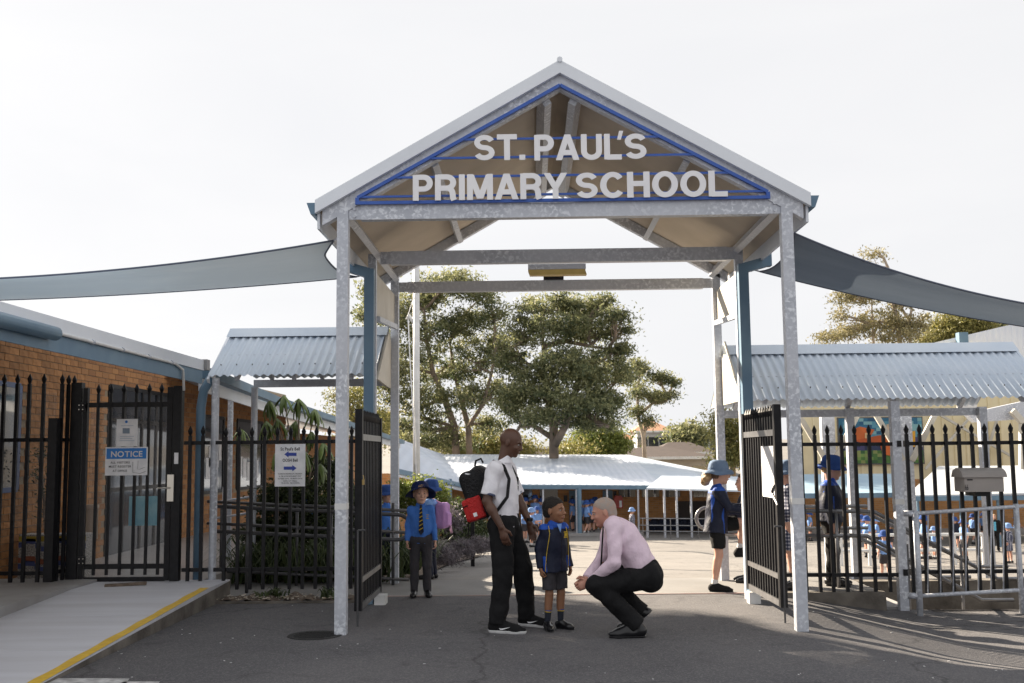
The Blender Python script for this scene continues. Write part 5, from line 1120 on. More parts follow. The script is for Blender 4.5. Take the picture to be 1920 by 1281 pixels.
# ------------------------------------------------------------------ people: signed-distance bodies meshed with surface nets
def nrm(v): v = np.asarray(v, float); return v/np.linalg.norm(v)
class SDF:
    def __init__(s, h=.008, wr=0., wf=18.): s.h = h; s.p = []; s.wr = wr; s.wf = wf
    def rc(s, a, b, ra, rb=None, k=.02, flat=None, clips=(), sub=False):
        s.p.append(('rc', np.asarray(a, float), np.asarray(b, float), ra, rb if rb is not None else ra, k, flat, clips, sub)); return s
    def el(s, c, r, R=None, k=.02, clips=(), sub=False):
        s.p.append(('el', np.asarray(c, float), np.asarray(r, float), R if R is not None else np.eye(3), 0, k, None, clips, sub)); return s
    def bx(s, c, r, R=None, rad=.02, k=.01, clips=()):
        s.p.append(('bx', np.asarray(c, float), np.asarray(r, float), R if R is not None else np.eye(3), rad, k, None, clips, False)); return s
    def run(s):
        h = s.h; lo = []; hi = []
        for q in s.p:
            if q[8]: continue
            if q[0] == 'rc': r = max(q[3], q[4]); lo.append(np.minimum(q[1], q[2])-r); hi.append(np.maximum(q[1], q[2])+r)
            else: r = np.linalg.norm(q[2]) if q[0] == 'bx' else max(q[2]); lo.append(q[1]-r); hi.append(q[1]+r)
        lo = np.min(lo, 0)-4*h; hi = np.max(hi, 0)+4*h; n = np.ceil((hi-lo)/h).astype(int)+1
        F = np.full(n, 1.0, np.float32); ax = [lo[i]+h*np.arange(n[i]) for i in range(3)]
        for kind, A, B, C_, D, k, flat, clips, sub in s.p:
            if kind == 'rc': r = max(C_, D); l = np.minimum(A, B)-r; u = np.maximum(A, B)+r
            else: r = np.linalg.norm(B) if kind == 'bx' else max(B); l = A-r; u = A+r
            pad = k+3*h; i0 = np.clip(((l-pad-lo)/h).astype(int), 0, n); i1 = np.clip(((u+pad-lo)/h).astype(int)+2, 0, n)
            if np.any(i1 <= i0): continue
            sl = tuple(slice(i0[i], i1[i]) for i in range(3)); X = np.stack(np.meshgrid(*[ax[i][sl[i]] for i in range(3)], indexing='ij'), -1)
            if kind == 'rc':
                pa = X-A; ba = B-A; sc = 1.
                if flat is not None:
                    nn, s_ = flat; nn = nrm(nn); pa = pa + (pa@nn)[..., None]*nn*(1/s_-1); ba = ba + nn*(ba@nn)*(1/s_-1); sc = sqrt(s_)
                t = np.clip((pa@ba)/max(ba@ba, 1e-9), 0, 1); d = (np.linalg.norm(pa-t[..., None]*ba, axis=-1)-(C_+(D-C_)*t))*sc
            elif kind == 'el':
                q = (X-A)@C_; k0 = np.linalg.norm(q/B, axis=-1); k1 = np.linalg.norm(q/(B*B), axis=-1); d = k0*(k0-1)/np.maximum(k1, 1e-9)
            else:
                q = np.abs((X-A)@C_)-(B-D); d = np.linalg.norm(np.maximum(q, 0), axis=-1)+np.minimum(q.max(-1), 0)-D
            for cn, cp in clips: d = np.maximum(d, (X-np.asarray(cp))@nrm(cn))
            f = F[sl]
            if sub: hh = np.clip(.5-.5*(f+d)/k, 0, 1); F[sl] = f*(1-hh)+(-d)*hh + k*hh*(1-hh)
            else: hh = np.clip(.5+.5*(f-d)/k, 0, 1); F[sl] = f*(1-hh)+d*hh - k*hh*(1-hh)
        if s.wr:
            X, Y_, Z = np.meshgrid(*ax, indexing='ij'); w_ = s.wf
            q = np.sin(w_*X+1.7*np.sin(w_*.6*Z+X*9)+.5)*np.sin(w_*1.3*Z+2*np.sin(w_*.5*Y_)+w_*.5*X) + .6*np.sin(w_*2.1*Y_+w_*1.1*Z+np.sin(w_*X))
            F += (s.wr*q).astype(np.float32)
        return surfnet(F, lo, h)
def surfnet(F, lo, h):
    ins = F < 0; c = [ins[i:ins.shape[0]-1+i, j:ins.shape[1]-1+j, k:ins.shape[2]-1+k] for i in (0, 1) for j in (0, 1) for k in (0, 1)]
    sm_ = sum(x.astype(np.int8) for x in c); act = (sm_ > 0) & (sm_ < 8); idx = np.argwhere(act); nid = np.full(act.shape, -1, np.int64); nid[tuple(idx.T)] = np.arange(len(idx))
    acc = np.zeros((len(idx), 3)); cnt = np.zeros(len(idx)); cor = np.array([(i, j, k) for i in (0, 1) for j in (0, 1) for k in (0, 1)])
    val = np.stack([F[tuple((idx+o).T)] for o in cor], 1)
    for a in range(8):
        for b in range(a+1, 8):
            if np.abs(cor[a]-cor[b]).sum() != 1: continue
            va, vb = val[:, a], val[:, b]; m_ = (va < 0) != (vb < 0); t = np.where(m_, va/np.where(m_, va-vb, 1), 0); acc += m_[:, None]*(cor[a]+(cor[b]-cor[a])*t[:, None]); cnt += m_
    v = lo + h*(idx + acc/np.maximum(cnt, 1)[:, None]); quads = []
    for d in range(3):
        u, w_ = (d+1) % 3, (d+2) % 3; s0 = [slice(None)]*3; s1 = [slice(None)]*3; s0[d] = slice(0, -1); s1[d] = slice(1, None); a, b = ins[tuple(s0)], ins[tuple(s1)]
        e = np.argwhere(a != b); ok = (e[:, u] > 0) & (e[:, w_] > 0) & (e[:, u] < F.shape[u]-1) & (e[:, w_] < F.shape[w_]-1); e = e[ok]; fl = a[tuple(e.T)]
        du = np.zeros(3, int); du[u] = 1; dw = np.zeros(3, int); dw[w_] = 1
        q = np.stack([nid[tuple((e-du-dw).T)], nid[tuple((e-dw).T)], nid[tuple(e.T)], nid[tuple((e-du).T)]], 1); q[~fl] = q[~fl][:, ::-1]; quads.append(q)
    return v, np.concatenate(quads)
def npmesh(name, v, q, mt, sm_=True):
    me = bpy.data.meshes.new(name); me.vertices.add(len(v)); me.vertices.foreach_set('co', v.ravel().astype(np.float32)); me.loops.add(len(q)*4); me.loops.foreach_set('vertex_index', q.ravel().astype(np.int32))
    me.polygons.add(len(q)); me.polygons.foreach_set('loop_start', np.arange(0, len(q)*4, 4, dtype=np.int32)); me.polygons.foreach_set('use_smooth', np.ones(len(q), bool))
    for m_ in (mt if isinstance(mt, list) else [mt]): me.materials.append(m_)
    me.update(calc_edges=True); return me
def part(s, name, mt, parent, label=None):
    v, q = s.run(); o = link(name, npmesh(name, v, q, mt), parent)
    if label: o['label'] = label
    return o
def colour_by(o, fn):
    me = o.data; n = len(me.polygons); c = np.empty(n*3); me.polygons.foreach_get('center', c); me.polygons.foreach_set('material_index', np.asarray(fn(c.reshape(-1, 3)), np.int32)); me.update()
def cloth(name, c, c2=None, rough=.85, bs=13, b=.9):
    return mat(name, c, rough, 0, c2 or tuple(x*.8 for x in c), 7, 4, bump=b, bscale=bs, spec=.25, stretch=(1.3, 1.3, .8))
SK = {'dark': mat('dark_brown_skin', (.115, .055, .034), .42, 0, (.085, .04, .025), 6, spec=.45), 'brown': mat('brown_skin', (.30, .15, .085), .5, 0, (.25, .12, .065), 8, spec=.4), 'fair': mat('fair_skin', (.60, .36, .27), .5, 0, (.55, .30, .22), 9, spec=.4), 'pink': mat('ruddy_skin', (.55, .29, .21), .5, 0, (.47, .22, .16), 9, spec=.4)}
for k_ in SK.values():
    _b = k_.node_tree.nodes['Principled BSDF']; _b.inputs['Subsurface Weight'].default_value = .08; _b.inputs['Subsurface Radius'].default_value = (.02, .008, .004)
CM_ = {'white': cloth('white_shirt', (.84, .83, .87), (.76, .75, .80)), 'black': cloth('black_cloth', (.008, .008, .009), (.012, .012, .013)), 'pink': cloth('pale_pink_shirt', (.82, .66, .76), (.76, .60, .70)), 'navy': cloth('navy_cloth', (.008, .011, .028), (.012, .016, .036), .6), 'royal': cloth('royal_blue_cloth', (.02, .09, .45), (.018, .075, .38), .6),
       'shirtblue': cloth('school_blue_shirt', (.07, .20, .60), (.055, .17, .52)), 'lightblue': cloth('light_blue_shirt', (.22, .38, .72), (.18, .32, .64)), 'grey': cloth('grey_trouser_cloth', (.055, .052, .058), (.045, .042, .048)), 'hatgrey': cloth('washed_blue_hat', (.17, .24, .36), (.12, .18, .28)), 'hatblue': cloth('blue_hat', (.035, .09, .30), (.03, .07, .24)), 'hatnavy': cloth('navy_hat', (.008, .018, .085), (.006, .014, .06)),
       'sock': cloth('dark_sock', (.03, .035, .05)), 'wsock': cloth('white_sock', (.65, .65, .65)), 'leather': mat('black_leather', (.008, .008, .01), .28, 0, bump=.05, bscale=40), 'hatlight': cloth('sky_blue_hat', (.24, .38, .66), (.2, .33, .6)), 'lilac': cloth('lilac_backpack', (.42, .24, .50), (.36, .2, .44)), 'red': cloth('red_pocket', (.50, .025, .025), (.42, .02, .02), .5, 60), 'packblack': cloth('black_nylon', (.007, .007, .008), (.012, .012, .014), .45, 60)}
def check():
    m = bpy.data.materials.new('navy_white_check'); m.use_nodes = True; t = m.node_tree; tc = t.nodes.new('ShaderNodeTexCoord'); k = t.nodes.new('ShaderNodeTexBrick'); b = t.nodes['Principled BSDF']
    ws = []
    for d in ('X', 'Z'):
        w_ = t.nodes.new('ShaderNodeTexWave'); w_.bands_direction = d; w_.inputs['Scale'].default_value = 9; t.links.new(tc.outputs['Object'], w_.inputs[0]); ws.append(w_)
    ad = t.nodes.new('ShaderNodeMath'); t.links.new(ws[0].outputs['Fac'], ad.inputs[0]); t.links.new(ws[1].outputs['Fac'], ad.inputs[1]); r = t.nodes.new('ShaderNodeValToRGB'); r.color_ramp.interpolation = 'CONSTANT'
    r.color_ramp.elements[0].color = (.02, .025, .06, 1); r.color_ramp.elements[1].position = .75; r.color_ramp.elements[1].color = (.5, .5, .55, 1); e = r.color_ramp.elements.new(.4); e.color = (.13, .14, .2, 1)
    ml = t.nodes.new('ShaderNodeMath'); ml.operation = 'MULTIPLY'; ml.inputs[1].default_value = .5; t.links.new(ad.outputs[0], ml.inputs[0]); t.links.new(ml.outputs[0], r.inputs[0]); t.links.new(r.outputs[0], b.inputs['Base Color']); b.inputs['Roughness'].default_value = .85; return m
CM_['check'] = check()
HAIR = {'black': mat('black_hair', (.008, .006, .005), .6, 0, (.02, .014, .01), 60, bump=.8, bscale=150), 'grey': mat('grey_stubble_hair', (.36, .32, .29), .7, 0, (.42, .31, .25), 30, bump=.5, bscale=200), 'brown': mat('brown_hair', (.07, .035, .016), .55, 0, (.13, .07, .03), 30, bump=.6, bscale=90, stretch=(1, 1, .2)), 'fair': mat('sandy_hair', (.34, .2, .09), .55, 0, (.45, .3, .15), 30, bump=.5, bscale=90, stretch=(1, 1, .2))}
EYEW = mat('eye_white', (.30, .27, .25), .4); EYED = mat('eye_dark', (.012, .008, .006), .15); LIP = {k: mat(k+'_lips', c, .45) for k, c in (('dark', (.10, .035, .025)), ('brown', (.30, .11, .08)), ('fair', (.50, .20, .17)), ('pink', (.42, .16, .13)))}
ADULT = dict(pel=(0, 0, .96), che=(0, 0, 1.27), neck=(-.01, 0, 1.48), head=(.02, 0, 1.665), shL=(0, .185, 1.43), shR=(0, -.185, 1.43), elL=(-.03, .23, 1.14), elR=(-.03, -.23, 1.14), wrL=(.04, .23, .89), wrR=(.04, -.23, .89), hiL=(0, .09, .93), hiR=(0, -.09, .93), knL=(.02, .1, .51), knR=(.02, -.1, .51), anL=(-.02, .11, .085), anR=(-.02, -.11, .085), toL=(.15, .13, .03), toR=(.15, -.13, .03), hdL=(.2, 0, -1), hdR=(.2, 0, -1))
KID = dict(pel=(0, 0, .66), che=(0, 0, .88), neck=(-.005, 0, 1.02), head=(.015, 0, 1.165), shL=(0, .108, .985), shR=(0, -.108, .985), elL=(-.02, .142, .79), elR=(-.02, -.142, .79), wrL=(.03, .15, .62), wrR=(.03, -.15, .62), hiL=(0, .065, .64), hiR=(0, -.065, .64), knL=(.01, .07, .35), knR=(.01, -.07, .35), anL=(-.015, .075, .065), anR=(-.015, -.075, .065), toL=(.11, .09, .025), toR=(.11, -.09, .025), hdL=(.1, 0, -1), hdR=(.1, 0, -1))
def frame(f, up):
    f = nrm(f); up = np.asarray(up, float); l = nrm(np.cross(up, f)); u = np.cross(f, l); return np.stack([f, l, u], 1)
def hand(s, w_, d, palm, thumb, r, curl=.5):
    """palm: direction the palm faces; thumb: side direction"""
    d = nrm(d); palm = nrm(np.asarray(palm, float)-d*np.dot(palm, d)); th = nrm(np.cross(palm, d)); 
    if np.dot(th, thumb) < 0: th = -th
    w_ = np.asarray(w_, float); s.rc(w_+d*.02*r, w_+d*.075*r, .030*r, .034*r, .012, (palm, .5))
    for i, (o_, L_) in enumerate(((.027, .072), (.009, .080), (-.009, .074), (-.026, .058))):
        k0 = w_+d*.088*r+th*o_*r; a1 = nrm(d*cos(curl*.6)+palm*sin(curl*.6)); a2 = nrm(d*cos(curl*1.7)+palm*sin(curl*1.7)); k1 = k0+a1*L_*.5*r; k2 = k1+a2*L_*.5*r
        s.rc(k0-d*.02*r, k1, .0092*r, .0086*r, .004); s.rc(k1, k2, .0086*r, .0072*r, .003)
    t0 = w_+d*.03*r+th*.026*r; t1 = t0+nrm(d*.8+th*.75+palm*.3)*.038*r; t2 = t1+nrm(d+th*.1+palm*.5)*.032*r; s.rc(t0, t1, .0125*r, .011*r, .008); s.rc(t1, t2, .0105*r, .0085*r, .004)
def human(label, loc, heading, J0, over=None, r=1., hs=1., skin='fair', face=(1, 0, 0), hup=(0, 0, 1), top='short', topm='white', bottom='long', botm='black', shoe='leather', hair=None, hat=None, hatm='hatblue', sock=None, h=.007, hb=None, lean=None, curl=.5, group=None, detail=True, hem=None, shortlen=.55, scale=1., tw=1.):
    J = {k: np.array(v, float) for k, v in J0.items()}
    for k, v in (over or {}).items(): J[k] = np.array(v, float)
    root = thing('person', label, 'person', loc, group); root.rotation_euler.z = heading
    if scale != 1.: root.scale = (scale,)*3
    up_t = nrm(J['neck']-J['pel']); le = nrm(J['shL']-J['shR']); fw = nrm(np.cross(le, up_t)); RT = np.stack([fw, np.cross(up_t, fw), up_t], 1); lh = nrm(J['hiL']-J['hiR'])
    b = SDF(hb or h*.85)
    b.el(J['pel'], (.105*r, .145*r, .12*r), RT, .05); b.el((J['pel']+J['che'])/2, (.095*r, .13*r, .15*r), RT, .06); b.el(J['che'], (.11*r, .155*r, .17*r), RT, .06); b.rc(J['shL'], J['shR'], .055*r, None, .05)
    for S in 'LR':
        sh_, e_, w_, hi_, kn, an, to = (J[k+S] for k in ('sh', 'el', 'wr', 'hi', 'kn', 'an', 'to'))
        b.rc(sh_, e_, .048*r, .037*r, .02); b.rc(e_, e_+(w_-e_)*.35, .038*r, .038*r, .02); b.rc(e_+(w_-e_)*.3, w_, .037*r, .0255*r, .02)
        b.rc(hi_, kn, .082*r, .053*r, .03); b.rc(kn, an, .052*r, .034*r, .02); bk = -nrm(to-an)*np.array([1, 1, 0]); b.rc(kn+(an-kn)*.18+bk*.012*r, kn+(an-kn)*.5+bk*.012*r, .048*r, .042*r, .03)
        b.rc(an, to, .034*r, .026*r, .02)
        sd_ = le if S == 'L' else -le; hd = nrm(J['hd'+S]); 
        if detail: hand(b, w_, hd, J.get('pm'+S, -sd_), J.get('th'+S, fw), r, curl)
        else: b.rc(w_, w_+hd*.11*r, .028*r, .022*r, .015, (sd_, .6))
    H = J['head']; R = frame(face, hup); f, l, u = R.T
    b.rc(J['neck'], H+(-.022*f-.055*u)*hs, .052*r, .054*hs*min(1, r+.1), .03)
    b.el(H+(-.012*f+.03*u)*hs, np.array([.097, .075, .09])*hs, R, .02); b.el(H+(.028*f-.032*u)*hs, np.array([.066, .058, .080])*hs, R, .03)
    if detail:
        b.el(H+(.066*f-.092*u)*hs, np.array([.022, .026, .018])*hs, R, .02); b.el(H+(.080*f+.022*u)*hs, np.array([.014, .046, .010])*hs, R, .012)
        for s_ in (-1, 1):
            b.el(H+(.096*f+s_*.031*l+.004*u)*hs, np.array([.013, .016, .010])*hs, R, .010*hs, sub=True); b.el(H+(-.004*f+s_*.076*l-.006*u)*hs, np.array([.018, .010, .031])*hs, R, .008); b.el(H+(.068*f+s_*.036*l-.026*u)*hs, np.array([.02, .018, .016])*hs, R, .02)
        b.rc(H+(.088*f+.012*u)*hs, H+(.108*f-.026*u)*hs, .0075*hs, .0115*hs, .012); b.el(H+(.100*f-.030*u)*hs, np.array([.010, .016, .008])*hs, R, .008); b.el(H+(.088*f-.058*u)*hs, np.array([.011, .023, .010])*hs, R, .010)
    body = part(b, 'body', SK[skin], root)
    if detail:
        for s_ in (-1, 1):
            c = H+(.0795*f+s_*.030*l+.004*u)*hs; m = MB(); m.lathe([(.0001, -.0075), (.008, -.0055), (.0115, 0), (.008, .0055), (.0001, .0075)], 12, (0, 0, 0)); m.v = [tuple(c+np.array(p)*hs) for p in m.v]; e_ = m.build('eye', EYEW, root, smooth=True, loc=(0, 0, 0)) if False else link('eye', m.mesh('eye', EYEW, smooth=True), root)
            c = c+f*.0072*hs; m = MB(); m.lathe([(.0001, -.0055), (.004, -.004), (.0055, 0), (.004, .004), (.0001, .0055)], 10, (0, 0, 0)); m.v = [tuple(c+np.array(p)*hs) for p in m.v]; link('iris', m.mesh('iris', EYED, smooth=True), e_)
            m = MB(); m.tube([H+(.094*f+s_*.014*l+.022*u)*hs, H+(.093*f+s_*.03*l+.027*u)*hs, H+(.080*f+s_*.047*l+.022*u)*hs], [.002*hs, .0032*hs, .0015*hs], 6); link('eyebrow', m.mesh('eyebrow', HAIR[hair or 'black' if hair != 'grey' else 'grey'], smooth=True), root)
        m = MB(); m.tube([H+(.088*f-.021*l-.056*u)*hs, H+(.0985*f-.01*l-.059*u)*hs, H+(.1*f-.059*u)*hs, H+(.0985*f+.01*l-.059*u)*hs, H+(.088*f+.021*l-.056*u)*hs], [.001, .0036*hs, .0042*hs, .0036*hs, .001], 6); link('lips', m.mesh('lips', LIP[skin], smooth=True), root)
    if hair:
        hd_ = SDF(h); c = H+(-.012*f+.03*u)*hs; g = .007 if hair != 'grey' else .002; g = g if not hat else .008
        clips = [(-u*.80+f*.60, H+(.052*f+.05*u)*hs)]
        hd_.el(c, (np.array([.097, .075, .09])+g)*hs, R, .01, clips); hd_.el(H+(-.04*f-.02*u)*hs, (np.array([.066, .062, .06])+g*.6)*hs, R, .015, [(-u, H+(-.062*u)*hs), (f, H+(-.015*f)*hs)])
        if hair == 'grey': hd_.wr = 0
        else: hd_.wr = .003; hd_.wf = 150
        if hair in ('brown', 'fair') and hat == 'long': hd_.rc(H+(-.075*f)*hs, H+(-.10*f-.20*u)*hs, .055*hs, .03*hs, .03)
        part(hd_, 'hair', HAIR[hair], root)
    if hat:
        m = MB(); br = .105; wide = .172 if hat == 'wide' else .155
        prof = [(.001, .145), (.05, .143), (.082, .128), (.096, .10), (.103, .055), (br, .04), (br+.03, .026), (wide, -.004), (wide-.002, -.008), (br+.02, .022), (.09, .035)]
        def fnh(p, q, rr, pr=prof): 
            dz_ = (.018*sin(2*q+1)+.008*sin(5*q+.7))*max(0, (rr-br)/.08) + (.03*max(0, -cos(q))*max(0, (rr-br)/.08) if hat == 'wide' else 0)
            return V((p.x*1.06+(-.012), p.y, p.z+dz_))
        tl_ = np.array(Matrix.Rotation(-.42 if hat == 'wide' else -.12, 3, 'Y')); RH = R@tl_; m.lathe(prof, 28, (0, 0, 0), fnh); m.v = [tuple(H+RH@(np.array(p)*hs)) for p in m.v]; link('hat', m.mesh('hat', CM_[hatm], smooth=True), root)
        m = MB(); m.lathe([(.1045, .042), (.1055, .055), (.104, .062)], 28, (0, 0, 0), fnh); m.v = [tuple(H+RH@(np.array(p)*hs*1.01)) for p in m.v]; link('hat_band', m.mesh('hat_band', CM_[hatm], smooth=True), root)
    # top garment
    t = SDF(h, .0056*r, 21); g = .016*r if top != 'jacket' else .026*r; hemz = hem if hem is not None else J['pel']-up_t*.03*r; hc = [(-up_t, hemz)]
    t.el(J['che'], (.115*r+g, .16*r+g, .18*r+g), RT, .05, hc); t.el((J['pel']+J['che'])/2, (.105*r+g, .14*r+g, .17*r+g), RT, .06, hc); t.rc((J['pel']+J['che'])/2, hemz-up_t*.02*r, .135*r+g, (.182 if top == 'jacket' else .15)*r+g*1.2, .04, (fw, .80 if top == 'jacket' else .74), hc); t.rc(J['shL'], J['shR'], .056*r+g*.5, None, .045)
    for S in 'LR':
        sh_, e_, w_ = (J[k+S] for k in ('sh', 'el', 'wr'))
        if top == 'short': q = e_+(sh_-e_)*.18; t.rc(sh_, e_, .058*r+g*.5, .054*r+g*.4, .03, None, [(e_-sh_, q)])
        else: t.rc(sh_, e_, .056*r+g*.4, .045*r+g*.5, .03); q = w_+(e_-w_)*.02; t.rc(e_, w_+(w_-e_)*.1, .044*r+g*.5, .033*r+g*.5, .02, None, [(w_-e_, q)])
    t.rc(J['neck']-up_t*.03*r, J['neck']+up_t*.045*r, .064*r, .062*r, .012, None, [(up_t-fw*.45, J['neck']+up_t*.042*r)])
    to_ = part(t, {'jacket': 'jacket', 'dress': 'dress'}.get(top, 'shirt'), CM_[topm] if isinstance(topm, str) else topm, root)
    # bottoms
    if bottom in ('long', 'short'):
        q = SDF(h, .0050*r, 22); wc_ = [(up_t, J['pel']+up_t*.085*r)]; q.el(J['pel']-up_t*.01*r, (.125*r, .158*r, .13*r), RT, .04, wc_); q.rc(J['pel']-up_t*.03*r, J['pel']+up_t*.12*r, .145*r, .132*r, .03, (fw, .78), wc_)
        for S in 'LR':
            hi_, kn, an, to = (J[k+S] for k in ('hi', 'kn', 'an', 'to'))
            if bottom == 'long': q.rc(hi_, kn, .097*r*tw, .074*r*tw, .03); cut = an+(an-kn)*.03; q.rc(kn, an+(an-kn)*.12, .074*r*tw, .064*r*tw, .02, None, [(an-kn, cut)])
            else: e2 = hi_+(kn-hi_)*1.0; q.rc(hi_, e2, .098*r, .094*r, .03, None, [(kn-hi_, hi_+(kn-hi_)*(shortlen+.2))])
        part(q, 'trousers' if bottom == 'long' else 'shorts', CM_[botm], root)
    elif bottom == 'skirt':
        q = SDF(h, .002*r, 30); q.rc(J['pel'], (J['knL']+J['knR'])/2, .15*r, .19*r, .03, (fw, .8), [(-up_t, (J['knL']+J['knR'])/2+up_t*.05)]); part(q, 'skirt', CM_[botm] if isinstance(botm, str) else botm, root)
    for S in 'LR':
        kn, an, to = (J[k+S] for k in ('kn', 'an', 'to')); d = nrm(to-an); sole_n = nrm(np.cross(d, np.cross(np.array([0, 0, 1.]) if abs(d[2]) < .8 else nrm(kn-an), d)))
        ft = nrm(np.array([to[0]-an[0], to[1]-an[1], 0])) if abs(d[2]) < .75 else d
        heel = an - ft*.035*r - nrm(an-kn)*0 ; lz = to[2]-.0
        q = SDF(h*.8); tip = to+ft*.055*r
        if J.get('ft'+S) is None: base = np.array([0, 0, 1.]); hb_ = np.array([heel[0], heel[1], to[2]+.012*r]); clip = [(-base, np.array([0, 0, to[2]-.022*r]))]
        else: base = nrm(J['ft'+S]); hb_ = heel-base*.03*r; clip = [(-base, to-base*.022*r)]
        q.rc(hb_, to, .040*r, .042*r, .02, None, clip); q.rc(to, tip, .042*r, .026*r, .02, (base, .8), clip); q.rc(hb_+base*.02*r, an+base*.005, .04*r, .042*r, .03, None, clip+[(nrm(kn-an), an+nrm(kn-an)*.012*r)]); q.rc(an+ft*.02*r, to, .034*r, .032*r, .03, None, clip)
        so = part(q, 'shoe', CM_[shoe], root)
        if shoe in ('leather', 'black') and detail:
            wsole = label.startswith('man ')
            q = SDF(h*.7); q.rc(hb_-base*.015*r, to-base*.012*r, .043*r, .045*r, .01, None, [(-base, to-base*.030*r), (base, to-base*(.004 if wsole else .016)*r)]); q.rc(to-base*.012*r, tip-base*.008*r, .045*r, .029*r, .01, None, [(-base, to-base*.030*r), (base, to-base*(.004 if wsole else .016)*r)]); part(q, 'sole', CM_['wsock'] if wsole else CM_['leather'], so)
        if sock:
            c1, L_, stripe = sock; q = SDF(h*.8); q.rc(an+(kn-an)*-.02, kn, .040*r, .052*r, .01, None, [(kn-an, an+nrm(kn-an)*L_)]); so2 = part(q, 'sock', CM_[c1], root)
            if stripe:
                for dz_, cc in ((.024, 'royal'), (.036, 'yel')):
                    q = SDF(h*.5); ctr = an+nrm(kn-an)*(L_-dz_); q.rc(an, kn, .0425*r, .0545*r, .005, None, [(kn-an, ctr+nrm(kn-an)*.005), (an-kn, ctr-nrm(kn-an)*.005)]); part(q, 'stripe', CM_[cc], so2)
    root['_'] = 0; del root['_']
    return root, J, RT, to_
CM_['yel'] = cloth('gold_stripe', (.6, .42, .05))
# ------------------------------------------------------------------ the main figures
def lmesh(name, mb, mt, root, smooth=False): return link(name, mb.mesh(name, mt, smooth=smooth), root)
# standing man with backpack
pm = G(957, 1181)
root, J, RT, top = human('man in white short-sleeved shirt and black trousers standing with a black and red backpack', pm, radians(-12), ADULT,
    dict(pel=(-.05, 0, .99), che=(-.075, 0, 1.30), neck=(-.05, 0, 1.52), head=(.025, 0, 1.715), shR=(-.085, -.19, 1.47), shL=(-.06, .19, 1.47), elR=(-.15, -.25, 1.185), elL=(.03, .27, 1.18), wrR=(-.01, -.27, .95), wrL=(.14, .24, .96), hdR=(.28, .05, -1), hdL=(.25, 0, -1), hiR=(-.06, -.09, .96), hiL=(-.04, .09, .96), knR=(-.03, -.14, .53), knL=(.09, .15, .53), anR=(-.08, -.17, .09), anL=(.10, .25, .09), toR=(.10, -.19, .03), toL=(.27, .20, .03)),
    r=1.13, hs=1.10, skin='dark', face=(1, -.12, -.34), top='short', topm='white', bottom='long', botm='black', shoe='black', h=.007, hb=.0055, curl=.45, hem=np.array([-.05, 0, .945]), detail=True, tw=1.10)
# cuffs, collar, buttons, watch
for S in 'RL':
    s_, e_ = J['sh'+S], J['el'+S]; q = e_+(s_-e_)*.18; d = nrm(e_-s_); c = SDF(.006); c.rc(s_, e_, .0745, .0700, .01, None, [(d, q+d*.002), (-d, q-d*.022)]); part(c, 'cuff', CM_['navyish'] if 'navyish' in CM_ else CM_.setdefault('navyish', cloth('slate_cuff', (.10, .12, .2))), root)
c = SDF(.006); n_ = J['neck']; up_ = RT[:, 2]; fw_ = RT[:, 0]; c.rc(n_-up_*.01+fw_*.005, n_+up_*.05, .086, .073, .01, None, [(up_-fw_*.55, n_+up_*.045), (-up_, n_+up_*.005)]); part(c, 'collar', CM_['white'], root)
m = MB(); 
for i in range(6): p = n_+fw_*.11*(1 if i else .8)-up_*(.03+.085*i); m.tube([p+fw_*.02, p+fw_*.032], .006, 6)
lmesh('buttons', m, M['paper'], root)
m = MB(); w_ = V(J['wrL'])+V((0, 0, .03)); m.tube([w_+V((0, 0, -.015)), w_+V((0, 0, .015))], .034, 12); lmesh('watch', m, M['black'], root)
for S in 'RL':        # white swoosh marks on the shoes
    a, t_ = J['an'+S], J['to'+S]; y0 = a[1]-.046 if S == 'R' else a[1]-.046; d = V((t_[0]-a[0], t_[1]-a[1], 0)).normalized(); m = MB(); n2 = V((d.y, -d.x, 0))*.0455
    o_ = V((a[0], a[1], .035))+n2; pts = [o_+d*x+V((0, 0, z)) for x, z in ((.03, .012), (.045, -.002), (.07, .0), (.14, .026), (.07, .012), (.05, .010))]; m.prism(pts, n2*.08); lmesh('logo', m, M['paper'], root)
# backpack
bp = thing('backpack', 'black backpack with red front pocket carried on the standing man\'s back', 'backpack', pm); bp.rotation_euler.z = radians(-12)
Rb = frame((-1, 0, .12), (0, 0, 1)); Rb = np.stack([nrm((-1, 0, .10)), nrm((0, -1, 0)), nrm(np.cross((-1, 0, .10), (0, -1, 0)))], 1)
cb = np.array([-.285, -.02, 1.24])
tilt = Matrix.Rotation(-.33, 3, 'Y'); Rb = np.array(tilt)
b = SDF(.008, .0025, 20); b.bx(cb, (.115, .165, .235), Rb, .07, .02); b.el(cb+np.array([.03, 0, .13]), (.10, .15, .14), Rb, .04); part(b, 'bag', CM_['packblack'], bp)
b = SDF(.007, .0015, 30); pc_ = cb+Rb@np.array([-.095, -.02, -.12]); b.bx(pc_, (.055, .150, .105), Rb, .03, .01); b.bx(pc_+Rb@np.array([.07, -.09, 0]), (.07, .075, .105), Rb, .02, .02); o = part(b, 'front_pocket', CM_['red'], bp)
m = MB(); cc = V(pc_+Rb@np.array([.05, -.168, -.055])); m.box(cc, (.035, .004, .035), Matrix.Rotation(-.33, 3, 'Y')); lmesh('badge', m, M['paper'], bp)
m = MB(); m.box(V(pc_+Rb@np.array([.02, -.155, .045])), (.17, .012, .008), Matrix.Rotation(-.33, 3, 'Y')); lmesh('pocket_seam', m, CM_['packblack'], bp)
m = MB()
for k in range(4): p = V(cb+Rb@np.array([.0, -.150, .20-.035*k])); m.box(p, (.05, .02, .012), Matrix.Rotation(.5-.33, 3, 'Y')); 
lmesh('white_lettering', m, M['paper'], bp)
m = MB(); 
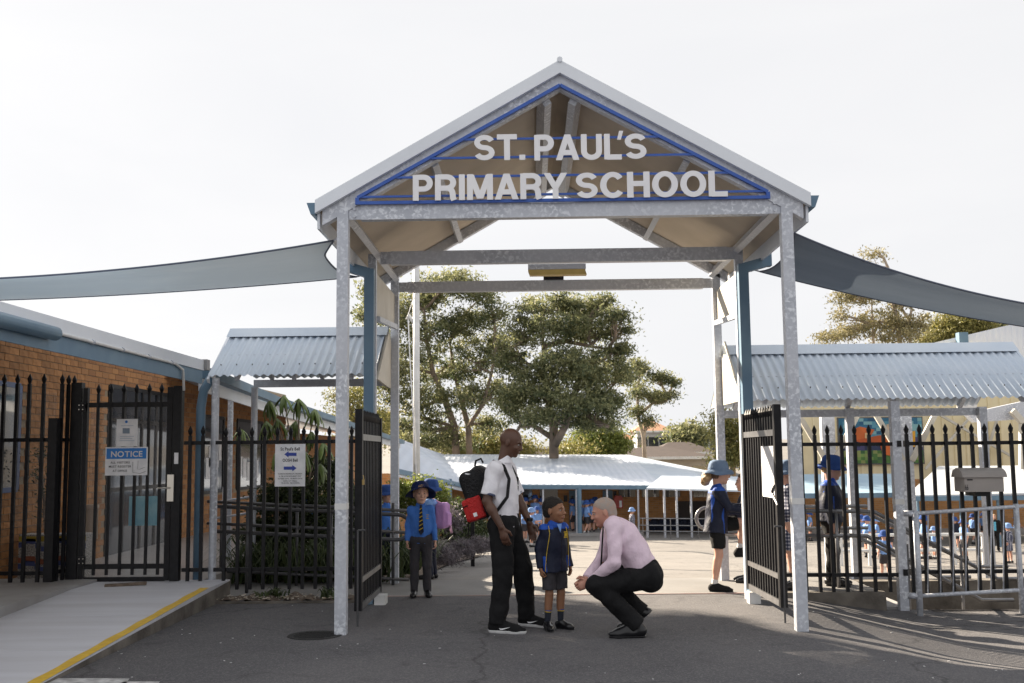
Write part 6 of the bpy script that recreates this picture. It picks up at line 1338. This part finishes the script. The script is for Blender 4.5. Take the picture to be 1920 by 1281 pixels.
for s_ in (-1,):
    y = J['shR'][1]*.72 if s_ < 0 else .13; pts = [(-.19, y, 1.45), (-.11, y, 1.545), (-.01, y-.02, 1.50), (.045, y-.045, 1.38), (.03, y-.06, 1.22), (-.06, y-.07, 1.10), (-.2, y-.02, 1.08)]; pts = [V(p) for p in pts]
    fine = []
    for i in range(len(pts)-1):
        for k in range(4): fine.append(pts[i].lerp(pts[i+1], k/4))
    m.tube(fine+[pts[-1]], .016, 8)
m.tube([(-.19, .13, 1.45), (-.11, .13, 1.545), (-.01, .13, 1.50), (.05, .13, 1.38), (.04, .14, 1.2)], .016, 8)
lmesh('strap', m, CM_['packblack'], bp, True)
m = MB(); m.tube([(-.04, -.20, 1.06), (-.035, -.215, .95), (-.03, -.215, .90)], .014, 6); m.tube([(-.36, -.1, 1.02), (-.37, -.1, .85)], .006, 6); m.tube([(-.24, -.03, 1.53), (-.26, -.03, 1.57), (-.31, -.03, 1.55), (-.32, -.03, 1.50)], .01, 8); lmesh('webbing', m, CM_['packblack'], bp, True)
m = MB(); m.tube([V(cb+Rb@np.array([-.08, -.13, .06])), V(cb+Rb@np.array([-.09, -.14, -.06]))], .012, 6); lmesh('teal_tag', m, mat('teal_tag', (.05, .4, .35), .5), bp)
# small boy in navy jacket
pb = G(1041, 1180)
bh = radians(-58)
def loc_dir(world, heading): c_, s_ = cos(-heading), sin(-heading); return np.array([world[0]*c_-world[1]*s_, world[0]*s_+world[1]*c_, world[2]])
root, J, RT, top = human('small boy in navy and royal blue jacket and grey shorts facing the crouching man', pb, bh, KID,
    dict(elL=(-.02, .16, .78), elR=(-.03, -.16, .78), wrL=(.03, .17, .60), wrR=(.02, -.175, .60), hdL=(.15, -.1, -1), hdR=(.15, .1, -1), anL=(-.01, .07, .065), anR=(-.01, -.085, .065), toL=(.09, .11, .025), toR=(.1, -.12, .025)),
    r=.72, hs=1.12, skin='brown', face=loc_dir((.86, -.52, 0), bh), top='jacket', topm='navy', bottom='short', botm='grey', hair='black', sock=('sock', .15, True), h=.0055, hb=.005, curl=1.15, hem=np.array([0, 0, .565]), shortlen=.66, scale=.93)
top.data.materials.append(CM_['royal'])
colour_by(top, lambda c: ((c[:, 2] > .985) & (np.abs(c[:, 1]) > .045)) | ((c[:, 2] > 1.0)) | ((np.abs(c[:, 1]) > .125) & (np.abs(c[:, 1]) < .155) & (c[:, 2] < .72) & (c[:, 0] > -.1) & (np.abs(c[:, 0]) < .09)))
m = MB(); m.tube([(.055, -.098, 1.02), (.088, -.105, .94), (.075, -.118, .84), (.06, -.128, .74), (.05, -.135, .62), (.05, -.135, .575)], .0035, 6); m.tube([(.07, .098, 1.0), (.09, .105, .94), (.08, .118, .84), (.065, .128, .74), (.05, .135, .60)], .0035, 6); lmesh('piping', m, CM_['yel'], root)
c = SDF(.005); n_ = J['neck']; up_, fw_ = RT[:, 2], RT[:, 0]; c.rc(n_-up_*.005+fw_*.01, n_+up_*.035, .068, .058, .01, None, [(up_-fw_*.7, n_+up_*.036), (-up_, n_-up_*.02)]); part(c, 'collar', CM_['royal'], root)
m = MB(); m.prism([(.098, -.028, 1.035), (.118, 0, .955), (.098, .028, 1.035)], (.006, 0, .002)); lmesh('shirt_front', m, CM_['lightblue'], root)
m = MB(); m.prism([(.118, .045, .955), (.118, .078, .955), (.125, .078, .90), (.125, .045, .90)], (.004, 0, 0)) ; 
m = MB()
for z, w_ in ((.955, .04), (.93, .018), (.905, .04)):
    m.box((.121, .062, z), (.008, w_, .010), Matrix.Rotation(.12, 3, 'Y'))
m.box((.122, .062, .93), (.008, .03, .03)); lmesh('badge', m, CM_['yel'], root)
m = MB(); m.tube([(.133, 0, .955), (.138, 0, .85), (.134, 0, .72), (.13, 0, .58)], .002, 5); lmesh('zip', m, CM_['black'], root)
# crouching man
ps = G(1185, 1191)
root, J, RT, top = human('older man in pale pink shirt and black tie crouching in front of the boy', ps, pi+radians(0), ADULT,
    dict(pel=(-.13, 0, .55), che=(.04, 0, .83), neck=(.165, 0, .985), head=(.228, .0, 1.080), shL=(.15, .17, .975), shR=(.16, -.17, .975), elL=(.16, .24, .66), elR=(.22, -.2, .68), wrL=(.365, .10, .475), wrR=(.38, -.04, .49), hdL=(.8, -.35, -.35), hdR=(.8, .25, -.45), pmL=(-.3, -1, 0), pmR=(-.3, 1, 0), thL=(.2, 0, 1), thR=(.2, 0, 1),
         hiL=(-.15, .10, .52), hiR=(-.13, -.10, .53), knL=(.32, .15, .46), knR=(.27, -.16, .50), anL=(-.03, .13, .12), anR=(-.10, -.12, .19), toL=(.13, .14, .035), toR=(.035, -.13, .055), ftR=(.62, 0, .78)),
    r=1.12, hs=1.08, skin='pink', face=(1, .05, -.22), hup=(.25, 0, 1), top='long', topm='pink', bottom='long', botm='black', tw=1.08, hair='grey', shoe='leather', sock=('sock', .14, False), h=.007, hb=.0055, curl=.9, hem=np.array([-.09, 0, .60]))
n_ = J['neck']; up_, fw_ = RT[:, 2], RT[:, 0]
c = SDF(.006); c.rc(n_-up_*.02, n_+up_*.06, .07, .060, .01, None, [(up_, n_+up_*.055), (-up_, n_-up_*.01)]); part(c, 'collar', CM_['pink'], root)
m = MB(); p0 = V(n_+fw_*.065+up_*.02); m.prism([p0+V((0, -.012, 0)), p0+V((0, .012, 0)), p0+V((.03, .03, -.40)), p0+V((.035, 0, -.44)), p0+V((.03, -.03, -.40))], (.012, 0, .0)); m.box(p0+V((.0, 0, .0)), (.03, .03, .035)); lmesh('tie', m, CM_['black'], root)
c = SDF(.006); q = J['pel']+up_*.075; c.rc(J['pel']-up_*.02, J['pel']+up_*.14, .158, .152, .01, (fw_, .80), [(up_, q+up_*.017), (-up_, q-up_*.017)]); part(c, 'belt', CM_['leather'], root)
# boy in the wide navy hat
ph = G(789, 1119)
bh2 = radians(-83)
root, J, RT, top = human('boy in wide navy hat, bright blue shirt and striped tie beside the left rail', ph, bh2, KID,
    dict(elL=(-.02, .15, .80), elR=(-.02, -.14, .80), wrL=(.03, .165, .63), wrR=(.03, -.155, .63), hdL=(.1, .1, -1)), r=.70, hs=1.04, skin='fair', face=loc_dir((.25, -.95, .02), bh2), top='long', topm='shirtblue', bottom='long', botm='grey', hat='wide', hatm='hatnavy', hair='fair', h=.007, hb=.006, curl=.9, hem=np.array([0, 0, .60]), scale=1.0)
m = MB(); m.prism([(.075, -.012, 1.04), (.075, .012, 1.04), (.125, .032, .74), (.13, 0, .70), (.125, -.026, .74)], (.01, 0, .003)); tie = lmesh('tie', m, CM_['navy'], root)
m = MB()
for k in range(6): z = 1.0-.045*k; x = .084+.0105*(k+.3); m.box((x+.012, .0, z), (.006, .03+.005*k, .009), Matrix.Rotation(.5, 3, 'X'))
lmesh('stripe', m, CM_['yel'], tie)
m = MB()
for z, w_ in ((.93, .03), (.91, .018), (.89, .03)): m.box((.118, .075, z), (.006, w_, .008))
lmesh('badge', m, CM_['yel'], root)
c = SDF(.006); n_ = J['neck']; up_, fw_ = RT[:, 2], RT[:, 0]; c.rc(n_-up_*.005, n_+up_*.035, .058, .052, .01, None, [(up_-fw_*.6, n_+up_*.036), (-up_, n_-up_*.01)]); part(c, 'collar', CM_['shirtblue'], root)
# child with lilac backpack just behind him
p2 = P(808, 1068, 14.4); p2.z = cz(p2.x, p2.y)
root, J, RT, top = human('child in blue bucket hat with lilac backpack just behind the boy in wide hat', p2, radians(165), KID, None, r=.70, hs=.95, skin='fair', face=(1, .3, 0), top='long', topm='lightblue', bottom='long', botm='navy', hat='bucket', hatm='hatblue', hair='brown', h=.010, hb=.009, scale=1.02)
lb2 = thing('backpack', 'lilac school backpack with pink straps worn by the child behind the hatted boy', 'backpack', p2); lb2.rotation_euler.z = radians(165)
b = SDF(.009, .002, 25); b.bx((-.17, 0, .84), (.075, .12, .17), None, .05, .02); b.bx((-.24, 0, .79), (.03, .09, .09), None, .025, .02); part(b, 'bag', CM_['lilac'], lb2)
m = MB(); m.tube([(-.1, -.1, 1.0), (0, -.1, 1.05), (.08, -.1, .95), (.0, -.12, .75)], .012, 6); m.tube([(-.25, -.08, .7), (-.26, -.09, .6)], .014, 6); lmesh('strap', m, mat('pink_strap', (.6, .35, .5), .7), lb2, True)
# child behind the left gate leaf
p3 = P(724, 1090, 14.3); p3.z = cz(p3.x, p3.y)
human('child in blue cap half hidden behind the left gate leaf, between leaf and rear post', p3, radians(-60), KID, None, r=.70, hs=.95, skin='fair', face=(1, .2, -.1), top='long', topm='shirtblue', bottom='long', botm='navy', hat='bucket', hatm='hatblue', hair='brown', h=.010, hb=.009, scale=.96)
p4 = P(620, 1040, 19.5); p4.z = -.35
for dx, lab, hd in ((-.35, 'child in blue hat showing above the dark shrub, nearer the bell sign', 40), (.05, 'child in blue hat showing above the dark shrub, nearer the left front post', 10)):
    q4 = V((p4.x+dx, p4.y, -.3 + (.12 if dx < 0 else -.05))); human(lab, q4, radians(hd), KID, None, r=.70, hs=.95, skin='fair', top='short', topm='shirtblue', bottom='short', botm='grey', hat='bucket', hatm='hatblue', h=.014, hb=.012, detail=False, scale=1.02)
# girl with raised leg at the right
pg_ = G(1347, 1109)
GJ = dict(pel=(0, 0, .70), che=(.02, 0, .92), neck=(.02, 0, 1.06), head=(.05, 0, 1.205), shL=(.03, .14, 1.02), shR=(.02, -.14, 1.02), elR=(.12, -.17, .86), elL=(.13, .15, .86), wrR=(.32, -.12, .83), wrL=(.33, .1, .84), hdR=(1, 0, -.15), hdL=(1, 0, -.15), hiL=(0, .065, .67), hiR=(0, -.065, .67), knR=(.01, -.06, .37), anR=(-.045, -.06, .07), toR=(.08, -.08, .025), knL=(.30, .10, .70), anL=(.24, .1, .42), toL=(.35, .1, .36))
root, J, RT, top = human('girl in faded bucket hat and dark shorts leaning on the rail beside the right leaf', pg_, radians(-4), KID, GJ, r=.78, hs=.97, skin='fair', face=(1, .05, -.12), top='jacket', topm='navy', bottom='short', botm='black', hat='bucket', hatm='hatgrey', hair='brown', sock=('wsock', .06, False), shoe='black', h=.007, hb=.006, hem=np.array([-.01, 0, .60]), shortlen=.55, scale=1.13)
top.data.materials.append(CM_['royal'])
colour_by(top, lambda c: (((np.abs(c[:, 1]) < .13) & (c[:, 0] > -.06) & (c[:, 0] < .07) & (c[:, 2] < .99)) | ((c[:, 2] > 1.0) & (np.abs(c[:, 1]) < .10)) | ((np.abs(c[:, 1]) > .1) & (c[:, 2] > 1.03))))
q = SDF(.008, .004, 60); q.rc((-.07, 0, 1.19), (-.10, .02, 1.12), .055, .045, .03); q.el((-.09, -.02, 1.16), (.05, .06, .05), None, .02); part(q, 'hair_bun', HAIR['fair'], root)
# others round the right leaf
p5 = P(1404, 1090, 13.5); p5.z = .006
human('child in navy jacket mostly hidden behind the right gate leaf, facing the girl', p5, radians(175), KID, dict(wrR=(.25, -.1, .78), wrL=(.25, .12, .80), elR=(.08, -.16, .82)), r=.78, hs=.95, skin='fair', top='jacket', topm='navy', bottom='short', botm='grey', hair='brown', h=.012, hb=.010, scale=1.05)
p6 = G(1487, 1106)
human('girl in navy and white checked dress and blue hat behind the right front post', p6, radians(165), KID, dict(wrR=(.22, -.1, .80), elR=(.05, -.17, .80), wrL=(.2, .12, .75)), r=.78, hs=.96, skin='fair', face=(1, .2, -.2), top='dress', topm='check', bottom='skirt', botm='check', hat='bucket', hatm='hatgrey', hair='brown', sock=('wsock', .08, False), h=.009, hb=.009, scale=1.16)
p7 = P(1563, 1093, 13.1); p7.z = .006
root, J, RT, top = human('tall pupil in jacket, dark trousers and blue hat seen through the right fence', p7, radians(-20), KID, dict(neck=(.01, 0, 1.03), head=(.035, 0, 1.17), wrR=(.03, -.2, .62)), r=.84, hs=.96, skin='fair', face=(1, .3, -.25), top='jacket', topm='navy', bottom='long', botm='black', hat='bucket', hatm='hatblue', hair='fair', h=.009, hb=.009, scale=1.19)
top.data.materials.append(CM_['royal']); colour_by(top, lambda c: ((np.abs(c[:, 1]) < .15) & (np.abs(c[:, 0]) < .05) & (c[:, 1] < 0) & (c[:, 2] < .95)) | (c[:, 2] > 1.0))

# ------------------------------------------------------------------ children in the yard: a few poses, then copies
poses = []
def proto(label, **k):
    over = k.pop('over', None); r_, J, RT, t = human(label, (0, 0, 0), 0, KID, over, r=.78, hs=.98, h=.02, hb=.018, detail=False, **k); r_['group'] = 'pupils in the lower yard'; return r_
walk = dict(knL=(.10, .07, .37), anL=(.08, .075, .09), toL=(.2, .09, .05), knR=(-.02, -.07, .36), anR=(-.16, -.075, .10), toR=(-.05, -.09, .03), wrL=(-.08, .18, .63), wrR=(.15, -.18, .68), elR=(.02, -.18, .79))
reach = dict(wrR=(.30, -.12, .86), elR=(.13, -.16, .84), wrL=(.26, .12, .76), elL=(.07, .17, .80))
sit = dict(knL=(.25, .08, .62), knR=(.25, -.08, .62), anL=(.24, .08, .30), anR=(.24, -.08, .30), toL=(.34, .08, .26), toR=(.34, -.08, .26))
PROT = [dict(topm='lightblue', top='short', bottom='short', botm='grey', hat='bucket', hatm='hatblue', sock=('sock', .1, False)),
        dict(topm='lightblue', top='short', bottom='short', botm='grey', hat='bucket', hatm='hatblue', sock=('wsock', .08, False), over=walk),
        dict(topm='lightblue', top='short', bottom='short', botm='grey', hat='bucket', hatm='hatlight', sock=('wsock', .08, False), over=reach),
        dict(topm='navy', top='jacket', bottom='short', botm='grey', hat='bucket', hatm='hatblue'),
        dict(topm='check', top='dress', bottom='skirt', botm='check', hat='bucket', hatm='hatlight', hair='fair'),
        dict(topm='shirtblue', top='short', bottom='long', botm='grey', hair='brown')]
KIDS = [  # px x, feet y, height px, prototype, facing (deg, 0 = right, -90 = towards us), label
 (986, 1003, 70, 3, -60, 'taller pupil in navy jacket at the left of the far verandah group'),
 (1004, 1002, 74, 0, -100, 'pupil with blue hat standing highest in the group left of the boy\'s head'),
 (1016, 1002, 68, 1, 200, 'pupil in pale blue shirt just left of the boy\'s hair, walking left'),
 (984, 1018, 68, 2, -40, 'pupil in sky blue hat nearest the standing man\'s wrist'),
 (997, 1026, 74, 2, 10, 'pupil in sky blue hat reaching out in front of the verandah group'),
 (1008, 1018, 68, 0, -110, 'pupil in blue hat facing us in front of the verandah group'),
 (1055, 995, 76, 5, 90, 'pupil without hat seen from behind beside the number sign, right of the boy\'s head'),
 (1074, 1000, 64, 0, 160, 'pupil in blue hat standing before the far blue door'),
 (1094, 1003, 64, 2, 170, 'pupil reaching left beside the far blue downpipe'),
 (1101, 1004, 66, 1, 20, 'pupil in blue hat running right just behind the downpipe group'),
 (1110, 1002, 66, 0, 90, 'pupil with back to us nearest the crouching man\'s forehead'),
 (1117, 998, 66, 1, -20, 'pupil in blue hat striding behind the crouching man\'s face'),
 (1168, 992, 40, 5, -100, 'small hatless pupil under the red cabinet'),
 (1186, 1014, 62, 4, 20, 'girl in pale dress and sky blue hat walking behind the crouching man\'s back'),
 (1202, 992, 50, 3, -90, 'pupil in navy jacket alone by the first thin verandah post'),
 (1268, 990, 46, 3, 0, 'pupil in navy sitting area under the verandah, left of the two'),
 (1281, 990, 46, 5, 180, 'hatless pupil under the verandah facing left, right of the two'),
 (1312, 992, 46, 0, -90, 'pupil in blue hat beneath the verandah behind the hooped rail'),
 (1617, 1040, 74, 1, -60, 'pupil in blue hat at the far left of the right-hand yard group'),
 (1628, 1046, 78, 0, 20, 'pupil in blue hat beside the stair rail, second from the left in the right-hand yard'),
 (1645, 1040, 70, 2, 180, 'pupil with sky blue hat facing left behind the white rail'),
 (1670, 1034, 52, 3, 90, 'pupil in navy jacket with back to us behind the white rail'),
 (1661, 1088, 92, 1, 80, 'large pupil bending away just left of the galvanised canopy post'),
 (1735, 1050, 84, 1, 170, 'pupil in blue hat walking left between canopy post and letterbox'),
 (1753, 1048, 60, 2, 0, 'smaller pupil with sky blue hat right of the one walking left'),
 (1793, 1030, 60, 3, 90, 'pupil in navy jacket with back to us behind the letterbox bracket'),
 (1810, 1052, 78, 0, 200, 'pupil in blue hat beneath the letterbox'),
 (1826, 1020, 56, 1, 30, 'distant pupil walking right beneath the letterbox lid'),
 (1845, 1012, 50, 0, -90, 'distant pupil in blue hat just left of the far fair-haired adult'),
 (1894, 1056, 74, 4, 120, 'girl in long checked dress at the right end of the pipe barrier'),
 (1908, 1020, 54, 2, -60, 'pupil in sky blue hat at the extreme right of the yard'),
 (1560, 1020, 56, 1, 0, 'pupil in blue hat behind the tall pupil at the fence'),
 (1520, 1015, 56, 0, 180, 'pupil in blue hat seen between fence pickets right of the front post'),
 (1430, 1012, 56, 2, 160, 'pupil with sky blue hat glimpsed behind the right gate leaf')]
def gpos(x, y):
    z = -1.6
    for _ in range(30):
        p = G(x, y, z); z2 = cz(p.x, p.y)
        if abs(z2-z) < .002: break
        z = z*.6+z2*.4
    return V((p.x, p.y, cz(p.x, p.y)))
first = {}
def copy_thing(o, parent=None):
    c = o.copy(); COL.objects.link(c); c.parent = parent
    for ch in list(o.children): copy_thing(ch, c)
    return c
for x, y, hp, k, a, lab in KIDS:
    p = gpos(x, y); sc_ = hp/(FPX/p.y)/1.33
    if k not in first: first[k] = proto(lab, **dict(PROT[k])); o = first[k]
    else: o = copy_thing(first[k])
    o['label'] = lab; o.location = p; o.rotation_euler.z = radians(a); o.scale = (sc_,)*3
p = gpos(1868, 1034); sc_ = 68/(FPX/p.y)/1.8
root, J, RT, top = human('fair-haired adult in black jacket over bright blue top in the lower yard', p, radians(-110), ADULT, None, r=1, hs=1, skin='fair', top='jacket', topm='black', bottom='long', botm='black', hair='fair', h=.022, hb=.02, detail=False, scale=sc_)
m = MB(); m.prism([(.145, -.05, 1.42), (.145, .05, 1.42), (.15, .05, 1.0), (.15, -.05, 1.0)], (.012, 0, 0)); lmesh('blue_front', m, mat('turquoise_cloth', (.12, .45, .65), .7), root)
# white rail / benches in the yard
wr_ = thing('white_rail', 'white painted double rail crossing the lower yard behind the right fence', 'rail', tuple(gpos(1650, 1062)))
a = gpos(1575, 1060); b = gpos(1850, 1060); Yr = (a.y+b.y)/2
for yy in (1003, 1032): q = P(1700, yy, Yr).z; m = MB(); m.tube([(a.x, Yr, q), (b.x, Yr, q)], .045, 8); m.build('rail', M['white'], wr_)
for i in range(6): x = a.x+(b.x-a.x)*i/5; m = MB(); m.tube([(x, Yr, -1.62), (x, Yr, P(1700, 1003, Yr).z)], .05, 8); m.build('post', M['white'], wr_)
# bags on the verandah
m = MB()
for i in range(14): m.lathe([(.001, 0), (.22, .05), (.25, .2), (.18, .4), (.001, .5)], 8, (P(1225+7*i, 990, 44.5).x, 44.4+.2*(i % 2), -1.55))
m.build('school_bags', CM_['navy'], kind='stuff')
